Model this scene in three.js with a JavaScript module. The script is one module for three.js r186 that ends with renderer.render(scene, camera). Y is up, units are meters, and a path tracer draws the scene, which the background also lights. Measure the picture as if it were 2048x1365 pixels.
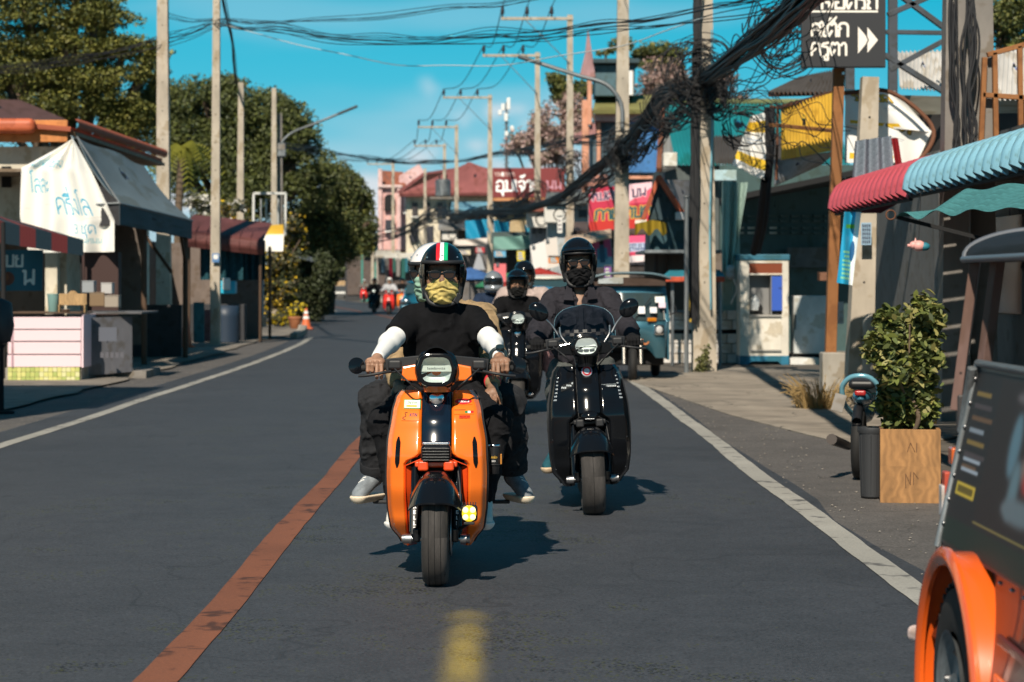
import * as THREE from 'three';
import { RoundedBoxGeometry } from 'three/addons/geometries/RoundedBoxGeometry.js';
import { mergeGeometries, mergeVertices, toCreasedNormals } from 'three/addons/utils/BufferGeometryUtils.js';

// ------------------------------------------------------------------ camera, sky, sun, exposure
const scene = new THREE.Scene();
const F = 4600, CX = 1005, CY = 565, EYE = 1.42;          // focal length and vanishing point in photo pixels, eye height
const camera = new THREE.PerspectiveCamera(2 * Math.atan(682.5 / F) * 180 / Math.PI, 2048 / 1365, 0.3, 3000);
camera.position.set(0, EYE, 0);
camera.setViewOffset(2048, 1365, 1024 - CX, 682.5 - CY, 2048, 1365);
camera.focus = 11.1; camera.userData.fStop = 4.9;
scene.add(camera);
const renderer = new THREE.WebGLRenderer();
renderer.toneMapping = THREE.LinearToneMapping;
renderer.toneMappingExposure = 1.18;
renderer.shadowMap.enabled = true;

const SUN = new THREE.Vector3(-0.152, 0.66, 0.735).normalize();
const sun = new THREE.DirectionalLight(new THREE.Color().setRGB(1, 0.90, 0.75), 5);
sun.position.copy(SUN).multiplyScalar(200); sun.target.position.set(0, 0, -40);
sun.position.add(sun.target.position);
sun.castShadow = true; sun.shadow.mapSize.set(4096, 4096); sun.shadow.radius = 1.2;
Object.assign(sun.shadow.camera, { left: -60, right: 60, top: 80, bottom: -80, near: 1, far: 500 });
scene.add(sun, sun.target);

const rnd = (s => () => { s |= 0; s = s + 0x6D2B79F5 | 0; let t = Math.imul(s ^ s >>> 15, 1 | s); t = t + Math.imul(t ^ t >>> 7, 61 | t) ^ t; return ((t ^ t >>> 14) >>> 0) / 4294967296; })(7);
const rr = (a, b) => a + (b - a) * rnd();
const { clamp, lerp, smoothstep } = THREE.MathUtils;
function h3(x, y, z) { let n = Math.imul(x, 374761393) + Math.imul(y, 668265263) + Math.imul(z, 2147483647 - 1274126177); n = Math.imul(n ^ n >>> 13, 1274126177); return ((n ^ n >>> 16) >>> 0) / 4294967296; }
function noise(x, y, z = 0) {
  const i = Math.floor(x), j = Math.floor(y), k = Math.floor(z), s = t => t * t * (3 - 2 * t);
  const u = s(x - i), v = s(y - j), w = s(z - k), L = (a, b, t) => a + (b - a) * t;
  return L(L(L(h3(i, j, k), h3(i + 1, j, k), u), L(h3(i, j + 1, k), h3(i + 1, j + 1, k), u), v), L(L(h3(i, j, k + 1), h3(i + 1, j, k + 1), u), L(h3(i, j + 1, k + 1), h3(i + 1, j + 1, k + 1), u), v), w) * 2 - 1;
}
const fbm = (x, y, z = 0, o = 4) => { let s = 0, a = .5; for (let i = 0; i < o; i++) { s += a * noise(x, y, z); x *= 2.03; y *= 2.03; z *= 2.03; a *= .5; } return s; };

{ // clear tropical sky: pale over the horizon, deep cyan above, a low bank of cumulus
  const W = 2048, H = 1024, d = new Float32Array(W * H * 4);
  const stops = [[-90, .10, .10, .10], [-1, .16, .16, .15], [0, .44, .55, .58], [1.6, .33, .52, .60], [3.2, .18, .49, .61], [5, .055, .44, .60], [7.5, .004, .385, .56], [14, .010, .19, .32], [40, .013, .082, .155], [90, .013, .065, .125]];
  for (let y = 0; y < H; y++) {
    const el = ((y + .5) / H - .5) * 180; let k = 1; while (k < stops.length - 1 && stops[k][0] < el) k++;
    const a = stops[k - 1], b = stops[k], t = clamp((el - a[0]) / (b[0] - a[0]), 0, 1);
    for (let x = 0; x < W; x++) {
      const o = (y * W + x) * 4, az = (x / W) * 360; let c = [1, 2, 3].map(i => lerp(a[i], b[i], t));
      if (el > 0 && el < 14) {
        const n = fbm(az * .9 + 31, el * 1.9, 3, 5), cl = smoothstep(n + .58 - Math.abs(el - 2.2) * .24, .34, .66) * .7;
        const wisp = smoothstep(fbm(az * .12, el * .9, 9, 4), .02, .45) * .16, m = clamp(cl + wisp, 0, .8);
        c = [lerp(c[0], .72, m), lerp(c[1], .70, m), lerp(c[2], .72, m)];
      }
      d[o] = c[0]; d[o + 1] = c[1]; d[o + 2] = c[2]; d[o + 3] = 1;
    }
  }
  const t = new THREE.DataTexture(d, W, H, THREE.RGBAFormat, THREE.FloatType);
  t.mapping = THREE.EquirectangularReflectionMapping; t.magFilter = THREE.LinearFilter; t.needsUpdate = true;
  scene.background = t; scene.environment = t;
}

// ------------------------------------------------------------------ helpers
const V = (x, y, z) => new THREE.Vector3(x, y, z);
const at = (px, py, D) => V((px - CX) / F * D, EYE - (py - CY) / F * D, -D);        // where the thing seen at a photo pixel stands, D metres down the road
const gx = (px, D) => (px - CX) / F * D, gy = (py, D) => EYE - (py - CY) / F * D, gd = py => EYE * F / (py - CY);
const rgb = (r, g, b) => new THREE.Color().setRGB(r, g, b);
const used = {};
const numbered = n => { used[n] = (used[n] || 0) + 1; return used[n] === 1 ? n : n + '_' + String(used[n] - 1).padStart(3, '0'); };
function tag(o, label, category, group) { o.userData = { label, category }; if (group) o.userData.group = group; return o; }
function thing(name, label, category, pos = [0, 0, 0], group, rotY = 0) {
  const g = new THREE.Group(); g.name = numbered(name); g.position.set(...(pos.isVector3 ? pos.toArray() : pos)); g.rotation.y = rotY; scene.add(g); return tag(g, label, category, group);
}
function part(name, geo, m, parent, label) {
  if (Array.isArray(geo)) geo = merge(geo);
  const o = new THREE.Mesh(geo, m); o.name = name; o.castShadow = o.receiveShadow = true; parent.add(o); if (label) o.userData.label = label; return o;
}
function struct(name, geo, m) { const o = part(numbered(name), geo, m, scene); o.userData.kind = 'structure'; return o; }
function dup(src, pos, label, rotY, group) { const c = src.clone(); c.name = numbered(src.name.replace(/_\d{3}$/, '')); scene.add(c); if (pos) c.position.set(...(pos.isVector3 ? pos.toArray() : pos)); if (rotY !== undefined) c.rotation.y = rotY; c.userData = { ...src.userData, label }; if (group) c.userData.group = group; return c; }
function merge(a) {
  a = a.flat().map(g => { if (g.index) g = g.toNonIndexed(); if (!g.attributes.uv) g.setAttribute('uv', new THREE.BufferAttribute(new Float32Array(g.attributes.position.count * 2), 2)); if (!g.attributes.normal) g.computeVertexNormals(); for (const k of Object.keys(g.attributes)) if (!['position', 'normal', 'uv'].includes(k)) g.deleteAttribute(k); return g; });
  return a.length === 1 ? a[0] : mergeGeometries(a);
}
function uvm(g) { // uv in metres from the dominant axis of the normal
  const p = g.attributes.position, n = g.attributes.normal, uv = new Float32Array(p.count * 2);
  for (let i = 0; i < p.count; i++) { const a = Math.abs(n.getX(i)), b = Math.abs(n.getY(i)), c = Math.abs(n.getZ(i)); const [u, v] = a >= b && a >= c ? [p.getZ(i), p.getY(i)] : b >= c ? [p.getX(i), p.getZ(i)] : [p.getX(i), p.getY(i)]; uv[i * 2] = u; uv[i * 2 + 1] = v; }
  g.setAttribute('uv', new THREE.BufferAttribute(uv, 2)); return g;
}
const xf = (g, x = 0, y = 0, z = 0, rx = 0, ry = 0, rz = 0) => { if (rx || ry || rz) g.applyMatrix4(new THREE.Matrix4().makeRotationFromEuler(new THREE.Euler(rx, ry, rz))); return g.translate(x, y, z); };
const bx = (w, h, d, x = 0, y = 0, z = 0, r = 0, rx = 0, ry = 0, rz = 0) => xf(uvm(r ? new RoundedBoxGeometry(w, h, d, 2, Math.min(r, w / 2.01, h / 2.01, d / 2.01)) : new THREE.BoxGeometry(w, h, d).toNonIndexed()), x, y, z, rx, ry, rz);
const v3 = p => p.isVector3 ? p : V(...p);
const tube = (pts, r, seg = 0, rad = 7) => { const c = new THREE.CatmullRomCurve3(pts.map(v3)); return new THREE.TubeGeometry(c, seg || (pts.length - 1) * 6, r, rad); };
function rod(a, b, r0, r1 = r0, n = 10) { a = v3(a); b = v3(b); const g = new THREE.CylinderGeometry(r1, r0, a.distanceTo(b), n); const m = new THREE.Matrix4().makeRotationFromQuaternion(new THREE.Quaternion().setFromUnitVectors(V(0, 1, 0), b.clone().sub(a).normalize())); return g.applyMatrix4(m).translate((a.x + b.x) / 2, (a.y + b.y) / 2, (a.z + b.z) / 2); }
function bar(a, b, w, h) { a = v3(a); b = v3(b); const L = a.distanceTo(b), g = uvm(new RoundedBoxGeometry(w, h, L, 1, Math.min(w, h) * .1)); const o = new THREE.Object3D(); o.position.copy(a).lerp(b, .5); o.lookAt(b); o.updateMatrix(); return g.applyMatrix4(o.matrix); }
function grid(fn, nu, nv) {
  const p = [], uv = [], ix = [];
  for (let j = 0; j <= nv; j++) for (let i = 0; i <= nu; i++) { const q = fn(i / nu, j / nv); p.push(q[0], q[1], q[2]); uv.push(i / nu, j / nv); }
  for (let j = 0; j < nv; j++) for (let i = 0; i < nu; i++) { const a = j * (nu + 1) + i, b = a + nu + 1; ix.push(a, a + 1, b, b, a + 1, b + 1); }
  const g = new THREE.BufferGeometry(); g.setAttribute('position', new THREE.Float32BufferAttribute(p, 3)); g.setAttribute('uv', new THREE.Float32BufferAttribute(uv, 2)); g.setIndex(ix); g.computeVertexNormals(); return g;
}
function shell(fn, nu, nv, off = [0, 0, -.01]) { // a sheet with thickness
  const f2 = (u, v) => { const q = fn(u, v), o = typeof off === 'function' ? off(u, v) : off; return [q[0] + o[0], q[1] + o[1], q[2] + o[2]]; };
  const rim = (a) => grid((u, v) => { const q = a(u); return v ? f2(...q) : fn(...q); }, Math.max(nu, nv), 1);
  return merge([grid(fn, nu, nv), grid((u, v) => f2(1 - u, v), nu, nv), rim(u => [1 - u, 0]), rim(u => [u, 1]), rim(u => [0, u]), rim(u => [1, 1 - u])]);
}
const quadSheet = (a, b, c, d, t = .01, nu = 8, nv = 8, bend) => { // a,b bottom left/right; d,c top left/right
  a = v3(a); b = v3(b); c = v3(c); d = v3(d); const n = b.clone().sub(a).cross(d.clone().sub(a)).normalize();
  return shell((u, v) => { const p = a.clone().lerp(b, u).lerp(d.clone().lerp(c, u), v); if (bend) { p.addScaledVector(n, bend(u, v)); } return p.toArray(); }, nu, nv, n.clone().multiplyScalar(-t).toArray());
};
function extr(pts, depth, bev = 0, holes) {
  const s = pts.isShape ? pts : new THREE.Shape(pts.map(p => new THREE.Vector2(...p))); if (holes) for (const h of holes) s.holes.push(new THREE.Path(h.map(p => new THREE.Vector2(...p))));
  return uvm(new THREE.ExtrudeGeometry(s, { depth, bevelEnabled: bev > 0, bevelSize: bev, bevelThickness: bev, bevelSegments: 2, curveSegments: 10 }));
}
const rhex = (w, h, cx, n = 6) => { // rounded hexagon outline
  const c = [[-w, 0], [-w * cx, h], [w * cx, h], [w, 0], [w * cx, -h], [-w * cx, -h]], o = [];
  c.forEach((p, i) => { const a = c[(i + 5) % 6], b = c[(i + 1) % 6], k = .35, A = [lerp(p[0], a[0], k), lerp(p[1], a[1], k)], B = [lerp(p[0], b[0], k), lerp(p[1], b[1], k)]; for (let t = 0; t <= n; t++) { const s = t / n; o.push([0, 1].map(j => (1 - s) ** 2 * A[j] + 2 * s * (1 - s) * p[j] + s * s * B[j])); } }); return o;
};
const lathe = (pts, n = 24) => new THREE.LatheGeometry(pts.map(p => new THREE.Vector2(...p)), n);
const tab = (t, y) => { if (y <= t[0][0]) return t[0][1]; for (let i = 1; i < t.length; i++) if (y <= t[i][0]) { const s = (y - t[i - 1][0]) / (t[i][0] - t[i - 1][0]); return lerp(t[i - 1][1], t[i][1], s * s * (3 - 2 * s) * .6 + s * .4); } return t[t.length - 1][1]; };

// signed distance fields, meshed with surface nets
function sdfMesh(f, lo, hi, cell) {
  const n = [0, 1, 2].map(i => Math.ceil((hi[i] - lo[i]) / cell) + 1), [nx, ny, nz] = n, d = new Float32Array(nx * ny * nz), I = (x, y, z) => x + nx * (y + ny * z);
  for (let z = 0; z < nz; z++) for (let y = 0; y < ny; y++) for (let x = 0; x < nx; x++) d[I(x, y, z)] = f(lo[0] + x * cell, lo[1] + y * cell, lo[2] + z * cell);
  const id = new Int32Array(nx * ny * nz).fill(-1), P = [], N = [], X = [];
  for (let z = 0; z < nz - 1; z++) for (let y = 0; y < ny - 1; y++) for (let x = 0; x < nx - 1; x++) {
    let c = 0, sx = 0, sy = 0, sz = 0; const v = [];
    for (let k = 0; k < 8; k++) v.push(d[I(x + (k & 1), y + (k >> 1 & 1), z + (k >> 2))]);
    let pos = 0; for (const q of v) if (q > 0) pos++; if (pos === 0 || pos === 8) continue;
    for (let a = 0; a < 8; a++) for (const b of [1, 2, 4]) if (!(a & b)) { const p = v[a], q = v[a | b]; if ((p > 0) !== (q > 0)) { const t = p / (p - q); c++; sx += (a & 1) + (b === 1 ? t : 0); sy += (a >> 1 & 1) + (b === 2 ? t : 0); sz += (a >> 2) + (b === 4 ? t : 0); } }
    id[I(x, y, z)] = P.length / 3; P.push(lo[0] + (x + sx / c) * cell, lo[1] + (y + sy / c) * cell, lo[2] + (z + sz / c) * cell);
    const g = [v[1] + v[3] + v[5] + v[7] - v[0] - v[2] - v[4] - v[6], v[2] + v[3] + v[6] + v[7] - v[0] - v[1] - v[4] - v[5], v[4] + v[5] + v[6] + v[7] - v[0] - v[1] - v[2] - v[3]], l = Math.hypot(...g) || 1; N.push(g[0] / l, g[1] / l, g[2] / l);
  }
  const q = (a, b, c, e, fl) => { if (a < 0 || b < 0 || c < 0 || e < 0) return; fl ? X.push(a, b, c, a, c, e) : X.push(a, c, b, a, e, c); };
  for (let z = 1; z < nz - 1; z++) for (let y = 1; y < ny - 1; y++) for (let x = 1; x < nx - 1; x++) {
    const a = d[I(x, y, z)] > 0;
    if (a !== (d[I(x + 1, y, z)] > 0)) q(id[I(x, y - 1, z - 1)], id[I(x, y, z - 1)], id[I(x, y, z)], id[I(x, y - 1, z)], !a);
    if (a !== (d[I(x, y + 1, z)] > 0)) q(id[I(x - 1, y, z - 1)], id[I(x - 1, y, z)], id[I(x, y, z)], id[I(x, y, z - 1)], !a);
    if (a !== (d[I(x, y, z + 1)] > 0)) q(id[I(x - 1, y - 1, z)], id[I(x, y - 1, z)], id[I(x, y, z)], id[I(x - 1, y, z)], !a);
  }
  const g = new THREE.BufferGeometry(); g.setAttribute('position', new THREE.Float32BufferAttribute(P, 3)); g.setAttribute('normal', new THREE.Float32BufferAttribute(N, 3)); g.setIndex(X);
  g.setAttribute('uv', new THREE.BufferAttribute(new Float32Array(P.length / 3 * 2), 2)); return uvm(g);
}
const cap = (a, b, r0, r1) => { const dx = b[0] - a[0], dy = b[1] - a[1], dz = b[2] - a[2], L = dx * dx + dy * dy + dz * dz || 1e-9; return (x, y, z) => { const px = x - a[0], py = y - a[1], pz = z - a[2], t = clamp((px * dx + py * dy + pz * dz) / L, 0, 1); return Math.hypot(px - dx * t, py - dy * t, pz - dz * t) - (r0 + (r1 - r0) * t); }; };
const ell = (c, r) => (x, y, z) => { const a = (x - c[0]) / r[0], b = (y - c[1]) / r[1], e = (z - c[2]) / r[2], k = Math.hypot(a, b, e); return (k - 1) * Math.min(...r) * (k < 1 ? 1 : 1); };
const smin = (a, b, k) => { const h = clamp(.5 + .5 * (b - a) / k, 0, 1); return lerp(b, a, h) - k * h * (1 - h); };
const uni = (fs, k = .03) => (x, y, z) => { let d = fs[0](x, y, z); for (let i = 1; i < fs.length; i++) d = smin(d, fs[i](x, y, z), k); return d; };

// ------------------------------------------------------------------ textures and materials
function tex(n, fn, rep = 1, srgb = true) { // fn(u,v) -> [r,g,b] 0..255, tiles by construction of the caller
  const d = new Uint8Array(n * n * 4); for (let y = 0; y < n; y++) for (let x = 0; x < n; x++) { const c = fn(x / n, y / n, x, y), o = (y * n + x) * 4; d[o] = c[0]; d[o + 1] = c[1]; d[o + 2] = c[2]; d[o + 3] = 255; }
  const t = new THREE.DataTexture(d, n, n); t.wrapS = t.wrapT = THREE.RepeatWrapping; t.magFilter = THREE.LinearFilter; if (srgb) t.colorSpace = THREE.SRGBColorSpace; t.repeat.set(rep, rep); t.needsUpdate = true; return t;
}
const tn = (u, v, f, s = 0, o = 4) => { // tiling noise
  const a = fbm(u * f, v * f, s, o), b = fbm((u - 1) * f, v * f, s, o), c = fbm(u * f, (v - 1) * f, s, o), d = fbm((u - 1) * f, (v - 1) * f, s, o); const w = t => t * t * (3 - 2 * t); return lerp(lerp(a, b, w(u)), lerp(c, d, w(u)), w(v)) * 1.3;
};
const canv = (w, h, draw) => { const c = document.createElement('canvas'); c.width = w; c.height = h; const x = c.getContext('2d'); draw(x, w, h); const t = new THREE.CanvasTexture(c); t.colorSpace = THREE.SRGBColorSpace; t.anisotropy = 4; return t; };
const M = (r, g, b, rough = .7, o = {}) => new THREE.MeshPhysicalMaterial({ color: rgb(r, g, b), roughness: rough, side: THREE.DoubleSide, ...o });
const grain = tex(256, (u, v) => { const k = 190 + 70 * tn(u, v, 5, 1) + 40 * tn(u, v, 30, 2) + (rnd() - .5) * 26; return [k, k, k]; }, .7);       // uneven, weathered surface; multiplied into a colour
const grainB = tex(256, (u, v) => { const k = 128 + 60 * tn(u, v, 14, 5) + 50 * tn(u, v, 50, 6); return [k, k, k]; }, .9, false);
const dirt = tex(512, (u, v) => { const s = tn(u, v, 6, 21), q = tn(u, v * .35, 26, 22); let k = 236 + 26 * s + 22 * q; const st = smoothstep(tn(u, v, 23, 24) + q * .6, .1, .6); k *= 1 - .13 * st; return [k, k * (1 - .03 * st), k * (1 - .08 * st)]; }, .35);
const cloth = tex(256, (u, v, x, y) => { const k = 205 + 25 * ((x + y) % 4 < 2 ? 1 : -1) * .5 + 36 * tn(u, v, 8, 31) + (rnd() - .5) * 26; return [k, k, k]; }, 5);
const clothB = tex(128, (u, v, x, y) => { const k = 128 + 60 * Math.sin(x * Math.PI / 2) * Math.sin(y * Math.PI / 2) + (rnd() - .5) * 50; return [k, k, k]; }, 12, false);
const W_ = (r, g, b, rough = .8, o = {}) => M(r, g, b, rough, { map: dirt, bumpMap: grainB, bumpScale: .002, ...o });  // weathered paint, plaster
const C_ = (r, g, b, o = {}) => M(r, g, b, .92, { map: cloth, bumpMap: clothB, bumpScale: .0006, specularIntensity: .3, ...o }); // cloth
const m = {
  black: M(.012, .012, .014, .45), gloss: M(.005, .006, .008, .14, { specularIntensity: .3, clearcoat: .5, clearcoatRoughness: .05 }), rubber: M(.022, .021, .021, .78, { map: grain, bumpMap: grainB, bumpScale: .001 }), plast: M(.016, .016, .018, .55, { bumpMap: grainB, bumpScale: .0005 }),
  tyre: M(.085, .076, .072, .85, { map: grain, bumpMap: grainB, bumpScale: .001 }), chrome: M(.78, .78, .8, .13, { metalness: 1 }), steel: M(.42, .42, .43, .38, { metalness: 1 }), galv: M(.34, .37, .39, .55, { metalness: .5, map: grain }), dark: M(.012, .012, .013, .9),
  glass: M(.9, .95, .97, .03, { transmission: 1, thickness: 0, ior: 1.4 }), tint: M(.35, .5, .6, .04, { transmission: 1, thickness: 0 }), lens: M(.03, .018, .014, .16, { specularIntensity: .5 }),
  skin: M(.50, .27, .17, .55, { map: grain }), white: M(.78, .76, .73, .45), cream: W_(.70, .64, .52),
  conc: W_(.36, .33, .285, .9), concD: W_(.24, .22, .20, .9), pole: W_(.50, .435, .35, .88), wire: M(.010, .010, .012, .6), wireLt: M(.55, .6, .6, .6), rust: W_(.16, .062, .03, .8), rustO: W_(.30, .12, .035, .75),
  wood: null,
};
const woodT = tex(512, (u, v) => { const g = Math.sin((u * 34 + 5 * tn(u, v, 4, 41)) * 3.1) * 12 + 30 * tn(u, v * .25, 22, 42); const k = 205 + g + (rnd() - .5) * 16; return [k, k * .97, k * .92]; }, 1.1);
const WD = (r, g, b, o = {}) => M(r, g, b, .75, { map: woodT, bumpMap: woodT, bumpScale: .001, ...o });
m.wood = WD(.42, .24, .11); m.woodD = WD(.14, .085, .055);
// Thai lettering drawn as strokes: [advance, path]; marks have no advance and hang on the letter before
const TH = { 'ก': [.9, 'M.08 1V.55L.2 .42L.08 .28Q.12 0 .43 0Q.78 0 .78 .35V1'], 'ค': [.9, 'M.08 1V.35Q.08 0 .43 0Q.78 0 .78 .35V1M.08 .75L.4 .5'], 'ต': [.9, 'M.2 1Q0 .7 .08 .35Q.14 0 .28 0L.43 .14L.58 0Q.78 .02 .78 .35V1M.2 1L.42 .62'], 'ร': [.68, 'M.08 .2Q.12 .02 .3 .06L.52 0M.08 .28L.4 .34Q.54 .38 .54 .6V1H.38'], 'ส': [.9, 'M.1 .22Q.3 -.08 .6 .12Q.76 .25 .76 .5V1M.76 .62Q.3 .3 .1 .62V.9Q.1 1 .26 1M.6 .12L.86 -.1'], 'เ': [.32, 'M.1 0V.9Q.1 1 .24 1'], 'า': [.58, 'M.06 .2Q.2 -.05 .38 .06Q.46 .14 .46 .4V1'], 'โ': [.45, 'M.2 1V-.25Q.2 -.4 .05 -.4Q.2 -.6 .42 -.52'], 'ล': [.9, 'M.1 .22Q.4 -.12 .66 .14Q.76 .26 .76 1M.76 .62Q.35 .34 .1 .62V.9Q.1 1 .26 1'], 'ะ': [.5, 'M.06 .2Q.06 .42 .22 .4L.42 .22M.06 .7Q.06 .92 .22 .9L.42 .72'], 'ท': [.95, 'M.05 .06H.16V1L.55 .12Q.8 -.05 .8 .35V1'], 'จ': [.78, 'M.08 .18Q.64 -.2 .64 .42Q.64 .85 .42 1L.36 .55H.16'], 'อ': [.86, 'M.1 .22Q.3 -.08 .6 .08Q.74 .18 .74 .4V1H.1V.55H.28'], 'ด': [.9, 'M.2 1Q0 .7 .08 .35Q.16 0 .43 0Q.78 0 .78 .35V1M.2 1L.42 .6'], 'ถ': [.9, 'M.26 1H.1V.7L.22 .52L.08 .34Q.14 0 .43 0Q.78 0 .78 .35V1'], 'ช': [.9, 'M.08 .14H.24L.18 .5V1H.62V.5L.5 .34L.82 -.04'], 'ม': [.92, 'M.06 .06H.2V1H.06M.2 .98H.76V0'], 'น': [.95, 'M.06 .06H.2V1M.2 .86L.6 .7L.8 .98V0'], 'ห': [.95, 'M.06 .06H.2V1M.2 .7Q.4 .1 .62 .08Q.8 .2 .6 .34Q.8 .4 .8 1'], 'บ': [.88, 'M.06 .06H.18V1H.74V0'], 'ง': [.7, 'M.3 .06Q.56 0 .56 .4V1L.06 .6'], 'ย': [.85, 'M.2 .06Q0 .1 .12 .32H.3Q.1 .36 .12 .6V1H.7V0'], 'ว': [.66, 'M.06 .2Q.3 -.1 .5 .14Q.56 .3 .56 1'], 'ข': [.8, 'M.08 .1H.22L.16 .3L.3 .4V1H.68V0'],
  'ี': [0, 'M-.78 -.14Q-.5 -.44 -.16 -.14H-.78M-.16 -.14V-.42'], 'ึ': [0, 'M-.78 -.14Q-.5 -.44 -.16 -.14H-.78M-.18 -.36L-.14 -.3'], 'ิ': [0, 'M-.78 -.14Q-.5 -.44 -.16 -.14H-.78'], '่': [0, 'M-.22 -.5V-.72'], '้': [0, 'M-.5 -.34Q-.36 -.52 -.34 -.3L-.14 -.5'], '็': [0, 'M-.68 -.2Q-.66 -.46 -.42 -.3H-.28L-.16 -.46M-.5 -.16H-.3'], 'ุ': [0, 'M-.3 1.16H-.18V1.42'], 'ู': [0, 'M-.56 1.16H-.44V1.4H-.16V1.14'], 'ั': [0, 'M-.6 -.3Q-.5 -.12 -.3 -.22L-.1 -.42'], ' ': [.4, ''], '3': [.7, 'M.08 .06Q.56 -.1 .56 .22Q.56 .46 .26 .46Q.6 .48 .6 .74Q.6 1.1 .08 .94'] };
function thai(x, s, X, Y, size, color, w = .16, outline) {
  for (const pass of outline ? [1, 0] : [0]) { x.save(); x.translate(X, Y); x.scale(size, size); x.lineJoin = x.lineCap = 'round'; x.strokeStyle = pass ? outline : color; x.lineWidth = pass ? w + .14 : w; for (const ch of s) { const g = TH[ch] || TH['น']; if (g[1]) x.stroke(new Path2D(g[1])); x.translate(g[0], 0); } x.restore(); }
}
// ------------------------------------------------------------------ ground, road, markings
const bend = D => D < 35 ? 0 : D < 100 ? -.001 * (D - 35) ** 2 : -4.225 - .13 * (D - 100);
function strip(x0, x1, d0, d1, y, n = 90, nu = 2, follow = true) { // a band lying along the street
  const g = grid((u, v) => { const D = d0 * Math.pow(d1 / d0, v), b = follow ? bend(D) : 0, a = typeof x0 === 'function' ? x0(D) : x0, c = typeof x1 === 'function' ? x1(D) : x1; return [lerp(a, c, u) + b, y, -D]; }, nu, n);
  return uvm(g);
}
const asphT = tex(1024, (u, v, x, y) => { const big = tn(u, v, 3, 51, 3), mid = tn(u, v, 14, 52, 2); const fine = tn(u, v, 60, 54, 1), cr = Math.abs(tn(u, v, 7, 55, 2) + .25 * tn(u, v, 31, 56, 1)); let k = 206 + 22 * big + 20 * mid + 20 * fine + (rnd() - .5) * 70; if (rnd() < .006) k += 60; if (rnd() < .02) k -= 50; if (cr < .005) k *= .86; return [k, k, k * 1.01]; }, .135);
const asphB = tex(512, (u, v) => { const k = 128 + (rnd() - .5) * 150 + 40 * tn(u, v, 60, 53); return [k, k, k]; }, 1.1, false);
const asph = M(.066, .070, .080, .70, { map: asphT, bumpMap: asphB, bumpScale: .0022 });
const asph2 = M(.165, .150, .138, .86, { map: asphT, bumpMap: asphB, bumpScale: .003 });
const concT = tex(1024, (u, v) => { const a = tn(u, v, 4, 61), b = tn(u, v, 18, 62), c = Math.abs(tn(u, v, 5, 63)); let k = 196 + 50 * a + 34 * b + (rnd() - .5) * 30; if (c < .012) k *= .62; return [k, k * .985, k * .96]; }, .22);
const apron = M(.50, .44, .375, .9, { map: concT, bumpMap: grainB, bumpScale: .006 });
const soil = M(.19, .165, .14, .95, { map: concT, bumpMap: grainB, bumpScale: .008 });
const lineT = tex(1024, (u, v) => { const w = smoothstep(tn(u, v, 40, 71, 2) + .7 * tn(u, v, 150, 72, 1) + .5 * tn(u, v, 7, 74, 2), .18, .75), k = 222 + 30 * tn(u, v, 9, 73, 2) + (rnd() - .5) * 36; return [k * (1 - .4 * w), k * (1 - .4 * w), k * (1 - .38 * w)]; }, .21);
const lineM = M(.44, .42, .375, .75, { map: lineT, bumpMap: asphB, bumpScale: .001 }), lineO = M(.27, .092, .042, .75, { map: lineT, bumpMap: asphB, bumpScale: .001 });
struct('ground', uvm(new THREE.PlaneGeometry(1600, 1700).rotateX(-Math.PI / 2)).translate(0, 0, -700), soil);
struct('road', strip(-4.75, D => D < 36 ? 2.02 + .05 * noise(D * .8, 7) : 2.2, 1.5, 420, .004, 120, 4), asph);
struct('shoulder', strip(1.9, D => 3.0 + .35 * noise(D * .4, 3), 1.5, 36, .002, 60, 2), asph2);
struct('shoulder', strip(D => -5.5 + .12 * noise(D * .6, 1), -4.75, 1.5, 70, .004, 60, 2), asph2);
const wob = (s, a) => D => a + .018 * noise(D * .55, s) + .006 * noise(D * 3, s);
struct('edge_line', strip(wob(3, 1.81), wob(3.3, 1.96), 3, 33.5, .008, 140, 2), lineM);
struct('edge_line', strip(wob(5, -4.40), wob(5.2, -4.26), 3, 59, .008, 140, 2), lineM);
struct('centre_line', strip(wob(7, -1.31), wob(7.3, -1.15), 3, 200, .008, 160, 2), lineO);
{ // loose gravel and grit along the road edges
  const q = []; for (let i = 0; i < 900; i++) { const right = rnd() < .7, D = rr(9, 40), x = right ? 2.0 + Math.pow(rnd(), 1.6) * 1.6 : -4.75 - Math.pow(rnd(), 1.6) * 1.1, s = rr(.002, .009); q.push(new THREE.IcosahedronGeometry(s, 0).scale(1, .6, rr(.7, 1.3)).rotateY(rnd() * 6).translate(x, (right && D > 24 ? .012 : .006) + s * .3, -D)); }
  const g = part('gravel', q, M(.24, .215, .19, .9), scene); g.userData = { kind: 'stuff', label: 'loose gravel and grit scattered along the road edges', category: 'gravel' };
}
struct('crossing_line', strip(-4.2, -2.2, 112, 116, .008, 2, 2), lineM);
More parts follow.
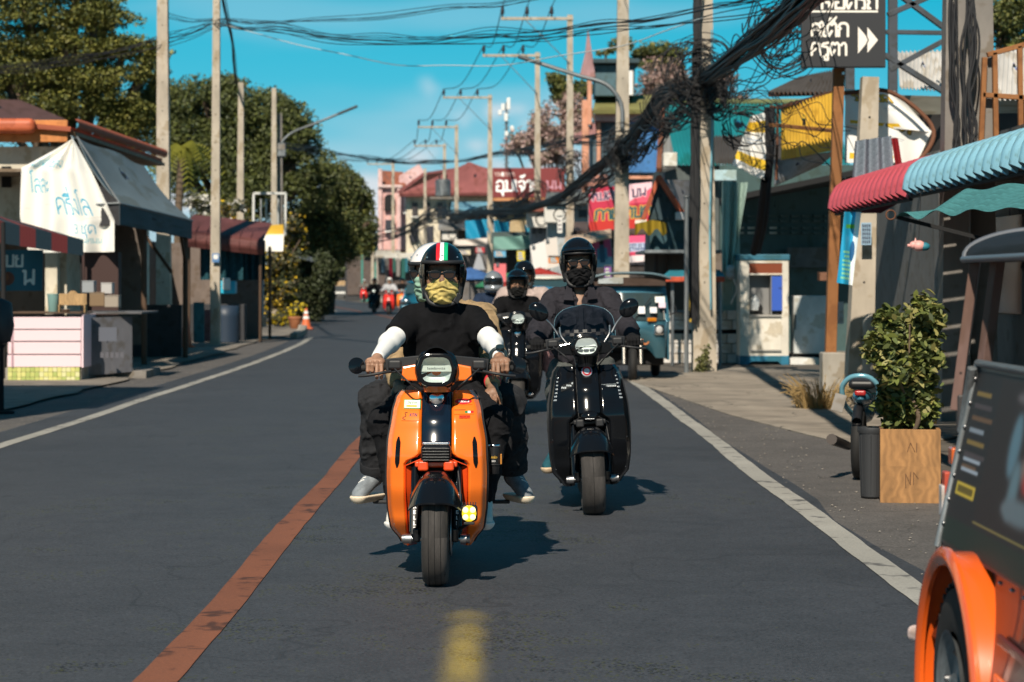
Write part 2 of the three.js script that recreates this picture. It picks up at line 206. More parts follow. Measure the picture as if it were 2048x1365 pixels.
{ // pale concrete forecourt on the right, cracked and higher at the back
  const p = [[1262, 762], [1340, 752], [1480, 738], [1900, 752], [2120, 838], [1760, 905], [1610, 868], [1470, 832], [1380, 802], [1310, 778]].map(q => at(q[0], q[1], gd(q[1])));
  const s = new THREE.Shape(p.map(q => new THREE.Vector2(q.x, -q.z)));
  struct('forecourt', uvm(new THREE.ExtrudeGeometry(s, { depth: .03, bevelEnabled: true, bevelSize: .05, bevelThickness: .012, bevelSegments: 2 }).rotateX(-Math.PI / 2)).translate(0, -.018, 0), apron);
  struct('pavement', strip(-9.5, D => -5.45 + .1 * noise(D, 2) + (D > 55 ? Math.min(.7, (D - 55) * .09) : 0), 21, 76, .03, 40, 2), M(.38, .34, .30, .9, { map: concT, bumpMap: grainB, bumpScale: .004 }));
  const k = []; for (let D = 58; D < 78; D += 1.0) k.push(bx(.18, .15, .98, -4.70 + bend(D) + (D > 62 ? -.02 * (D - 62) : 0), .075, -D, .02)); 
  const kb = thing('kerb', 'low pale concrete kerb by the traffic cone at the bend', 'kerb'); k.forEach(g => part('kerb_stone', g, m.conc, kb));
}
// ------------------------------------------------------------------ foliage
function leaves(pads, n, size, cols, opt = {}) {
  const P = [], N = [], C = [], X = []; const tot = pads.reduce((s, p) => s + Math.cbrt(p[3] * p[4] * p[5]) ** 2, 0);
  const q = new THREE.Quaternion(), e = new THREE.Euler(), a = V();
  for (const p of pads) {
    const cnt = Math.round(n * Math.cbrt(p[3] * p[4] * p[5]) ** 2 / tot);
    for (let i = 0; i < cnt; i++) {
      const th = rnd() * 6.283, ph = Math.acos(2 * rnd() - 1); let r = Math.pow(rnd(), .42); const k = 1 + .38 * noise(Math.sin(th) * 2.1 + p[0], Math.cos(ph) * 2.1 + p[1], Math.cos(th) * 2 + p[2]); r *= k;
      const c = V(p[0] + Math.sin(ph) * Math.cos(th) * p[3] * r, p[1] + Math.cos(ph) * p[4] * r, p[2] + Math.sin(ph) * Math.sin(th) * p[5] * r);
      if (noise(c.x / opt.gap, c.y / (opt.gap * .7), c.z / opt.gap) < (opt.cut ?? -.25)) continue;
      const col = cols[Math.floor(rnd() * cols.length)], tone = rr(.7, 1.25);
      for (let l = 0; l < 2; l++) {
        e.set(rr(-.9, .9) + (opt.flat ? 0 : rr(-1, 1)), rnd() * 6.283, rr(-.7, .7)); q.setFromEuler(e);
        const s = size * rr(.6, 1.3), o = P.length / 3, j = V(rr(-1, 1), rr(-.5, .5), rr(-1, 1)).multiplyScalar(size * .7).add(c);
        const lw = opt.lw || .36; const sh = opt.lw ? [[-.5, -.03, 0], [-.18, .05, lw], [.2, .07, lw * .85], [.55, -.06, 0], [.2, .07, -lw * .85], [-.18, .05, -lw]] : [[-.5, 0, 0], [0, .08, lw], [.5, 0, 0], [0, .08, -lw]]; for (const v of sh) { a.set(v[0] * s, v[1] * s, v[2] * s).applyQuaternion(q).add(j); P.push(a.x, a.y, a.z); C.push(col[0] * tone, col[1] * tone, col[2] * tone); }
        a.set(0, 1, 0).applyQuaternion(q); for (let z = 0; z < sh.length; z++) N.push(a.x, a.y, a.z); for (let z = 2; z < sh.length; z++) X.push(o, o + z - 1, o + z);
      }
    }
  }
  const g = new THREE.BufferGeometry(); g.setAttribute('position', new THREE.Float32BufferAttribute(P, 3)); g.setAttribute('normal', new THREE.Float32BufferAttribute(N, 3)); g.setAttribute('color', new THREE.Float32BufferAttribute(C, 3)); g.setIndex(X); return g;
}
const leafM = new THREE.MeshPhysicalMaterial({ color: 0xffffff, vertexColors: true, roughness: .62, side: THREE.DoubleSide });
const bark = W_(.16, .115, .08, .95);
const pads = (D, list) => list.map(p => { const d = p[4] || D, s = d / F, c = at(p[0], p[1], d); return [c.x, c.y, c.z, p[2] * s, p[3] * s, (p[5] || Math.max(p[2], p[3])) * s]; });
function tree(name, label, base, ps, n, size, cols, group, opt = {}) {
  const t = thing(name, label, name.includes('bush') || name.includes('shrub') ? 'bush' : 'tree', [0, 0, 0], group);
  const b = v3(base), top = V(), lim = []; ps.forEach(p => top.add(V(p[0], p[1], p[2]))); top.multiplyScalar(1 / ps.length);
  const r = opt.r || .22, k = b.clone().lerp(top, .55); k.x = lerp(b.x, top.x, .35);
  lim.push(tube([b, b.clone().lerp(k, .5).add(V(.05, 0, .05)), k], r, 10, 8));
  ps.forEach((p, i) => { const c = V(p[0], p[1], p[2]); lim.push(tube([k.clone().lerp(b, .12 * (i % 3)), k.clone().lerp(c, .5).add(V(0, -.1 * c.distanceTo(k), 0)), c], r * .38, 8, 5)); });
  part('trunk', lim, bark, t); const cr = part('crown', leaves(ps, n, size, cols, { gap: 1.3, ...opt }), leafM, t);
  return [t, cr];
}
const OL = [[.165, .165, .03], [.12, .13, .026], [.205, .19, .038], [.065, .078, .019]], DG = [[.06, .08, .02], [.08, .098, .024], [.045, .062, .018], [.12, .12, .026]];
// left side, near to far
tree('rain_tree', 'broad olive green rain tree towering over the orange roofed house at top left', [-12.5, 0, -66], pads(64, [[60, 40, 110, 26], [-20, 95, 90, 26], [190, 30, 90, 24], [130, 95, 110, 26], [250, 95, 62, 20], [40, 150, 100, 26], [180, 160, 90, 24], [285, 150, 50, 22], [110, 215, 100, 26], [240, 215, 75, 24], [40, -10, 110, 26], [150, -15, 100, 20], [-10, 210, 70, 30], [290, 205, 45, 30], [300, 110, 40, 22], [305, 190, 40, 40, 67], [280, 240, 50, 60, 67], [110, 130, 60, 90, 67], [205, 110, 40, 80, 67], [30, 170, 70, 80, 68], [250, 250, 60, 40]]).map(p => (p[4] *= 1.35, p)), 64000, .085, OL, undefined, { gap: .8, cut: -.42, flat: 1, r: .3 });
tree('leafy_tree', 'tall rounded tree behind the two slim poles left of the road', [-11.5, 0, -96], pads(94, [[410, 200, 80, 45], [350, 240, 60, 60], [490, 220, 80, 50], [560, 270, 65, 55], [430, 300, 100, 70], [530, 350, 90, 60], [590, 330, 45, 60], [380, 350, 60, 60], [455, 165, 40, 20], [610, 370, 60, 60], [575, 215, 35, 22], [480, 400, 90, 60], [330, 190, 40, 30], [600, 265, 30, 30], [545, 195, 30, 20], [600, 290, 52, 48], [628, 335, 40, 52], [572, 240, 46, 34], [540, 300, 70, 60, 96], [440, 250, 80, 70, 97], [520, 290, 80, 70, 97], [350, 300, 60, 70, 97]]), 62000, .115, [[.10, .115, .022], [.075, .09, .02], [.05, .065, .017]], undefined, { gap: 1.1, cut: -.42, r: .35 });
tree('dark_tree', 'dense dark green tree overhanging the road beyond the empty sign frame', [-7.9, 0, -104], pads(100, [[620, 420, 70, 60], [680, 400, 55, 50], [640, 480, 80, 60], [700, 460, 40, 55], [590, 500, 60, 60], [660, 350, 45, 30], [700, 370, 30, 24], [620, 540, 55, 45], [725, 400, 25, 28], [735, 445, 22, 40], [655, 385, 60, 50, 102], [680, 500, 45, 40], [600, 455, 60, 60, 103], [660, 440, 60, 60, 103]]), 44000, .11, DG, undefined, { gap: 1, cut: -.3, r: .3 });
tree('dark_tree', 'dark hedge-like tree at the roadside behind the orange traffic cone', [-7.5, 0, -84], pads(82, [[610, 590, 42, 50], [645, 560, 26, 60], [580, 550, 50, 50], [630, 615, 28, 30], [665, 545, 14, 26]]), 12000, .1, [[.03, .042, .012], [.045, .055, .016]], undefined, { gap: .8, cut: -.5 });
tree('far_tree', 'lighter green tree above the far bend, tallest at its right end', [-13, 0, -150], pads(145, [[690, 400, 30, 30], [715, 430, 30, 40], [700, 360, 22, 22], [735, 470, 20, 40], [690, 460, 40, 40], [680, 345, 26, 14], [730, 415, 14, 22]]), 12000, .2, OL, undefined, { gap: 1.3, cut: -.2 });
tree('far_tree', 'hazy olive tree low behind the far traffic under the pink building', [-14, 0, -205], pads(200, [[800, 500, 60, 14], [750, 492, 25, 20], [860, 492, 30, 18]]), 2500, .4, OL, undefined, { gap: 1.5, cut: -.4 });
tree('far_tree', 'long dark row of trees closing the far end of the road', [-26, 0, -300], pads(300, [[640, 540, 60, 30], [700, 530, 50, 34], [760, 535, 60, 34], [830, 525, 60, 36], [900, 520, 70, 40], [980, 520, 80, 40]]), 9000, .55, DG, undefined, { gap: 2.5, cut: -.6, r: .5 });
tree('flowering_bush', 'bush with yellow flowers climbing round the empty sign frame post', [-8.0, 0, -75.5], pads(75, [[455, 420, 45, 30], [480, 460, 30, 40], [560, 520, 40, 45], [585, 470, 18, 40], [550, 590, 48, 50], [500, 580, 24, 50], [585, 600, 24, 45], [530, 550, 40, 40], [600, 480, 16, 40]]), 6500, .12, [[.07, .075, .02], [.09, .08, .03], [.045, .05, .015], [.10, .08, .04], [.55, .36, .012]], undefined, { gap: .6, cut: -.15, r: .06 });
tree('flowering_bush', 'bush of white blossom above the brown rolled awning', [-8.6, 0, -66], pads(65.5, [[395, 410, 30, 22], [425, 430, 28, 20], [470, 410, 26, 18], [380, 425, 20, 12], [410, 450, 34, 16], [445, 455, 30, 20]]), 2600, .1, [[.05, .055, .015], [.08, .08, .02], [.6, .58, .53], [.05, .055, .015], [.6, .58, .53]], undefined, { gap: .5, cut: -.1, r: .05 });
tree('flowering_bush', 'yellow flowered bush beside the cone at the kerb', [-7.0, 0, -72], pads(71.5, [[598, 615, 16, 10], [575, 628, 22, 14], [505, 615, 14, 18], [560, 640, 25, 12]]), 1100, .1, [[.55, .40, .01], [.09, .085, .02], [.05, .05, .015]], undefined, { gap: .4, cut: -.2, r: .03 });
{ // palm
  const t = thing('palm_tree', 'slender palm with yellow green fronds behind the thick left pole', 'tree', at(352, 565, 60).setY(0)), top = V(.15, at(0, 300, 60).y, 0), fr = [];
  part('trunk', tube([[0, 0, 0], [.02, 1.5, 0], [.05, 3, 0], top], .1, 14, 8), bark, t);
  for (let i = 0; i < 15; i++) { const a = i * 2.4, L = rr(.8, 1.25), up = rr(.1, .75); part('frond', (() => { const q = []; for (let k = 1; k < 15; k++) { const s = k / 14, p = V(Math.cos(a) * L * s, up * s * 1.5 - 1.25 * s * s * L, Math.sin(a) * L * s).add(top); for (const sd of [-1, 1]) q.push(new THREE.PlaneGeometry(.035, .34 * (1 - .5 * s)).rotateX(.5).translate(0, -.1, 0).rotateZ(sd * .9).rotateY(-a + Math.PI / 2).translate(p.x, p.y, p.z)); } return merge(q); })(), M(.24, .235, .03, .6), t); }
}
// right side
tree('blossom_tree', 'pale pink blossom tree between the slim poles and the peach tower', [2.1, 0, -118], pads(116, [[1100, 255, 50, 40], [1060, 290, 50, 30], [1130, 220, 40, 40], [1090, 310, 60, 35], [1120, 290, 50, 50], [1035, 305, 30, 16], [1150, 270, 30, 60]]), 13000, .14, [[.42, .27, .25], [.5, .36, .33], [.30, .2, .17], [.14, .12, .07]], undefined, { gap: .9, cut: -.02, r: .16 });
tree('blossom_tree', 'faded pink tree behind the teal roof tower', [7.0, 0, -112], pads(110, [[1330, 170, 70, 50], [1420, 170, 60, 50], [1290, 190, 50, 40], [1380, 230, 80, 50], [1460, 190, 40, 30], [1250, 210, 50, 40]]), 12000, .16, [[.26, .17, .15], [.32, .21, .18], [.12, .09, .06]], undefined, { gap: .9, cut: -.05, r: .2 });
tree('leafy_tree', 'green tree top rising above the teal tower on the right', [6.6, 0, -124], pads(122, [[1310, 115, 60, 28], [1260, 130, 40, 20], [1350, 130, 45, 30], [1245, 90, 24, 14], [1210, 100, 24, 10], [1110, 165, 26, 20], [1170, 180, 40, 20], [1128, 190, 24, 24]]), 11000, .16, DG.concat(OL), undefined, { gap: 1, cut: -.1, r: .2 });
tree('leafy_tree', 'dark green tree at the top right corner behind the rusty frame', [9.8, 0, -46], pads(46, [[2000, 40, 70, 34], [2060, 90, 60, 30], [1950, 70, 34, 20], [2020, 0, 70, 30], [1960, 20, 40, 20]]), 10000, .065, DG.concat(OL.slice(0, 2)), undefined, { gap: .6, cut: -.12, r: .2 });

// ------------------------------------------------------------------ poles and wires
function pole(label, X, D, H, w, o = {}) {
  const t = thing('utility_pole', label, 'pole', [X, 0, -D], o.group), hw = w / 2;
  const s = new THREE.CylinderGeometry(hw * .62 * 1.414, hw * 1.414, H, 4, 12).rotateY(Math.PI / 4).toNonIndexed(); s.computeVertexNormals(); uvm(s); s.translate(0, H / 2, 0); if (o.lean) s.applyMatrix4(new THREE.Matrix4().makeRotationZ(o.lean));
  part('shaft', s, o.mat || m.pole, t);
  if (o.holes) { const hs = []; for (let y = .8; y < H; y += .62) hs.push(xf(new THREE.CylinderGeometry(.013, .013, .006, 8), 0 - (o.lean || 0) * y, y, hw * lerp(1, .62, y / H) + .001, Math.PI / 2)); part('bolt_hole', hs, m.dark, t); }
  if (o.arm) { // crossarm with pin insulators to the left
    const L = o.arm; part('crossarm', bx(L, .09, .09, -L / 2 + .1, H - .12, .08, .01), m.pole, t); part('brace', rod([-L * .62, H - .15, .08], [0, H - 1.5, .12], .014), m.galv, t);
    for (const k of [.02, .36, .7]) part('insulator', [lathe([[0, 0], [.03, 0], [.03, .1], [.075, .11], [.05, .17], [.07, .19], [.045, .25], [.055, .27], [.03, .33], [0, .34]], 10).translate(-L * (1 - k) + .1, H - .075, .08)], M(.035, .03, .035, .3), t);
  }
  return t;
}
const rowG = undefined, HVt = [];
const hv = [[1140, 30, 70, 'nearest'], [1075, 105, 81.7, 'second'], [980, 190, 100, 'third'], [913, 250, 119, 'fourth'], [889, 288, 136, 'fifth'], [786, 325, 160, 'sixth']];
hv.forEach(([px, py, D, w], i) => { const H = gy(py, D); pole(`concrete power pole with a left crossarm and three insulators, ${w} in the receding row`, gx(px, D), D, H, .27, { arm: [2.2, 2.05, 2.15, 2.1, 1.9, 1.9][i], lean: 0 }); HVt.push([0.02, .36, .7].map(k => V(gx(px, D) + .1 - [2.2, 2.05, 2.15, 2.1, 1.9, 1.9][i] * (1 - k), H + .24, -D + .08))); });
HVt.unshift(HVt[0].map((p, i) => V(p.x + 1.0, p.y + 1.5, -44)));
for (let s = 0; s < HVt.length - 1; s++) { const t = thing('power_line', 'three thin wires between power pole crossarms, span ' + ['above the nearest pole', 'nearest to second', 'second to third', 'third to fourth', 'fourth to fifth', 'fifth to sixth'][s], 'power line'); for (let k = 0; k < 3; k++) { const a = HVt[s][k], b = HVt[s + 1][k]; part('wire', tube([a, a.clone().lerp(b, .5).add(V(0, -.55, 0)), b], .011 + .00007 * -a.z, 16, 4), m.wire, t); } }
pole('tall concrete pole behind the parked blue three-wheeler with a street lamp arm', gx(1242, 49), 49, 9.5, .34, { lean: -.006, holes: 1 });
pole('thick cable-tangled concrete pole with weeds at its foot, right of the thin steel pipe', gx(1408, 36.3), 36.3, 9.0, .37, { lean: .002, holes: 1 });
pole('concrete pole with a blue number plate between the hanging banner and the planter', gx(1716, 26), 26, 3.74, .30, { lean: -.036, holes: 1 });
pole('left one of the two thick poles at the right edge above the blue awning', gx(1906, 23.2), 23.2, 7.5, .28, { lean: -.006, mat: m.concD });
pole('right one of the two thick poles at the right edge above the blue awning', gx(1964, 23.4), 23.4, 7.5, .28, { lean: .004, mat: m.concD });
pole('tall square pole at the far corner of the grey awning on the left', gx(328, 50), 50, 9.5, .32, { holes: 1, lean: .004 });
pole('slim bare pole with a small blue plate in front of the brown awning', gx(430, 51), 51, 9.3, .22, { holes: 1, lean: -.004 });
pole('short pole with flowering climbers just right of the slim bare pole', gx(479, 68.8), 68.8, 7.4, .25, { lean: -.006 });
pole('weathered pole carrying a street lamp arm over the left trees', gx(548, 85), 85, 8.6, .26, { holes: 0 });
pole('dark twin pole close beside the lamp pole on the left', gx(560, 85.5), 85.5, 7.7, .24, { mat: m.concD });
pole('small distant pole on the left of the far road', gx(745, 170), 170, 7, .25);
pole('distant pole in front of the cream building', gx(850, 145), 145, 8.6, .25);
{ // small number plates on poles
  const pl = thing('pole_plate', 'small blue number plate on the slim bare pole', 'plate', at(431, 516, 50.8)); part('sheet', bx(.155, .2, .006, 0, 0, 0, .002), M(.08, .2, .42, .5), pl); part('print', bx(.1, .1, .002, 0, .02, .006), m.white, pl);
  const p2 = thing('pole_plate', 'pale blue plate of number rows on the pole by the hanging banner', 'plate', at(1733, 468, 25.7)); part('sheet', bx(.115, .25, .006, 0, 0, 0, .002), M(.28, .42, .55, .5), p2);
  for (let r = 0; r < 5; r++) for (let c = 0; c < 4; c++) part('digit_mark', bx(.016, .034, .003, -.036 + c * .024, .09 - r * .045, .005), M(.03, .04, .07, .6), p2);
}
function lamp(label, a, pts, L) { const t = thing('street_lamp', label, 'lamp', a); part('arm', tube(pts, .045, 24, 8), m.galv, t); const e = v3(pts[pts.length - 1]), d = e.clone().sub(v3(pts[pts.length - 2])).normalize(); const g = new RoundedBoxGeometry(.16, .09, L, 2, .04); const o = new THREE.Object3D(); o.position.copy(e).addScaledVector(d, L / 2); o.lookAt(e.clone().addScaledVector(d, L)); o.updateMatrix(); part('lamp_head', uvm(g.applyMatrix4(o.matrix)), M(.05, .055, .06, .5), t); }
{ const a = at(1240, 230, 48.8); lamp('street lamp on a long curved arm from the pole behind the blue three-wheeler', a, [[.05, -.3, 0], [0.02, .25, 0], [-.25, .62, 0], [-.9, .86, -.2], [-1.65, 1.12, -.4]], .55); }
{ const a = at(562, 300, 84.8); lamp('street lamp on the left pole with its arm rising over the road', a, [[0, -.3, 0], [.02, .25, 0], [.35, .6, 0], [1.3, .98, .1], [2.1, 1.3, .2]], .8); }
// cables: each bundle is one thing, its cables are parts
function bundle(name, label, pts, n, r, spread, M0 = m.wire, sag = 0) {
  const t = thing(name, label, 'cables'); pts = pts.map(v3);
  for (let i = 0; i < n; i++) { const ph = rnd() * 6.28, q = Math.sqrt(rnd()), dx = Math.cos(ph) * q, dy = Math.sin(ph) * q; const p = []; pts.forEach((c, k) => { p.push(V(c.x + dx * spread + rr(-.35, .35) * spread, c.y + dy * spread * 1.2 + rr(-.35, .35) * spread, c.z)); if (k < pts.length - 1) { const e = c.clone().lerp(pts[k + 1], .5); p.push(V(e.x + dx * spread + rr(-.5, .5) * spread, e.y + dy * spread - sag * rnd(), e.z)); } }); part('cable', tube(p, r * rr(.7, 1.4), p.length * 7, 5), M0, t); }
  return t;
}
const P = (x, y, d) => at(x, y, d);
bundle('cable_bundle', 'thick sagging bundle of black cables running down the right side of the street', [P(1690, -90, 16), P(1595, 12, 20), P(1500, 92, 26), P(1410, 155, 36), P(1325, 192, 41), P(1262, 280, 47), P(1185, 345, 55), P(1120, 395, 66), P(1040, 420, 82), P(960, 425, 98), P(900, 440, 118)], 52, .011, .11, m.wire, .06);
bundle('cable_bundle', 'lower slack cables hanging under the thick bundle by the tangled pole', [P(1420, 170, 36), P(1350, 215, 40), P(1300, 260, 44), P(1255, 300, 48), P(1190, 360, 55), P(1130, 400, 66)], 26, .011, .26, m.wire, .35);
bundle('cable_bundle', 'long dark cables crossing the sky from the left pole to the right side', [P(-60, 140, 48), P(150, 118, 49), P(328, 78, 50), P(428, 45, 51), P(560, 55, 47), P(760, 80, 42), P(980, 70, 38), P(1200, 50, 34), P(1420, 20, 30), P(1640, -40, 25)], 9, .007, .13, m.wire, .12);
bundle('cable_bundle', 'thin upper cables fanning from the slim pole across the sky', [P(328, 30, 50), P(430, 42, 51), P(640, 42, 45), P(900, 18, 40), P(1100, -10, 36)], 5, .005, .1, m.wire, .1);
bundle('cable', 'single pale cable sagging from the slim pole under the dark cables', [P(432, 44, 51), P(600, 90, 46), P(800, 130, 42), P(1000, 130, 39), P(1250, 90, 35), P(1420, 30, 32)], 1, .007, .01, m.wireLt);
bundle('cable_bundle', 'dark cables leaving the lamp pole toward the far crossarms', [P(560, 285, 85), P(620, 296, 92), P(760, 318, 125), P(860, 322, 130), P(1000, 305, 110), P(1140, 280, 72), P(1300, 240, 50)], 8, .016, .16, m.wire, .25);
bundle('cable', 'steep cables dropping behind the slim pole to the short pole', [P(440, -30, 52), P(462, 70, 56), P(472, 165, 68.6)], 6, .011, .05, m.wire);
bundle('cable_bundle', 'far cables hanging over the road before the pink building', [P(700, 470, 150), P(780, 470, 130), P(860, 430, 120), P(960, 428, 110), P(1060, 415, 84)], 10, .022, .3, m.wire, .3);
bundle('cable_bundle', 'black cables strapped down the tangled pole on the right', [P(1398, -20, 36.0), P(1396, 120, 36), P(1392, 300, 36), P(1388, 480, 36), P(1390, 640, 36)], 16, .015, .07);
bundle('cable_bundle', 'cables hanging down the two thick poles at the right edge', [P(1930, -20, 22.9), P(1928, 120, 22.9), P(1932, 260, 22.9), P(1925, 330, 22.9)], 12, .012, .13);
bundle('cable', 'pale blue conduit climbing the tangled pole', [P(1424, 60, 36), P(1425, 250, 36), P(1420, 450, 36), P(1422, 620, 36)], 1, .02, .004, M(.16, .38, .46, .5));
bundle('cable_bundle', 'slanting wires from the tangled pole to the rusty sign post', [P(1420, 170, 36), P(1520, 215, 33), P(1600, 250, 30), P(1680, 300, 28)], 8, .006, .3, m.wire, .3);
bundle('cable_bundle', 'wires rising from the tangled pole past the black arrow sign', [P(1415, 190, 36), P(1480, 130, 33), P(1560, 60, 29), P(1640, -20, 25)], 12, .007, .38, m.wire, .3);
bundle('cable_bundle', 'far tangle of wires at crossarm height between the distant poles', [P(1072, 395, 81), P(1000, 420, 98), P(918, 432, 118), P(885, 420, 135), P(800, 470, 158)], 14, .022, .35, m.wire, .5);
{ // coils of surplus cable on the poles
  const coil = (label, c, n, R, sq) => { const t = thing('cable_coil', label, 'cable coil', c); for (let i = 0; i < n; i++) { const a0 = rnd() * 6.28, p = [], k = rr(.4, 1.1), ox = rr(-.3, .3) * R, oy = rr(-.4, .4) * R, oz = rr(-.1, .1); for (let s = 0; s <= 12; s++) { const a = a0 + s / 12 * rr(4, 6.6); p.push([ox + Math.cos(a) * R * k * sq, oy + Math.sin(a) * R * k, oz + rr(-.03, .03)]); } part('cable', tube(p, rr(.005, .010), 40, 5), m.wire, t); } };
  coil('big black tangle of looped cable high on the pole right of the steel pipe', P(1395, 150, 35.9), 26, .55, 1.0);
  coil('black coil of spare cable hanging right of the tangled pole', P(1440, 195, 35.5), 20, .3, .6);
  coil('loose loops of wire left of the tangled pole against the teal roof', P(1345, 220, 38.5), 16, .36, 1.2);
  coil('dark knot of cable on the pole carrying the street lamp arm', P(1248, 300, 48.6), 22, .45, .7);
  coil('cable knot at the nearest power pole above the red signs', P(1150, 345, 69.6), 22, .62, .7);
  coil('dark cable cluster on the second power pole', P(1076, 395, 81.2), 16, .6, .8);
  coil('loops of thin wire beside the black arrow sign', P(1560, 70, 29.5), 20, .45, 1);
  coil('messy bundle of wire loops under the sloping corrugated roof', P(1500, 250, 33), 7, .4, 1.2);
}
{ // transformers on far poles
  const t = thing('transformer', 'grey drum transformer on a platform of the far pole before the maroon roof', 'transformer', P(886, 376, 134.6)); part('tank', [lathe([[0, -.5], [.42, -.5], [.45, -.45], [.45, .4], [.38, .5], [0, .52]], 16)], m.galv, t); for (const k of [-.2, .2]) part('bushing', lathe([[0, .5], [.06, .5], [.04, .8], [0, .8]], 8).translate(k, 0, 0), m.dark, t); part('platform', bx(1.6, .12, .9, 0, -.6, 0), m.concD, t);
  const u = thing('meter_box', 'dark electric box high on the left lamp pole', 'box', P(563, 300, 84.4)); part('case', bx(.3, .5, .2, 0, 0, 0, .03), m.galv, u); part('lid', bx(.26, .2, .02, 0, .1, .11, .005), m.concD, u);
}
// ------------------------------------------------------------------ buildings and street things
const pxb = (x0, y0, x1, y1, D, dep, r = 0) => { const a = at(x0, y1, D), b = at(x1, y0, D); return bx(b.x - a.x, b.y - a.y, dep, (a.x + b.x) / 2, (a.y + b.y) / 2, -D - dep / 2, r); }; // a box whose front fills a rectangle of the photo at its distance
const atz = (px, py, D, w) => { const p = at(px, py, D); p.z -= w; return p; };
const sheetPx = (q, D, t = .015, bendf) => quadSheet(...q.map((p, i) => at(p[0], p[1], p[2] || D)), t, 14, 14, bendf); // bl, br, tr, tl
const corr = (a, b, c, d, n, amp, seg = 8) => { a = v3(a); b = v3(b); c = v3(c); d = v3(d); const nn = b.clone().sub(a).cross(d.clone().sub(a)).normalize(); return shell((u, v) => a.clone().lerp(b, u).lerp(d.clone().lerp(c, u), v).addScaledVector(nn, amp * Math.sin(u * n * Math.PI * 2)).toArray(), n * 6, seg, nn.clone().multiplyScalar(-.006).toArray()); };
const one = (name, label, cat, geo, mat, pn = 'body') => { const t = thing(name, label, cat); part(pn, geo, mat, t); return t; };
const pic = (w, h, draw, rough = .6) => new THREE.MeshPhysicalMaterial({ map: canv(w, h, draw), roughness: rough, side: THREE.DoubleSide });

// --- left: pink stall
{
  const t = thing('food_stall', 'pink plank stall counter on a yellow tiled base at left', 'stall'), D = 32.7, pk = M(.80, .61, .66, .7, { bumpMap: grainB, bumpScale: .002 }), tl = [M(.62, .60, .22, .4), M(.50, .52, .17, .4), M(.66, .64, .34, .4), M(.40, .46, .14, .4)];
  part('core', pxb(18, 632, 161, 764, D + .03, 1.0), m.dark, t);
  [[634, 659], [660, 683], [684, 709], [710, 735]].forEach(([a, b], i) => part('plank', pxb(14 + rr(0, 2), a + .6, 162 - rr(0, 1), b - .6, D, .03, .004), pk, t));
  part('side_panel', bx(.03, .75, 1.0, gx(163, D) + .005, .58, -D - .52, .004), pk, t);
  part('corner_post', pxb(22, 640, 26, 735, D - .012, .02), W_(.5, .32, .38), t);
  for (let i = 0; i < 16; i++) for (let j = 0; j < 3; j++) part('tile', bx(.061, .066, .02, gx(14, D) + .035 + i * .064, .04 + j * .07, -D - .02, .004), tl[Math.floor(rnd() * 4)], t);
  part('tile_base', pxb(10, 736, 162, 765, D + .035, 1.02), m.conc, t);
  for (let i = 0; i < 6; i++) part('top_board', bx(1.06, .02, .15, gx(88, D), .985 + .002 * (i % 2), -D + .05 - .09 - i * .16, .004), m.woodD, t);
  const b = thing('stall_counter', 'dark grey board fronted counter beside the pink stall', 'counter'); part('board', sheetPx([[176, 752, 33.3], [264, 744, 33.9], [265, 633, 33.9], [174, 636, 33.3]], 33.3, .02, (u, v) => .015 * Math.sin(u * 5) * v), W_(.17, .17, .19), b); part('counter_top', bx(1.0, .03, 1.6, gx(222, 34), .97, -34.5, .005), W_(.12, .12, .13), b); part('plinth', pxb(165, 742, 292, 763, 33.9, 1.4, .01), m.concD, b);
  part('print_block', pxb(197, 655, 233, 683, 33.0, .004), M(.10, .11, .14, .8), b); for (let i = 0; i < 5; i++) part('print_mark', pxb(200 + i * 10, 705, 207 + i * 10, 716, 33.0, .004), M(.10, .10, .12, .8), b);
  const s = thing('wooden_shelf', 'small pale wooden shelf standing on the pink stall', 'shelf', [gx(144, 32.9), .995, -32.95]); part('back_board', extr([[-.195, .10], [-.195, .26], [-.07, .26], [-.03, .30], [.03, .30], [.07, .26], [.195, .26], [.195, .10]], .015, .003), WD(.62, .42, .22), s); for (const k of [-1, 1]) part('leg', bx(.018, .12, .16, k * .183, .05, .02, .003), WD(.62, .42, .22), s);
  const k = thing('bucket', 'pale green plastic bucket left of the wooden shelf', 'bucket', [gx(106, 33), .99, -33]); part('body', lathe([[0, 0], [.07, 0], [.085, .25], [.092, .255], [.092, .265], [.08, .265], [.066, .01], [0, .01]], 22), M(.20, .34, .32, .4), k);
  [['brown', 196, 600, 30, 26, .2, .13, .07], ['pale', 225, 604, 28, 22, .32, .27, .22], ['clear grey', 178, 575, 24, 22, .28, .30, .32], ['white', 215, 578, 22, 20, .45, .43, .42]].forEach(([w, x, y, a, c, r, g, bl]) => { const q = thing('storage_box', `${w} plastic box in the dark stack behind the stall counters`, 'box', [gx(x, 34.2), gy(y + c / 2, 34.2), -34.2]); part('box', bx(a / 135, c / 135, .24, 0, c / 270, 0, .012), M(r, g, bl, .5), q); part('lid', bx(a / 132, .02, .25, 0, c / 135 + .008, 0, .006), M(r * .8, g * .8, bl * .8, .5), q); });
  const d = thing('steel_bowl', 'shiny steel bowl on the pink stall edge', 'bowl', [gx(130, 32.75), 1.0, -32.78]); part('bowl', lathe([[0, 0], [.04, 0], [.075, .035], [.078, .037], [.07, .034], [.038, .006], [0, .006]], 20), m.chrome, d);
  one('shelf_rack', 'dark display rack with red goods behind the stall', 'shelf', [pxb(165, 505, 236, 630, 36.2, .3), pxb(160, 508, 168, 640, 35.9, .06)], M(.05, .025, .022, .8));
}
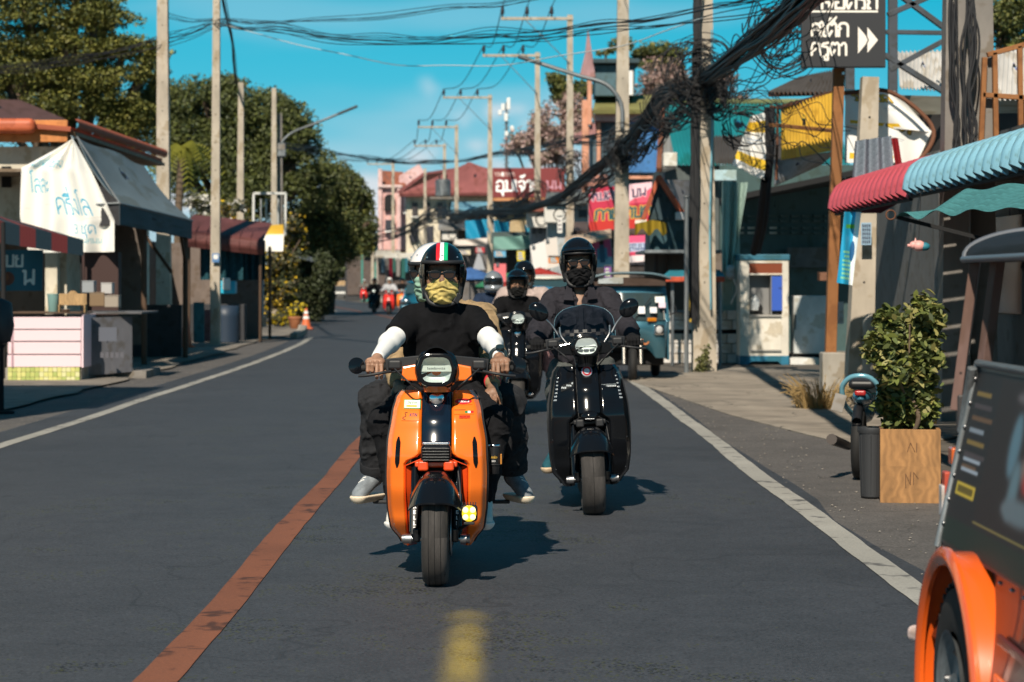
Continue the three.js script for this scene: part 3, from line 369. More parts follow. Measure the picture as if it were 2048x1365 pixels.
{ // long stall shelter behind with grey tarpaulin awning
  const t = thing('stall_shelter', 'grey tarpaulin awning stall shelter left of the road', 'stall'), tp = W_(.155, .20, .225, .75), A = [-6.0, 2.66, -36], B = [-5.75, 2.56, -42.6], C = [-6.85, 3.66, -44], E = [-6.85, 3.76, -37];
  part('awning', quadSheet(A, B, C, E, .012, 20, 16, (u, v) => -.07 * Math.sin(v * Math.PI) - .03 * Math.sin(u * 9) * v), tp, t);
  part('valance', quadSheet([A[0] + .01, A[1] - .34, A[2]], [B[0] + .01, B[1] - .34, B[2]], B, A, .01, 16, 4, (u, v) => .025 * Math.sin(u * 24) * (1 - v)), W_(.05, .075, .09, .8), t);
  part('end_valance', quadSheet([-6.5, 2.28, -36.03], [-5.99, 2.32, -36.01], [-5.99, 2.66, -36.01], [-6.3, 2.95, -36.03], .01, 4, 4), W_(.03, .03, .035, .8), t);
  part('frame_rail', [rod([-6.4, 2.64, -36], A, .02), rod(A, B, .02), rod(A, E, .02)], m.galv, t);
  for (const [x, D] of [[-6.05, 38.8], [-5.85, 42.4], [-6.9, 39.5], [-7.0, 44]]) part('post', rod([x, 0, -D], [x, 2.5, -D], .05), m.woodD, t);
  part('brace', [bar([-6.1, 1.6, -42.4], [-6.6, 2.3, -42.4], .06, .06), bar([-5.85, 1.8, -42.4], [-5.85, 2.3, -41.8], .06, .06)], m.woodD, t);
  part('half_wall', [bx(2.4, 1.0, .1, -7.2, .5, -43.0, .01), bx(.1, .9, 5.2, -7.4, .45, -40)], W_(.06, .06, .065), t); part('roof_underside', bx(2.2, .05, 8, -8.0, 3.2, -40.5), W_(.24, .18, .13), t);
  const cone = thing('traffic_cone', 'shaded orange traffic cone under the brown awning stall', 'cone', [gx(372, 49), .03, -49]); part('body', lathe([[0, .72], [.03, .72], [.045, .66], [.13, .05], [.13, .03], [0, .03]], 18), M(.55, .10, .03, .5), cone); part('base', bx(.34, .035, .34, 0, .018, 0, .01), M(.5, .09, .03, .6), cone);
  const h = thing('shop_house', 'single storey shop house with orange fascia and red tiled roof edge at left', 'house'); 
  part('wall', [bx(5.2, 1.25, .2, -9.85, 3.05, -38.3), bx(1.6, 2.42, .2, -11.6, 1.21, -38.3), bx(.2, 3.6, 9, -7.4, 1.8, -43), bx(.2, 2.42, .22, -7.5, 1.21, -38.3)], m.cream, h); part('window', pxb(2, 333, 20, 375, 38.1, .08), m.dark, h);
  part('fascia', pxb(-80, 240, 134, 284, 37.9, .1, .01), W_(.62, .23, .06, .6), h); part('roller_blind', pxb(-80, 236, 68, 266, 37.6, .25, .1), W_(.58, .13, .05, .55), h);
  const rt = W_(.42, .10, .045, .75); part('roof', quadSheet([-7.1, 3.98, -37.8], [-7.1, 4.0, -48], [-11, 4.75, -48], [-11, 4.3, -37.8], .08, 6, 6), rt, h);
  for (let i = 0; i < 40; i++) part('ridge_tile', xf(new THREE.CylinderGeometry(.085, .095, .24, 8, 1, true, 0, Math.PI).rotateX(Math.PI / 2 + .1), -7.06, 4.03 + .0015 * i, -37.95 - i * .25, 0, 0, -.3), rt, h);
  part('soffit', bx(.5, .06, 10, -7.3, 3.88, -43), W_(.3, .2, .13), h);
  one('house', 'dark maroon roofed house behind the orange shop at left', 'house', [quadSheet(at(-60, 250, 52), at(130, 238, 54), at(40, 200, 60), at(-60, 196, 60), .1), bx(5, 4.5, 4, -13.6, 2.4, -58)], W_(.10, .045, .04), 'roof');
  const bT = pic(1024, 1024, (x) => { x.fillStyle = '#f4f1ea'; x.fillRect(0, 0, 1024, 1024); x.fillStyle = 'rgba(200,190,170,.25)'; for (let i = 0; i < 60; i++) x.fillRect(rnd() * 1024, rnd() * 1024, rnd() * 90, rnd() * 6); thai(x, 'ไข่สดขายส่ง', 60, 250, 70, '#58b5cc', .14); thai(x, 'โลละ', 120, 410, 95, '#3fb0cf', .12); thai(x, 'ครึ่งโล', 430, 540, 110, '#35abd0', .12); thai(x, '3 ชุด', 560, 740, 90, '#2aa0c6', .12); thai(x, 'นนทนน', 620, 880, 52, '#6fb8c8', .13); x.strokeStyle = 'rgba(170,160,140,.6)'; x.lineWidth = 2; x.beginPath(); x.moveTo(600, 700); x.lineTo(1010, 640); x.stroke(); });
  const bn = thing('tarpaulin_banner', 'white tarpaulin banner with cyan hand lettering draped from a peak at left', 'banner');
  part('sheet', shell((u, v) => { const l = [[30, 505], [16, 430], [18, 330], [130, 268]], tt = v * 3, k = Math.min(2, Math.floor(tt)), s = tt - k; const L = [lerp(l[k][0], l[k + 1][0], s), lerp(l[k][1], l[k + 1][1], s)], r = [[219, 503], [217, 440], [170, 340], [131, 267]], R = [lerp(r[k][0], r[k + 1][0], s), lerp(r[k][1], r[k + 1][1], s)]; const D = .9 - .5 * u + .14 * Math.sin(u * 17 - v * 4) * (1 - v * .6) + .25 * Math.abs(u - .35) * (1 - v); return atz(lerp(L[0], R[0], u), lerp(L[1], R[1], u), 35.4, D).toArray(); }, 44, 36, [0, 0, -.012]), bT, bn);
}
{ // near left striped awning
  const t = thing('striped_awning', 'awning with maroon and dark blue stripes at the left edge', 'awning'), c1 = C_(.22, .05, .055), c2 = C_(.03, .06, .085), N = 9;
  for (let i = 0; i < N; i++) { const u0 = i / N, u1 = (i + 1) / N, a = u => at(lerp(-120, 166, u), lerp(468, 512, u), lerp(33.0, 34.4, u)), b = u => at(lerp(-120, 166, u), lerp(415, 480, u), lerp(33.0, 34.4, u)), c = u => at(lerp(-140, 70, u), lerp(395, 452, u), lerp(34.0, 35.2, u)); part('stripe', [shell((s, v) => a(lerp(u0, u1, s)).lerp(b(lerp(u0, u1, s)), v).toArray(), 3, 6, [0, 0, -.008]), shell((s, v) => b(lerp(u0, u1, s)).lerp(c(lerp(u0, u1, s)), v).toArray(), 3, 6, [0, -.008, 0])], i % 2 ? c1 : c2, t); }
  part('pole', [rod([gx(5, 33.1), 0, -33.2], at(5, 445, 33.2), .035), rod([gx(160, 34.3), 0.99, -34.5], at(160, 490, 34.5), .018)], m.dark, t);
  const s = thing('shop_banner', 'teal hanging banner with white letters and a food picture under the striped awning', 'banner'); part('sheet', sheetPx([[-60, 582], [84, 582], [86, 500], [-60, 500]], 35.0, .01, (u, v) => .03 * Math.sin(u * 9)), pic(512, 300, (x) => { x.fillStyle = '#155d72'; x.fillRect(0, 0, 512, 300); thai(x, 'บย', 240, 40, 80, '#cdd', .2); x.fillStyle = '#5b3526'; x.beginPath(); x.arc(260, 210, 50, 0, 7); x.fill(); x.fillStyle = '#7a4a2c'; x.beginPath(); x.arc(245, 200, 26, 0, 7); x.fill(); thai(x, 'น', 370, 150, 100, '#cdd', .2); }), s);
  { const q = thing('shop_house', 'tall pale shop house left of the camera, before the stalls', 'house', [-9.2, 0, -21.5]); part('wall', bx(6.2, 6.1, 5, 0, 3.05, 0), m.cream, q); part('roof', bx(6.4, .12, 5.2, 0, 6.2, 0), m.concD, q); for (const x of [-1.6, .2, 2]) part('window', bx(.9, 1.2, .06, x, 4.2, 2.52), M(.05, .06, .07, .2), q); part('door', bx(1.2, 2.2, .06, 1.4, 1.1, 2.52), m.woodD, q); }
  const k = thing('display_stand', 'dark round topped stand at the far left edge of the pavement', 'stand', [gx(2, 24.8), 0, -24.8]); part('post', lathe([[0, 0], [.14, 0], [.14, .03], [.03, .05], [.022, .7], [.05, .75], [0, .75]], 16), m.dark, k); part('top', [lathe([[0, .75], [.1, .78], [.14, .95], [.11, 1.2], [0, 1.25]], 16)], M(.04, .04, .045, .5), k);
  one('stall_partition', 'dark partition wall behind the stalls at left', 'wall', [pxb(-60, 430, 290, 690, 41, .1), bx(3, .06, 5, -8.9, 3.0, -41.5)], W_(.16, .13, .11), 'panel');
}
{ // brown bullnose awning shop
  const t = thing('roadside_shop', 'small shop under a brown rolled awning left of the road', 'shop'), br = W_(.155, .05, .045, .6);
  const prof = v => { const a = v * 1.9; return v < .45 ? [0.30 + .16 * Math.sin(v / .45 * 1.57) - .16, -.42 + .42 * v / .45 * 1] : [.3 - (v - .45) / .55 * 1.8, .0 + (v - .45) / .55 * .38]; };
  part('awning', shell((u, v) => { const q = [[.18, -.34], [.26, -.2], [.24, -.06], [.14, .02], [-.4, .16], [-1.8, .45]], k = Math.min(4, Math.floor(v * 5)), s = v * 5 - k; const z = lerp(q[k][0], q[k + 1][0], s), y = lerp(q[k][1], q[k + 1][1], s); return [lerp(-7.5, -5.65, u), 2.62 - u * .2 + y, -54 + z - u * .5]; }, 24, 20, [0, -.02, -.005]), br, t);
  for (let i = 0; i < 8; i++) part('awning_rib', tube([[.18, -.34], [.27, -.2], [.25, -.06], [.15, .03], [-.4, .17]].map(q => [lerp(-7.45, -5.7, i / 7), 2.62 - i / 7 * .2 + q[1], -54 + q[0] - i / 7 * .5]), .014, 16, 5), br, t);
  part('back_wall', bx(2.6, 2.4, .1, -7.3, 1.2, -57), W_(.18, .14, .12), t); part('side_wall', bx(.1, 2.4, 3, -8.4, 1.2, -55.5), W_(.18, .14, .12), t); part('counter', bx(1.5, .9, .5, -6.9, .45, -55, .02), W_(.04, .04, .045), t);
  for (const [x, z] of [[-5.75, -54.6], [-7.4, -54.2], [-5.75, -56.8]]) part('post', rod([x, 0, z], [x, 2.3, z], .04), m.woodD, t);
  const c = thing('curtain', 'dark teal curtain hanging under the brown awning', 'curtain'); part('cloth', shell((u, v) => atz(lerp(400, 486, u), lerp(560, 480, v), 54.6, .05 * Math.sin(u * 30)).toArray(), 40, 4), C_(.03, .11, .14), c); 
  const c2 = dup(c, [at(96 + CX, CY, 55).x, 0, -.6], 'narrow teal curtain at the right end of the brown awning'); c2.scale.set(.75, 1, 1); c2.position.x = -1.07;
  one('cooler', 'bright blue and white cooler box under the brown awning', 'cooler', [pxb(440, 562, 470, 588, 54.5, .4, .03)], M(.03, .45, .65, .4), 'case'); one('cloth_cover', 'white cloth on the blue cooler', 'cloth', [pxb(444, 556, 460, 580, 54.4, .06, .03)], m.white, 'cloth');
  one('oil_drum', 'dark drum between the slim pole and the next pole', 'drum', [lathe([[0, 0], [.28, 0], [.29, .02], [.28, .3], [.29, .32], [.28, .6], [.29, .85], [0, .86]], 20).translate(gx(452, 53), 0.03, -53)], M(.02, .035, .06, .5));
  one('painted_panel', 'teal and red painted panel leaning below the awning stall', 'panel', [pxb(386, 605, 408, 686, 50.5, .05, .01)], W_(.05, .16, .18), 'panel'); one('leaning_panel', 'pink blotched panel leaning beside the teal one', 'panel', [pxb(404, 620, 420, 684, 50.8, .05, .01)], W_(.22, .09, .09), 'panel');
  const f = thing('sign_frame', 'empty white metal sign frame with bare tubes in the flowering bush', 'frame'); const fr = (a, b, w = .07) => bar(at(...a, 71), at(...b, 71), w, w); part('frame', [fr([507, 387], [572, 387]), fr([507, 387], [506, 468]), fr([571, 387], [570, 470]), fr([506, 468], [571, 470])], M(.6, .6, .58, .5), f); for (const x of [522, 532, 556]) part('tube', rod(at(x, 398, 71.1), at(x, 455, 71.1), .03), M(.5, .5, .48, .5), f);
  part('post', rod(at(524, 470, 71.1), at(523, 633, 71.1), .07), M(.15, .24, .30, .5), f); part('footing', bx(.3, .36, .3, gx(523, 71.1), .18, -71.1, .03), m.conc, f);
  const y = thing('yellow_white_sign', 'yellow and white sheet sign under the empty frame', 'sign'); part('sheet', sheetPx([[514, 503], [566, 503], [567, 449], [492, 453]], 70.6, .02, (u, v) => .05 * Math.sin(v * 5 + u * 2)), pic(256, 256, (x) => { x.fillStyle = '#f3eee4'; x.fillRect(0, 0, 256, 256); x.fillStyle = '#edbd45'; x.fillRect(0, 0, 256, 92); x.fillStyle = 'rgba(120,130,140,.35)'; for (let i = 0; i < 4; i++) x.fillRect(40, 118 + i * 26, 160, 7); }), y);
  const cone = thing('traffic_cone', 'sunlit orange traffic cone with white bands at the kerb', 'cone', [gx(612, 68.5), .03, -68.5]); part('body', lathe([[0, .62], [.03, .62], [.15, .04], [.15, .02], [0, .02]], 20), M(.62, .13, .04, .5), cone); part('base', bx(.42, .035, .42, 0, .02, 0, .01), M(.6, .12, .04, .5), cone); for (const yy of [.3, .45]) part('band', lathe([[.152 - yy * .195 + .008, yy], [.152 - (yy + .085) * .195 + .008, yy + .085]], 20), m.white, cone);
  [[498, 640, .18, 70], [560, 640, .16, 71.5], [590, 648, .2, 69]].forEach(([x, yy, r, D], i) => { const p = thing('flower_pot', ['dark grey pot beside the short climbing pole', 'dark pot under the flowering bush', 'terracotta pot heap beside the traffic cone'][i], 'pot', [gx(x, D), .03, -D]); part('pot', lathe([[0, 0], [r * .7, 0], [r, .3], [r * 1.08, .3], [r * 1.08, .36], [r * .9, .36], [r * .85, .28], [0, .28]], 18), i === 2 ? W_(.42, .16, .07) : W_(.045, .05, .06), p); });
  one('lean_to_roof', 'small grey sheet roof over the dark hedge', 'roof', [corr(at(590, 515, 80), at(640, 527, 82), at(634, 517, 84), at(590, 508, 84), 6, .02)], m.galv, 'sheet');
}
// --- far middle
function facade(label, boxes, o = {}) { const t = thing(o.name || 'building', label, o.cat || 'building'); boxes.forEach(([n, x0, y0, x1, y1, D, dep, mt]) => part(n, pxb(x0, y0, x1, y1, D, dep, .02), mt, t)); return t; }
const pinkW = W_(.80, .47, .44, .8), maroon = W_(.30, .095, .09, .8);
{
  const t = facade('pink building with an arched window and stepped gable far down the road', [['wall', 757, 372, 800, 500, 190, 8, pinkW], ['wall', 797, 372, 868, 500, 192, 8, W_(.75, .50, .50)], ['pilaster', 756, 338, 764, 500, 189.7, .4, W_(.78, .52, .5)], ['pilaster', 794, 372, 801, 500, 189.6, .4, W_(.78, .52, .5)], ['cornice', 756, 370, 804, 375, 189.5, .6, W_(.8, .6, .58)]], {});
  part('roof', sheetPx([[764, 373, 190], [812, 373, 190], [806, 344, 194], [764, 341, 194]], 190, .2), W_(.34, .11, .06), t);
  part('gable', sheetPx([[798, 378, 191], [868, 374, 191], [838, 328, 191], [798, 352, 191]], 191, .5), W_(.76, .5, .5), t);
  part('arched_window', extr([[-.42, 0], [.42, 0], ...[...Array(9)].map((_, i) => [.42 * Math.cos(i / 8 * 3.14), .95 + .42 * Math.sin(i / 8 * 3.14)])].map(p => [p[0] * 1.0, p[1]]), .15, .02).translate(at(779, 422, 189.6).x, at(779, 422, 189.6).y, -189.8), m.dark, t);
  for (const [x0, y0, x1, y1] of [[770, 440, 790, 462], [808, 395, 820, 425], [832, 395, 846, 425]]) { const w = part('window', pxb(x0, y0, x1, y1, 189.6, .12), M(.05, .05, .06, .2), t); part('frame', pxb(x0 - 1.5, y1, x1 + 1.5, y1 + 2.5, 189.4, .3), m.white, w); }
  const c = facade('cream two storey building under a maroon hipped roof far ahead', [['wall', 812, 392, 1010, 520, 150, 10, W_(.82, .73, .57)], ['eave_band', 800, 384, 1012, 392, 149.3, 1, W_(.16, .1, .09)]]);
  part('roof', [sheetPx([[798, 388, 149], [1000, 384, 149], [968, 336, 154], [940, 324, 154]], 149, .2), sheetPx([[798, 388, 149], [850, 372, 158], [915, 340, 156], [850, 350, 152]], 150, .2), sheetPx([[880, 386, 148.6], [1014, 386, 148.6], [985, 340, 153], [935, 324, 153]], 150, .2)], maroon, c);
  for (let i = 0; i < 7; i++) { const x = 824 + i * 25, w = part('window', pxb(x, 405, x + 11, 432, 149.8, .14), M(.06, .05, .05, .3), c); part('sill', pxb(x - 2, 433, x + 13, 435, 149.6, .3), m.white, w); }
  for (let i = 0; i < 5; i++) part('window', pxb(820 + i * 30, 452, 836 + i * 30, 485, 149.8, .14), M(.05, .05, .06, .3), c);
  const sg = thing('shop_sign', 'large maroon billboard with white Thai lettering over the market', 'sign'); const sd = 108;
  part('board', pxb(985, 336, 1130, 396, sd + .06, .3), maroon, sg); part('print', sheetPx([[986, 395], [1129, 395], [1129, 337], [986, 337]], sd, .01), pic(1024, 420, (x) => { x.fillStyle = '#7d2f30'; x.fillRect(0, 0, 1024, 420); thai(x, 'รานอาหาร', 20, 60, 50, '#e8cfc6', .16); thai(x, 'อุ่มเจ้าะ', 40, 175, 150, '#fff', .2); thai(x, 'นน', 760, 180, 120, '#c9a', .14); }), sg); part('trim', pxb(985, 396, 1090, 402, sd, .3), W_(.7, .32, .14), sg);
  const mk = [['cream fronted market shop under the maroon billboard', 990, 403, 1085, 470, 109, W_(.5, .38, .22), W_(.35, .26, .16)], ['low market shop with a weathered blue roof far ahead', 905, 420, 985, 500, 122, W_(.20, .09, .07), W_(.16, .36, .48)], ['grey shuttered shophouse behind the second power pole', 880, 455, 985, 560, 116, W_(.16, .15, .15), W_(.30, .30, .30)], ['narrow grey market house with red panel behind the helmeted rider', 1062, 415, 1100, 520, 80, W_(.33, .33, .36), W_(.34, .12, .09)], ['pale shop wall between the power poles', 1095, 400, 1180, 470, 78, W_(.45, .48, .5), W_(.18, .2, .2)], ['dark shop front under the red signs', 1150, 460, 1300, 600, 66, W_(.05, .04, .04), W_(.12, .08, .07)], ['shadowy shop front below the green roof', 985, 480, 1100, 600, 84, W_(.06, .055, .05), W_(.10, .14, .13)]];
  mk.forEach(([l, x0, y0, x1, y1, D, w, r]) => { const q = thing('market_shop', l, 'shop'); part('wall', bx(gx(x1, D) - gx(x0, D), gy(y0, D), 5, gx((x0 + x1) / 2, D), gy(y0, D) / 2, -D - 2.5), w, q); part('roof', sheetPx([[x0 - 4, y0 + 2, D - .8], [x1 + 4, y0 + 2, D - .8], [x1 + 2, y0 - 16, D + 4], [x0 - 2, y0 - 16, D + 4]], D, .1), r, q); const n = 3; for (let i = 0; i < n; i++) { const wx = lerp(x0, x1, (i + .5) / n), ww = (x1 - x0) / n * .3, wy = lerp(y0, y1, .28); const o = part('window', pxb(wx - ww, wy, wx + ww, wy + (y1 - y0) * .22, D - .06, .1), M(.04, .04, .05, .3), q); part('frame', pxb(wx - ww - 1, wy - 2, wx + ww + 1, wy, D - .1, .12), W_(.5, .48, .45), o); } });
  const bl = M(.01, .27, .47, .6), bt = (l, q, D, mt = bl) => one('tarpaulin', l, 'tarpaulin', [sheetPx(q, D, .02, (u, v) => .12 * Math.sin(u * 7 + v * 3))], mt, 'sheet');
  bt('bright blue tarpaulin wall beside the second far pole', [[932, 478], [980, 478], [980, 438], [930, 442]], 100); bt('bright blue tarpaulin right of the third far pole', [[988, 474], [1018, 474], [1020, 443], [988, 440]], 97); bt('small pale blue tarpaulin over the market passage', [[1050, 472], [1066, 472], [1066, 450], [1050, 450]], 90, M(.06, .30, .42, .6));
  bt('pale green sheet canopy left of the black helmet', [[986, 500], [1062, 498], [1058, 472], [988, 474]], 83, M(.16, .32, .28, .7)); bt('white cloth over the grey shophouse', [[905, 492], [975, 490], [975, 476], [910, 480]], 95, M(.62, .55, .5, .7));
  for (const [l, q, D, c] of [['white notice board hanging beside the market passage', [[1068, 545], [1096, 534], [1090, 482], [1060, 492]], 60, [.72, .70, .68]], ['white notice board with an orange patch', [[1090, 540], [1118, 532], [1114, 474], [1088, 480]], 61, [.66, .6, .55]], ['pink market banner hanging behind the silver helmet', [[988, 572], [1012, 572], [1012, 528], [988, 528]], 74, [.72, .16, .18]], ['small grey triangle tarpaulin behind the market', [[945, 540], [970, 540], [962, 510], [956, 506]], 92, [.35, .36, .38]]]) { const b = thing('hanging_board', l, 'board'); part('sheet', sheetPx(q, D, .03), M(...c, .7), b); part('clip', pxb(q[3][0] + 4, q[3][1] - 1, q[3][0] + 10, q[3][1] + 5, D - .05, .04), M(.1, .12, .14, .6), b); }
  // antenna mast
  const a = thing('antenna_mast', 'slim steel mobile phone mast with white panel antennas against the sky', 'mast', [gx(1013, 170), 0, -170]); const Y = p => gy(p, 170); part('mast', [rod([0, 0, 0], [0, Y(205), 0], .16, .09), ...[...Array(14)].map((_, i) => rod([-.22, Y(350 - i * 10), 0], [.22, Y(345 - i * 10), .1], .03))], m.galv, a); for (const [x, y, h] of [[1006, 215, 14], [1017, 208, 24], [1012, 235, 16], [1024, 258, 12], [1000, 226, 10], [1013, 268, 10]]) part('panel_antenna', bx(.26, h / 27, .2, (x - 1013) / 27, Y(y), .2, .05), m.white, a);
  // far street clutter on the left of the bend
  [['dark low shop beyond the hedge with a grey sheet roof', 690, 470, 735, 590, 175, .05, .05, .055, [.3, .31, .32]], ['teal fronted shop at the far bend', 722, 478, 752, 590, 172, .05, .28, .24, [.12, .12, .12]], ['pale shop at the far bend beside the clothes', 752, 505, 800, 590, 165, .40, .36, .32, [.5, .46, .4]], ['white canopied clothes stall at the far bend', 770, 510, 830, 590, 140, .12, .13, .14, [.66, .62, .55]]].forEach(([l, x0, y0, x1, y1, D, r, g, b, rc]) => { const q = thing('market_shop', l, 'shop'); part('wall', bx(gx(x1, D) - gx(x0, D), gy(y0, D), 3, gx((x0 + x1) / 2, D), gy(y0, D) / 2, -D - 1.5), W_(r, g, b), q); part('awning', sheetPx([[x0 - 3, y0 + 8, D - 1.5], [x1 + 3, y0 + 8, D - 1.5], [x1, y0 - 4, D], [x0, y0 - 4, D]], D, .1), W_(...rc), q); part('shop_opening', pxb(x0 + 4, y0 + 22, x1 - 4, y1, D - .1, .1), W_(.12, .09, .08), q); });
  [[766, .14, .25, .35], [774, .35, .33, .32], [781, .35, .03, .06], [787, .10, .3, .26], [796, .55, .52, .5], [806, .08, .28, .25], [812, .1, .4, .5]].forEach(([x, r, g, b], i) => one('hung_shirt', ['faded blue', 'grey', 'crimson', 'green', 'white', 'dark green', 'turquoise'][i] + ' garment hanging at the far clothes stall', 'garment', [shell((u, v) => atz(lerp(x - 3.6, x + 3.6, u), lerp(545 + 8 * (i % 3), 516, v), 137.5, .08 * Math.sin(u * 12)).toArray(), 10, 4, [0, 0, -.03])], C_(r, g, b), 'cloth'));
}
// --- right: tall peach tower building and coloured roofs
{
  const D = 90, pe = W_(.72, .34, .22, .75), tw = W_(.07, .14, .17, .6), t = thing('tower_building', 'peach and teal shop building with a pointed ornament and square teal tower', 'building');
  part('column', [pxb(1164, 200, 1178, 430, D - .3, .4, .03), pxb(1175, 155, 1184, 250, D - .4, .3, .03)], pe, t); part('spire', [extr([[-.35, 0], [.25, 0], [.12, .9], [-.02, 1.9], [-.12, .9]], .2, .02).translate(at(1177, 155, D).x, at(1177, 155, D).y, -D)], W_(.42, .24, .25), t);
  part('tower', pxb(1190, 130, 1270, 192, D, 2, .03), tw, t); part('tower_cap', pxb(1186, 117, 1280, 126, D - .4, 2.6, .03), W_(.04, .075, .09), t); part('tower_light_strip', pxb(1252, 140, 1266, 190, D - .08, .1), m.white, t);
  part('roof', sheetPx([[1186, 220, D - 1], [1330, 220, D - 1], [1322, 190, D + 2], [1192, 190, D + 2]], D, .15), W_(.22, .21, .07), t); part('fascia', pxb(1190, 221, 1318, 242, D - .6, .5), W_(.70, .40, .36), t);
  part('wall', pxb(1186, 242, 1320, 600, D, 4), W_(.10, .16, .20), t); part('blue_panel', pxb(1240, 240, 1318, 345, D - .2, .15), W_(.05, .19, .46, .5), t); part('column', pxb(1194, 245, 1201, 330, D - .3, .3), pe, t); part('base_wall', pxb(1166, 350, 1215, 372, D - .5, .4), W_(.60, .28, .22), t); part('frame_rail', pxb(1240, 352, 1320, 358, D - .3, .2), pe, t);
  part('side_wing', [sheetPx([[1148, 290, D - .2], [1192, 268, D - .2], [1192, 245, D - .2], [1148, 270, D - .2]], D, .2)], W_(.4, .2, .2), t); for (const y of [260, 285, 310]) part('window', pxb(1205, y, 1232, y + 18, D - .08, .12), M(.04, .05, .06, .25), t);
  const g = thing('roofed_hall', 'long turquoise metal roofed hall behind the tangled pole', 'building'), tq = W_(.012, .24, .27, .55);
  part('roof', [corr(at(1350, 330, 61), at(1700, 330, 57), at(1665, 205, 64), at(1320, 205, 66), 44, .03, 4)], tq, g); part('gable_wall', sheetPx([[1318, 340, 60], [1352, 330, 60], [1326, 205, 63], [1322, 205, 63]], 60, .1), W_(.20, .21, .21), g); part('ridge', rod(at(1318, 204, 65.9), at(1668, 204, 63.9), .09), W_(.17, .19, .08), g); part('wall', pxb(1330, 330, 1690, 560, 61, 5), W_(.10, .12, .12), g); part('white_box', pxb(1327, 305, 1355, 333, 59, .5, .03), W_(.7, .68, .62), g);
  part('barge_board', bar(at(1318, 340, 59.8), at(1326, 198, 62.8), .14, .14), W_(.2, .075, .04), g);
  const o = thing('grey_tile_roof', 'dark ribbed lean-to roof above the pale green column', 'roof'); part('sheet', corr(at(1430, 328, 44), at(1570, 335, 44), at(1575, 270, 48), at(1425, 272, 48), 24, .025, 3), W_(.085, .075, .07), o); part('fascia', pxb(1424, 340, 1474, 362, 43, .3, .02), W_(.42, .58, .62), o);
  const s = thing('gabled_kiosk', 'small kiosk with a red edged gable roof and grey sheet behind the tangled pole', 'kiosk'), k = 44;
  part('barge_board', [bar(at(1316, 352, k), at(1368, 432, k), .16, .10), bar(at(1318, 352, k), at(1286, 440, k), .08, .08)], W_(.42, .085, .03, .6), s); part('roof', [sheetPx([[1370, 428, k], [1398, 420, k + 3], [1396, 360, k + 3], [1322, 360, k + .1]], k, .04)], W_(.23, .22, .23), s); part('gable', sheetPx([[1296, 440], [1366, 440], [1322, 362], [1316, 362]], k + .15, .05), W_(.03, .06, .075), s); part('eave_trim', pxb(1352, 424, 1392, 440, k - .2, .2, .02), W_(.55, .55, .55), s); part('wall', pxb(1300, 440, 1392, 520, k + .2, 1.5), W_(.03, .08, .10), s);
  one('yellow_cloth', 'ragged yellow and brown cloth drooping under the kiosk gable', 'cloth', [shell((u, v) => atz(lerp(1270, 1334, u), lerp(472 - 14 * Math.sin(u * 7) ** 2, 440 + 14 * Math.abs(u - .55), v), k - .2, .08 * Math.sin(u * 14)).toArray(), 24, 8)], C_(.42, .29, .03), 'cloth');
  const sig = (label, q, D, w, h, draw) => { const b = thing('market_sign', label, 'sign'); part('sheet', sheetPx(q, D, .03), pic(w, h, draw), b); part('back_frame', [rod(at(q[0][0], q[0][1], D + .08), at(q[3][0], q[3][1], D + .08), .03), rod(at(q[1][0], q[1][1], D + .08), at(q[2][0], q[2][1], D + .08), .03)], m.galv, b); };
  sig('large red and pink sign with white and yellow Thai letters behind the lamp pole', [[1178, 462], [1302, 455], [1304, 364], [1178, 378]], 62, 1024, 760, x => { x.fillStyle = '#c12a4a'; x.fillRect(0, 0, 1024, 760); x.fillStyle = '#f3c9d4'; x.fillRect(560, 0, 470, 330); x.fillStyle = '#e0546f'; x.beginPath(); x.moveTo(600, 330); x.lineTo(1024, 90); x.lineTo(1024, 330); x.fill(); thai(x, 'หมดนห บน', 40, 90, 130, '#3a2350', .2, '#f5d8e0'); thai(x, 'กวย ตบก', 100, 400, 170, '#1d5560', .22, '#e9b72e'); x.fillStyle = '#c22a22'; x.fillRect(0, 600, 1024, 160); x.fillStyle = '#3c8a77'; x.fillRect(420, 620, 170, 120); x.fillStyle = '#e8e0d0'; x.fillRect(760, 620, 190, 110); });
  sig('pink and blue lettered sheet below the red sign', [[1254, 526], [1302, 522], [1302, 470], [1254, 472]], 55, 400, 400, x => { x.fillStyle = '#e3547f'; x.fillRect(0, 0, 400, 400); x.fillStyle = '#9fb0d0'; x.fillRect(0, 110, 400, 130); thai(x, 'สนนบ', 40, 130, 95, '#33427c', .2, '#dfe6f0'); x.fillStyle = '#d33a55'; x.fillRect(0, 260, 400, 30); x.fillStyle = '#eadadb'; x.fillRect(0, 300, 400, 100); });
  sig('yellow sign with green Thai letters beside the steel pipe', [[1306, 508], [1372, 506], [1372, 470], [1306, 472]], 46, 512, 280, x => { x.fillStyle = '#ead23c'; x.fillRect(0, 0, 512, 280); x.fillStyle = '#ee8a8c'; x.fillRect(0, 0, 512, 40); x.fillStyle = '#df4a2a'; x.fillRect(0, 235, 512, 45); thai(x, 'มารวรา', 40, 80, 110, '#4c8a3a', .18); });
  sig('poster with a blue figure beside the second rider helmet', [[1186, 536], [1226, 534], [1220, 474], [1184, 478]], 58, 256, 380, x => { x.fillStyle = '#a8507e'; x.fillRect(0, 0, 256, 380); x.fillStyle = '#7fb2c4'; x.fillRect(0, 250, 256, 130); x.fillStyle = '#235a78'; x.fillRect(96, 90, 70, 230); x.fillStyle = '#2a1c1a'; x.beginPath(); x.arc(130, 60, 34, 0, 7); x.fill(); x.fillStyle = '#3f86a5'; x.fillRect(60, 130, 36, 150); x.fillRect(166, 130, 36, 150); });
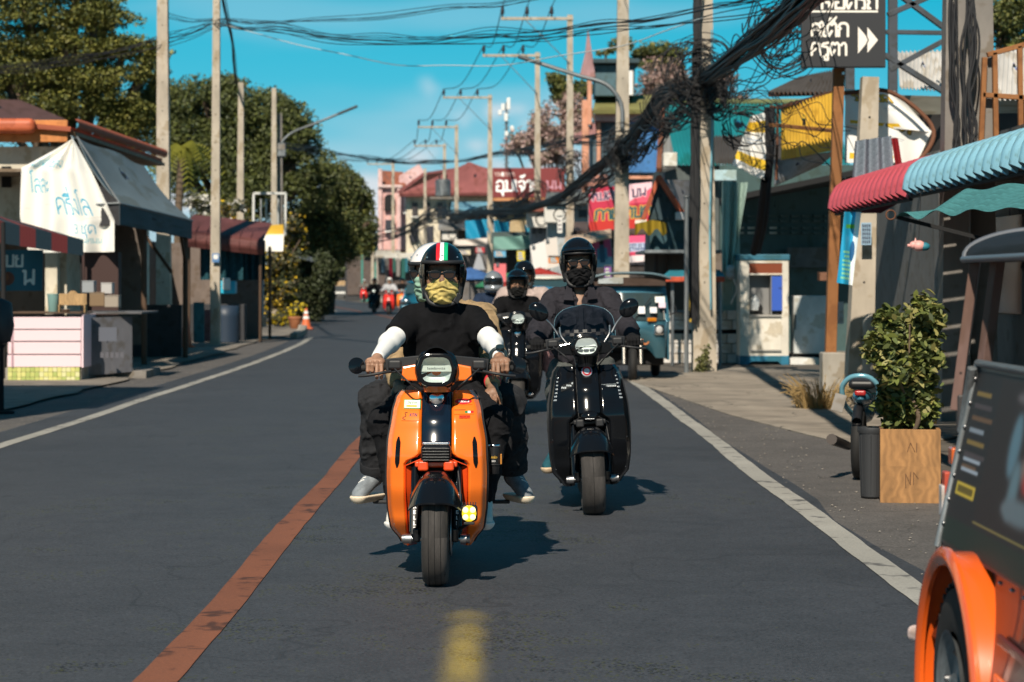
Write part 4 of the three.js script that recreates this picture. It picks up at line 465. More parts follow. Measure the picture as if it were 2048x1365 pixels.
  one('stall_roof', 'cream and orange edged stall roof right of the second rider', 'roof', [sheetPx([[1128, 494, 57], [1222, 470, 57], [1222, 458, 60], [1130, 474, 60]], 57, .08)], W_(.6, .45, .33), 'sheet');
  const cp = thing('canopy', 'teal topped canopy with red edge behind the steel pipe', 'canopy'); part('top', sheetPx([[1326, 552, 39], [1450, 552, 39], [1440, 540, 41], [1340, 540, 41]], 39, .04), W_(.02, .24, .32), cp); part('red_edge', pxb(1328, 553, 1450, 564, 39, .05, .01), W_(.58, .09, .04), cp); part('post', [rod(at(1345, 564, 39.2), at(1345, 740, 39.2), .03), rod(at(1440, 564, 39.2), at(1440, 740, 39.2), .03)], m.galv, cp);
  one('yellow_post', 'yellow painted post behind the steel pipe', 'post', [pxb(1379, 478, 1389, 645, 38.3, .08, .01)], W_(.55, .36, .04, .6), 'post'); one('steel_pipe', 'thin upright steel pipe left of the tangled pole', 'pipe', [rod([gx(1373, 35.6), 0, -35.6], at(1373, 396, 35.6), .036), lathe([[0, 0], [.045, 0], [.045, .03], [0, .04]], 10).translate(gx(1373, 35.6), gy(396, 35.6), -35.6)], m.galv, 'pipe');
  const lw = thing('low_wall', 'white painted block wall behind the blue three-wheeler', 'wall'); for (let i = 0; i < 4; i++) for (let j = 0; j < 5; j++) part('block', bx(.37, .16, .12, gx(1345, 40) + .25 * 0 + i * .385 + (j % 2 ? .09 : 0), .09 + j * .175 + (j > 2 ? .06 : 0), -40.2, .008), W_(.66, .62, .58), lw); part('rail', rod(at(1338, 624, 40), at(1445, 626, 40), .025), m.galv, lw); part('dark_gap', bx(1.7, .2, .08, gx(1395, 40.3), .56, -40.3), m.dark, lw);
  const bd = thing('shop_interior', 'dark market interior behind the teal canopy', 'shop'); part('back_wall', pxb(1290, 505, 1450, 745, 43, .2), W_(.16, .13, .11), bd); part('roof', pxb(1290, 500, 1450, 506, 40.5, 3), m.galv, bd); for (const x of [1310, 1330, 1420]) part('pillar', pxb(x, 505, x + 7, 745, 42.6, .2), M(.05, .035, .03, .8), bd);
}
// --- right: corner shop with vending machine
{
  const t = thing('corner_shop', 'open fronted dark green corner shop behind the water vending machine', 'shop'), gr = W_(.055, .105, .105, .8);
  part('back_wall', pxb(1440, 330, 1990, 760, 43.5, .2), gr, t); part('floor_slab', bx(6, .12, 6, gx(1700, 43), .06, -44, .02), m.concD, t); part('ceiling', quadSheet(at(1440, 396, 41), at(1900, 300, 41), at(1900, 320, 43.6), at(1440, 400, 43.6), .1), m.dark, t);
  for (let r = 0; r < 2; r++) for (let i = 0; i < 9; i++) for (let k = 0; k < 2; k++) part('vent_block', pxb(1474 + i * 22 + (k ? 0 : 0), 430 + r * 24 + k * 10, 1488 + i * 22, 434 + r * 24 + k * 10, 43.42, .06), i < 4 && r > 0 && i !== 2 ? W_(.5, .5, .45) : W_(.085, .14, .14), t);
  part('column', pxb(1446, 362, 1466, 733, 40.4, .2, .01), W_(.40, .52, .45), t); part('shaded_column', pxb(1467, 400, 1480, 735, 40.8, .3, .01), W_(.40, .52, .45), t); part('sign_band', pxb(1575, 495, 1680, 535, 43.2, .08), W_(.10, .105, .105), t); part('shelf', pxb(1640, 545, 1668, 562, 41, .3, .01), W_(.2, .09, .05), t);
  one('draped_cloth', 'pale green cloth draped down the shop column', 'cloth', [shell((u, v) => atz(lerp(1448 + 6 * v, 1470 + 26 * v, u) - (1 - v) * 4 * u, lerp(545, 365, v), 40.2, .06 * Math.sin(u * 14 + v * 4)).toArray(), 20, 16, [0, 0, -.01])], C_(.44, .60, .53), 'cloth');
  const mb = thing('meter', 'grey rounded electric meter on the green column', 'meter', at(1462, 545, 40.1)); part('case', bx(.16, .26, .12, 0, 0, 0, .06), W_(.5, .5, .5), mb); part('conduit', tube([[.04, -.1, .02], [.1, -.3, .02], [.02, -.5, .02], [0, -.55, 0]], .015), m.white, mb);
  const v = thing('water_vending_machine', 'cream water vending machine with blue top and base', 'vending machine', [gx(1529, 39.6), .03, -39.6]), s = 39.6 / F, Y = p => (1.42 - (p - CY) * s) - .03, XX = p => (p - 1529) * s, cw = W_(.76, .70, .60, .5);
  const pb = (x0, y0, x1, y1, z, d, r = .01) => bx((x1 - x0) * s, (y1 - y0) * s, d, XX((x0 + x1) / 2), Y((y0 + y1) / 2), z - d / 2, r);
  part('cabinet_frame', [pb(1480, 520, 1499, 714, 0, .6), pb(1565, 520, 1578, 714, 0, .6), pb(1498, 520, 1566, 527, 0, .6), pb(1498, 547, 1566, 551, 0, .6), pb(1498, 630, 1566, 714, -.0, .6)], cw, v); part('cabinet_back', pb(1482, 520, 1577, 714, -.32, .3), W_(.45, .44, .42), v); part('front_panel', pb(1500, 634, 1563, 700, .012, .02, .006), cw, v); part('top_cap', pb(1478, 509, 1580, 521, .02, .66, .015), W_(.03, .15, .22, .5), v);
  part('base', [extr([[XX(1480), -.03], [XX(1496), -.03], [XX(1504), .03], [XX(1556), .03], [XX(1564), -.03], [XX(1578), -.03], [XX(1578), .12], [XX(1480), .12]], .55, .004).translate(0, 0, -.55)], W_(.02, .17, .28, .5), v);
  part('lit_sign', pb(1499, 527, 1565, 547, -.01, .02, .002), pic(256, 80, x => { x.fillStyle = '#7a3512'; x.fillRect(0, 0, 256, 80); for (let i = 0; i < 10; i++) { x.fillStyle = ['#e07a22', '#c7551a', '#f0a03a'][i % 3]; x.fillRect(6 + i * 25, 10 + (i % 2) * 22, 20, 34); } }), v);
  part('dispensing_bay', [pb(1499, 551, 1542, 630, -.25, .02), pb(1542, 551, 1545, 630, -.02, .25)], M(.20, .20, .20, .5), v); part('control_panel', pb(1544, 553, 1565, 622, .006, .04, .006), pic(128, 380, x => { x.fillStyle = '#2c56b4'; x.fillRect(0, 0, 128, 380); for (let i = 0; i < 26; i++) { x.fillStyle = ['#7aa0e8', '#c05a98', '#e8eaf2', '#1f3c86'][i % 4]; x.fillRect(rnd() * 100, rnd() * 350, 10 + rnd() * 26, 4 + rnd() * 12); } x.fillStyle = '#14161c'; x.fillRect(44, 120, 36, 74); x.fillStyle = '#b42032'; x.beginPath(); x.arc(96, 60, 10, 0, 7); x.fill(); }), v); part('spout', [lathe([[0, 0], [.05, .0], [.07, .1], [.03, .16], [0, .16]], 12).translate(XX(1520), Y(628), -.12)], m.dark, v); part('tray', [pb(1500, 630, 1563, 634, .05, .08, .004), pb(1500, 700, 1563, 703, .04, .05, .004)], M(.35, .33, .3, .5), v);
  const jug = thing('water_jug', 'white water jug standing in the vending machine bay', 'jug', [gx(1510, 39.7), gy(622, 39.7), -39.72]); part('jug', lathe([[0, 0], [.075, 0], [.085, .02], [.085, .17], [.05, .23], [.03, .24], [.03, .27], [0, .27]], 18), M(.72, .72, .7, .4), jug);
  const fr = thing('white_board', 'white refrigerator door partly in shadow right of the vending machine', 'refrigerator'); part('door', pxb(1588, 592, 1657, 708, 40.2, .5, .02), W_(.60, .61, .60, .4), fr); part('foot_grille', pxb(1582, 708, 1658, 716, 40.3, .5, .01), m.dark, fr); part('handle', pxb(1590, 630, 1593, 660, 40.1, .06, .01), m.galv, fr);
  one('white_plinth', 'white painted plinth under the refrigerator', 'plinth', [pxb(1581, 717, 1640, 738, 39.7, .8, .01)], W_(.74, .72, .68), 'block');
  // hanging things in front
  const bp = pic(420, 700, x => { x.fillStyle = '#e6e5e2'; x.fillRect(0, 0, 420, 700); x.fillStyle = '#e2b92e'; x.fillRect(0, 90, 420, 130); x.fillRect(0, 500, 420, 110); thai(x, 'กขอน', 130, 120, 70, '#8d7424', .2); thai(x, 'นนบวก', 60, 520, 70, '#5d522a', .18); x.fillStyle = 'rgba(90,120,160,.5)'; x.fillRect(60, 300, 280, 16); x.fillRect(90, 340, 230, 12); });
  one('hanging_banner', 'torn white and yellow banner hanging beside the yellow corrugated panel', 'banner', [sheetPx([[1464, 330], [1528, 360], [1536, 224], [1502, 232]], 34, .01, (u, v) => .07 * Math.sin(u * 7 + v * 3))], bp, 'sheet');
  one('rolled_tarpaulin', 'dark rolled tarpaulin hanging over the vending machine', 'tarpaulin', [tube([at(1540, 215, 34), at(1538, 300, 34), at(1532, 370, 34.3), at(1526, 440, 35), at(1512, 500, 36)], .085, 30, 10), tube([at(1530, 360, 33.9), at(1520, 450, 34.8), at(1508, 505, 35.8)], .06, 20, 8)], C_(.04, .04, .045), 'roll');
  const yp = thing('corrugated_sign', 'yellow corrugated panel with a rusty bar beside the sign post', 'panel'); part('sheet', corr(at(1564, 320, 33), at(1672, 300, 31), at(1672, 184, 31), at(1564, 214, 33), 17, .022, 3), W_(.78, .46, .045, .6), yp); part('rusty_bar', bar(at(1545, 250, 32.7), at(1672, 262, 30.7), .12, .05), m.rustO, yp); part('frame', [bar(at(1556, 216, 33.1), at(1673, 184, 31.1), .05, .05), rod(at(1556, 210, 33.1), at(1553, 360, 33.1), .02), rod(at(1540, 212, 33.1), at(1556, 216, 33.1), .02)], m.rust, yp);
  part('under_panel', sheetPx([[1548, 372, 33.3], [1640, 330, 32.3], [1672, 302, 31.3], [1548, 320, 33.3]], 33, .03), W_(.26, .27, .29), yp);
  const cr = thing('sloping_roof', 'dark corrugated roof edge jutting left behind the black arrow sign', 'roof'); part('sheet', corr(at(1536, 186, 36), at(1680, 188, 33), at(1680, 138, 35), at(1600, 156, 37), 16, .03, 3), W_(.075, .065, .06), cr); part('rafter', [bar(at(1540, 190, 36), at(1700, 186, 33), .06, .06)], m.rust, cr);
  const sp = thing('rusty_sign_post', 'square rusty steel post carrying the black arrow sign', 'post', [gx(1664, 28), 0, -28]); part('post', bx(.13, 4.2, .13, .03, 2.1, 0, .008, 0, 0, -.03), m.rustO, sp); part('footing', bx(.28, .57, .3, 0, .285, .05, .02), m.conc, sp); part('bolt', xf(new THREE.CylinderGeometry(.02, .02, .02, 8), .13, gy(148, 28), .07, 1.57), m.chrome, sp);
  const sg = thing('arrow_sign', 'black board sign with white Thai lettering and a double arrow pointing right', 'sign'); const SD = 27.7; part('board', pxb(1604, -60, 1772, 135, SD, .08, .006), M(.032, .033, .037, .55), sg);
  part('lettering', sheetPx([[1606, 133], [1770, 133], [1770, -58], [1606, -58]], SD - .006, .002), pic(1024, 1190, x => { x.fillStyle = '#28292d'; x.fillRect(0, 0, 1024, 1190); const w = '#efe7dc'; thai(x, 'ทีจอดรถ', 110, 300, 165, w, .2); x.fillStyle = w; x.fillRect(90, 492, 850, 24); thai(x, 'สเต็ก', 100, 650, 160, w, .2); thai(x, 'ครูตา', 100, 895, 150, w, .2); x.fillStyle = w; for (const o of [690, 800]) { x.beginPath(); x.moveTo(o, 690); x.lineTo(o + 140, 860); x.lineTo(o, 1030); x.fill(); } x.strokeStyle = '#28292d'; x.lineWidth = 16; x.beginPath(); x.moveTo(800, 690); x.lineTo(800, 820); x.lineTo(820, 860); x.lineTo(800, 900); x.lineTo(800, 1030); x.stroke(); }), sg);
  const tr = thing('steel_truss', 'dark steel cross braced frame behind the black arrow sign', 'frame'), td = 30, B = (a, b, w = .1) => bar(at(...a, td), at(...b, td), w, w * .7), ts = W_(.055, .065, .08, .6); for (const b of [B([1776, 30], [1890, -20]), B([1800, -10], [1895, 60]), B([1772, 64], [1900, 66], .08), B([1780, 140], [1900, 75]), B([1770, 110], [1890, 185]), B([1786, -20], [1786, 200], .12), B([1700, 130], [1700, 200], .12)]) part('brace', b, ts, tr);
  const rf = thing('white_sheet_roof', 'white corrugated roof with rusty frame at the right edge', 'roof'); part('sheet', [corr(at(1800, 176, 32), at(1900, 182, 30), at(1920, 100, 33), at(1795, 104, 36), 14, .02, 3), corr(at(1965, 200, 26), at(2110, 196, 23), at(2110, 80, 26), at(1975, 112, 30), 14, .02, 3)], W_(.62, .60, .57), rf); for (const [a, b] of [[[1975, 110], [2120, 70]], [[1990, 105], [1993, 300]], [[2040, 92], [2043, 300]], [[1960, 285], [2120, 262]], [[1965, 190], [2120, 200]], [[1970, 115], [1962, 300]]]) part('rusty_bar', bar(at(...a, 23.2), at(...b, 23.2), .06, .05), m.rustO, rf);
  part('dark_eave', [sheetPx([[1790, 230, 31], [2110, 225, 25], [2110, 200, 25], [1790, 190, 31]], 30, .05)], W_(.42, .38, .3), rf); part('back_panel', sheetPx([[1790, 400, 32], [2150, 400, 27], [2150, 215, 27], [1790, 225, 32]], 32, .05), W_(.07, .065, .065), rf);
  const wp = pic(512, 512, x => { x.fillStyle = '#eceae6'; x.fillRect(0, 0, 512, 512); thai(x, 'รน', 60, 60, 90, '#d9b13a', .2, '#4a4a4a'); thai(x, 'บด', 250, 60, 90, '#d9b13a', .2, '#333'); x.fillStyle = '#9fc3c7'; x.beginPath(); x.arc(170, 240, 40, 3.14, 6.28); x.fill(); x.fillRect(150, 240, 34, 90); x.fillStyle = '#b9bcc0'; x.fillRect(290, 240, 90, 10); x.fillRect(300, 262, 70, 8); x.fillStyle = '#e6b81f'; x.fillRect(30, 440, 300, 44); });
  one('white_banner', 'large crumpled white banner with yellow print behind the leaning pole', 'banner', [sheetPx([[1690, 326], [1836, 326], [1864, 262], [1690, 178]], 28.6, .01, (u, v) => .05 * Math.sin(u * 11 + v * 2)), sheetPx([[1690, 250], [1866, 264], [1790, 182], [1690, 178]], 28.55, .01, (u, v) => .05 * Math.sin(u * 11 + v * 2))], wp, 'sheet');
  one('banner_rod', 'rusty bent rod holding the white banner', 'rod', [tube([at(1690, 186, 28.4), at(1780, 184, 28.4), at(1868, 262, 28.3), at(1840, 320, 28.2), at(1790, 345, 28)], .03, 30, 6)], m.rust, 'rod');
  one('hanging_cloth', 'blue grey cloth hung over the pink awning edge', 'cloth', [shell((u, v) => atz(lerp(1711, 1782, u) + (1 - v) * (u - .5) * 12, lerp(358, 282 - 10 * u, v), 23.6, .05 * Math.sin(u * 18)).toArray(), 40, 8)], C_(.30, .36, .43), 'cloth'); one('red_flag', 'red and white striped cloth beside the blue grey cloth', 'cloth', [shell((u, v) => atz(lerp(1783, 1797, u) + 10 * (1 - v), lerp(340, 276, v), 23.6, .03 * Math.sin(u * 9)).toArray(), 10, 8)], C_(.42, .03, .04), 'cloth');
}
// --- right: awnings along the pavement
{
  const prof = [[0, 0], [.012, .11], [.05, .20], [.14, .265], [.3, .305], [.85, .38]], pf = v => { const k = Math.min(4, Math.floor(v * 5)), s = v * 5 - k; return [lerp(prof[k][0], prof[k + 1][0], s), lerp(prof[k][1], prof[k + 1][1], s)]; };
  const awn = (label, d0, d1, n, mt, x0, y0, side, ht = 1) => { const t = thing('ribbed_awning', label, 'awning'); for (let i = 0; i < n; i++) { const a = lerp(d0, d1, i / n), b = lerp(d0, d1, (i + 1) / n); part('rib', shell((u, v) => { const q = pf(v), r = .085 * Math.sin(u * Math.PI); return [x0 + q[0] * ht - r * (1 - v * .5), y0 + q[1] * ht + r * .6, -lerp(a, b, .06 + .88 * u)]; }, 6, 14, [.008, -.008, 0]), mt, t); } part('rail', [rod([x0 + .03, y0 - .01, -d0], [x0 + .03, y0 - .01, -d1], .018)], m.dark, t); if (side) part('end_panel', [extr([[0, 0], ...prof.slice(1), [.85, .2], [.5, 0]], .01).translate(x0, y0, -d0 - .01)], side, t); return t; };
  awn('pink red ribbed awning with dark weather stains over the shop front', 24.3, 19.85, 15, W_(.62, .10, .13, .5), 3.5, 2.15, W_(.10, .03, .06), 1.12); awn('light blue ribbed awning nearest the right edge', 19.8, 13, 23, W_(.27, .54, .68, .45), 3.5, 2.17);
  const t = thing('cloth_canopy', 'teal cloth canopy edge below the blue ribbed awning', 'canopy'), tc = C_(.11, .36, .37); part('cloth', shell((u, v) => { const e = [lerp(gx(1792, 17.3), gx(2100, 13), u), lerp(gy(434, 17.3), gy(412, 13), u) + .02 * Math.sin(u * 26) * (1 - v), lerp(-17.3, -13, u)]; return [e[0] + v * .22, e[1] + v * .17 * Math.min(1, u * 3) + .012 * Math.sin(u * 22 + v), e[2] - v * .1]; }, 50, 10), tc, t); for (const q of [[[gx(1792, 17.3), gy(434, 17.3), -17.3], [4.5, 1.5, -17]], [[gx(2040, 14), gy(425, 14), -14], [4.5, 2.3, -14]]]) part('arm', bar(...q, .03, .03), m.dark, t); part('hook', new THREE.TorusGeometry(.035, .006, 6, 20).translate(gx(1782, 17.3), gy(430, 17.3), -17.3), m.rust, t);
  one('vertical_banner', 'bright blue hanging banner with green and white print by the concrete pole', 'banner', [sheetPx([[1674, 566], [1707, 571], [1722, 424], [1688, 424]], 22.9, .01, (u, v) => .05 * Math.sin(u * 5 + v * 2))], pic(200, 700, x => { x.fillStyle = '#1fa0cf'; x.fillRect(0, 0, 200, 700); x.fillStyle = '#7fcaa8'; for (let i = 0; i < 7; i++) x.fillRect(30 + rnd() * 20, 380 + i * 42, 120, 22); x.fillStyle = '#58b04a'; x.fillRect(40, 120, 120, 40); x.fillStyle = '#dfe8ec'; x.fillRect(150, 0, 50, 700); x.fillStyle = '#14598c'; x.beginPath(); x.ellipse(150, 380, 30, 100, 0, 0, 7); x.fill(); }), 'sheet');
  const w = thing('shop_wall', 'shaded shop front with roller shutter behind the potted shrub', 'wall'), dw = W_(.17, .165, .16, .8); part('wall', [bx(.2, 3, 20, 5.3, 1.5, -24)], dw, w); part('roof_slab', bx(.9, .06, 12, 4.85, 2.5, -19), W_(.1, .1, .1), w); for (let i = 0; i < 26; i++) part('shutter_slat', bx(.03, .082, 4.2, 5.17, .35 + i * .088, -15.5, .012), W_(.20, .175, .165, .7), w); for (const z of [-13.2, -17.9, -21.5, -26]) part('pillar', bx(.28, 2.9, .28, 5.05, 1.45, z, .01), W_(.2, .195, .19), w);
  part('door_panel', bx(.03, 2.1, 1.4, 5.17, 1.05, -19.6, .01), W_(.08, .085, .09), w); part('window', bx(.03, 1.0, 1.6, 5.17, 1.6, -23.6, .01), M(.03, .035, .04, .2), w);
  const pg = thing('hanging_toy', 'small pink pig shaped toy hanging in the dark shop front', 'toy', at(1838, 492, 19)); part('body', [xf(new THREE.SphereGeometry(1, 18, 14).scale(.055, .045, .05), 0, 0, 0), xf(new THREE.SphereGeometry(1, 14, 10).scale(.034, .032, .03), -.045, .006, .01), xf(new THREE.ConeGeometry(.013, .04, 8), -.03, .05, .02), xf(new THREE.CylinderGeometry(.013, .013, .03, 10), -.08, .002, .012, 0, 0, 1.57)], M(.75, .36, .33, .5), pg); part('skirt', xf(new THREE.SphereGeometry(1, 16, 10).scale(.05, .036, .045), .045, -.006, 0), M(.02, .18, .24, .6), pg); part('string', rod([0, .04, 0], [.02, .5, 0], .003), m.dark, pg);
  // planter with shrub
  const p = thing('planter_box', 'wooden planter box with branded marks holding the shrub', 'planter', [gx(1822, 14.9), .0, -14.95], undefined, -.14), wd = WD(.52, .28, .115), hw = .19, H = .475;
  part('front_board', bx(.385, H, .025, 0, H / 2, .18, .004), wd, p); part('back_board', bx(.385, H, .025, 0, H / 2, -.18, .004), wd, p); part('side_board', bx(.025, H, .335, -.18, H / 2, 0, .004), WD(.30, .16, .075), p); part('side_board', bx(.025, H, .335, .18, H / 2, 0, .004), wd, p); part('soil', bx(.34, .03, .335, 0, H - .04, 0), M(.03, .022, .016, .95), p);
  const mk = (x, y, l) => { const q = []; for (const [a, b] of l) q.push(bar([x + a[0], y + a[1], .194], [x + b[0], y + b[1], .194], .005, .003)); return q; }; part('carved_mark', mk(-.03, .1, [[[0, 0], [0, .09]], [[0, .09], [.03, .02]], [[.03, .02], [.03, .1]], [[.05, .02], [.05, .1]], [[.05, .1], [.08, .06]]]), WD(.2, .1, .05), p); part('carved_mark', mk(-.02, .33, [[[0, 0], [.02, .06]], [[.02, .06], [.05, .0]], [[.06, .0], [.06, .06]]]), WD(.2, .1, .05), p);
  tree('potted_shrub', 'bushy shrub with glossy variegated leaves growing in the wooden planter', [gx(1822, 14.95), .4, -14.95], pads(14.9, [[1820, 650, 48, 40, 14.9, 50], [1770, 690, 34, 30, 14.7, 40], [1830, 720, 55, 70, 15, 60], [1800, 800, 40, 60, 15, 50], [1760, 700, 26, 26, 14.7, 30], [1850, 640, 36, 50, 15.1, 40], [1785, 640, 30, 24, 14.8, 30], [1842, 800, 30, 60, 15, 40], [1790, 740, 30, 30, 14.7, 30]]), 5600, .062, [[.10, .12, .025], [.14, .16, .03], [.07, .09, .02], [.22, .2, .06], [.06, .08, .02]], undefined, { gap: .2, cut: -.4, r: .016, lw: .22 });
  const b = thing('waste_bin', 'black ribbed plastic bin left of the wooden planter', 'bin', [gx(1744, 15.1), 0, -15.1]); part('body', lathe([[0, .005], [.068, .005], [.072, .02], [.083, .43], [.092, .435], [.094, .47], [.086, .47], [.08, .44], [.07, .03], [0, .03]], 30), M(.032, .034, .038, .55), b); part('rib', [...Array(14)].map((_, i) => rod([.07 * Math.cos(i * .449), .03, .07 * Math.sin(i * .449)], [.083 * Math.cos(i * .449), .42, .083 * Math.sin(i * .449)], .004, .004, 5)), M(.032, .034, .038, .55), b);
  { const q = []; for (let k = 0; k < 320; k++) { const a = rnd() * 6.28, r = Math.sqrt(rnd()) * .22, l = rr(.1, .42), x = r * Math.cos(a) * 1.2, z = r * Math.sin(a); q.push(tube([[x, 0, z], [x + Math.cos(a) * l * .25, l * .6, z + Math.sin(a) * l * .2], [x + Math.cos(a) * l * .6, l * rr(.5, 1), z + Math.sin(a) * l * .5]], .004, 3, 3)); } const t = thing('dry_grass', 'dry straw coloured grass tuft at the foot of the rusty post', 'grass', [gx(1642, 25.5), 0, -25.5]); part('blades', q, M(.40, .27, .11, .8), t); }
  tree('weed_bush', 'small green weeds at the foot of the tangled pole', [gx(1408, 35.9), 0, -35.9], pads(35.8, [[1405, 728, 12, 18], [1412, 708, 6, 16], [1398, 740, 10, 8]]), 240, .05, [[.09, .10, .03], [.12, .12, .04]], undefined, { gap: .2, cut: -.6, r: .006 });
  one('stone_stub', 'short weathered concrete stub post between the pole and shrub', 'post', [lathe([[0, 0], [.1, 0], [.09, .6], [.085, 1.0], [.05, 1.07], [0, 1.08]], 14).translate(gx(1742, 25), 0, -25)], m.conc, 'post');
  one('wall_notice', 'small white notice with a red mark on the dark wall behind the post', 'notice', [pxb(1676, 604, 1688, 648, 38, .02)], W_(.4, .38, .36), 'sheet');
  // blue motorbike parked behind the bin (seen from its tail)
  const k = thing('parked_motorbike', 'blue motorbike parked behind the bin with its tail and exhaust showing', 'motorbike', [gx(1728, 16.6), 0, -16.65], undefined, -.22), bl = M(.04, .14, .20, .25, { clearcoat: .6 });
  part('rear_wheel', [xf(new THREE.TorusGeometry(.215, .045, 12, 32).rotateY(Math.PI / 2), -.02, .26, .1)], m.rubber, k); part('rim', [xf(new THREE.TorusGeometry(.17, .012, 8, 28).rotateY(Math.PI / 2), -.02, .26, .1), ...[...Array(8)].map((_, i) => rod([-.02, .26, .1], [-.02, .26 + .17 * Math.cos(i * .785), .1 + .17 * Math.sin(i * .785)], .006))], m.steel, k);
  part('tail_fairing', sdfMesh(uni([ell([0, .59, .0], [.075, .06, .27]), ell([0, .48, -.35], [.07, .1, .25])], .05), [-.16, .3, -.7], [.16, .8, .4], .02), bl, k); part('grab_rail', tube([[-.07, .46, .02], [-.12, .56, .2], [-.125, .68, .26], [-.06, .745, .29], [.06, .745, .29], [.125, .68, .26], [.12, .56, .2]], .019, 40, 9), M(.18, .42, .52, .2, { metalness: .3, clearcoat: 1 }), k); part('seat', bx(.19, .07, .5, 0, .685, -.1, .035), m.black, k); part('muffler', rod([-.20, .30, .30], [-.12, .22, -.2], .04, .032), M(.12, .10, .09, .4, { metalness: .7 }), k); part('number_plate', bx(.085, .13, .006, -.15, .56, .28, .003, -.25, 0, -.25), W_(.25, .23, .21), k); part('tail_lamp', bx(.08, .04, .04, 0, .63, .26, .015), M(.35, .02, .02, .2), k); part('rear_fender', tube([[-.02, .50, .0], [-.02, .51, .2], [-.02, .43, .34]], .035, 12, 8), m.black, k);
}
{ // shop clutter along the right side of the far street: small boards, parasols, air conditioners
  [['orange', 1108, 520, 22, 14, 54, .62, .2, .04], ['lime green', 1150, 498, 26, 12, 64, .2, .42, .05], ['sky blue', 1000, 508, 24, 14, 82, .12, .38, .6], ['lemon yellow', 1042, 512, 16, 22, 78, .7, .55, .05], ['crimson', 960, 500, 18, 12, 96, .5, .04, .05], ['cream', 928, 505, 26, 10, 104, .7, .62, .45], ['violet', 1216, 545, 14, 26, 52, .25, .1, .35], ['white and narrow', 1120, 450, 10, 34, 76, .72, .7, .66], ['salmon', 890, 512, 20, 14, 112, .7, .32, .24], ['teal', 868, 505, 18, 18, 120, .03, .34, .34]].forEach(([w, x, y, a, b, D, r, g, bl]) => { const t = thing('shop_board', `small ${w} board hung over the far market pavement`, 'sign', [0, 0, 0], 'small boards of the far market'); part('board', pxb(x - a / 2, y - b / 2, x + a / 2, y + b / 2, D, .08, .02), M(r, g, bl, .6), t); part('frame', pxb(x - a / 2 - 1, y - b / 2 - 1.5, x + a / 2 + 1, y - b / 2, D - .03, .12), m.galv, t); for (let i = 0; i < 3; i++) part('print_mark', pxb(x - a * .35, y - b * .3 + i * b * .25, x + a * (.1 + .1 * i), y - b * .3 + i * b * .25 + b * .1, D - .012, .01), M(.9 - r, .85 - g, .85 - bl, .6), t); });
  [['red', 1080, 535, 58, .55, .06, .05], ['green', 1012, 545, 76, .06, .30, .16], ['blue striped', 940, 535, 92, .08, .2, .5], ['faded orange', 905, 540, 104, .6, .28, .1]].forEach(([w, x, y, D, r, g, b]) => { const X = gx(x, D), Y = gy(y, D), t = thing('parasol', `${w} vendor parasol in the far market`, 'parasol', [X, 0, -D], 'vendor parasols in the far market'); part('canopy', lathe([[0, Y], [.5, Y - .16], [1.0, Y - .42], [1.02, Y - .55], [.98, Y - .42], [0, Y - .04]], 8), C_(r, g, b), t); part('pole', rod([0, 0, 0], [0, Y, 0], .03), m.galv, t); });
  [[1112, 430, 77.6, 'the pale wall between the power poles'], [1076, 440, 79.6, 'the narrow grey market house'], [900, 470, 115.6, 'the grey shuttered shophouse']].forEach(([x, y, D, w]) => { const t = thing('air_conditioner', 'boxy air conditioner unit mounted on ' + w, 'air conditioner', at(x, y, D), 'air conditioners on the far shops'); part('case', bx(.8, .55, .35, 0, 0, 0, .04), M(.62, .6, .56, .5), t); part('fan_grille', xf(new THREE.TorusGeometry(.2, .02, 6, 20), .12, 0, .18), m.dark, t); });
}
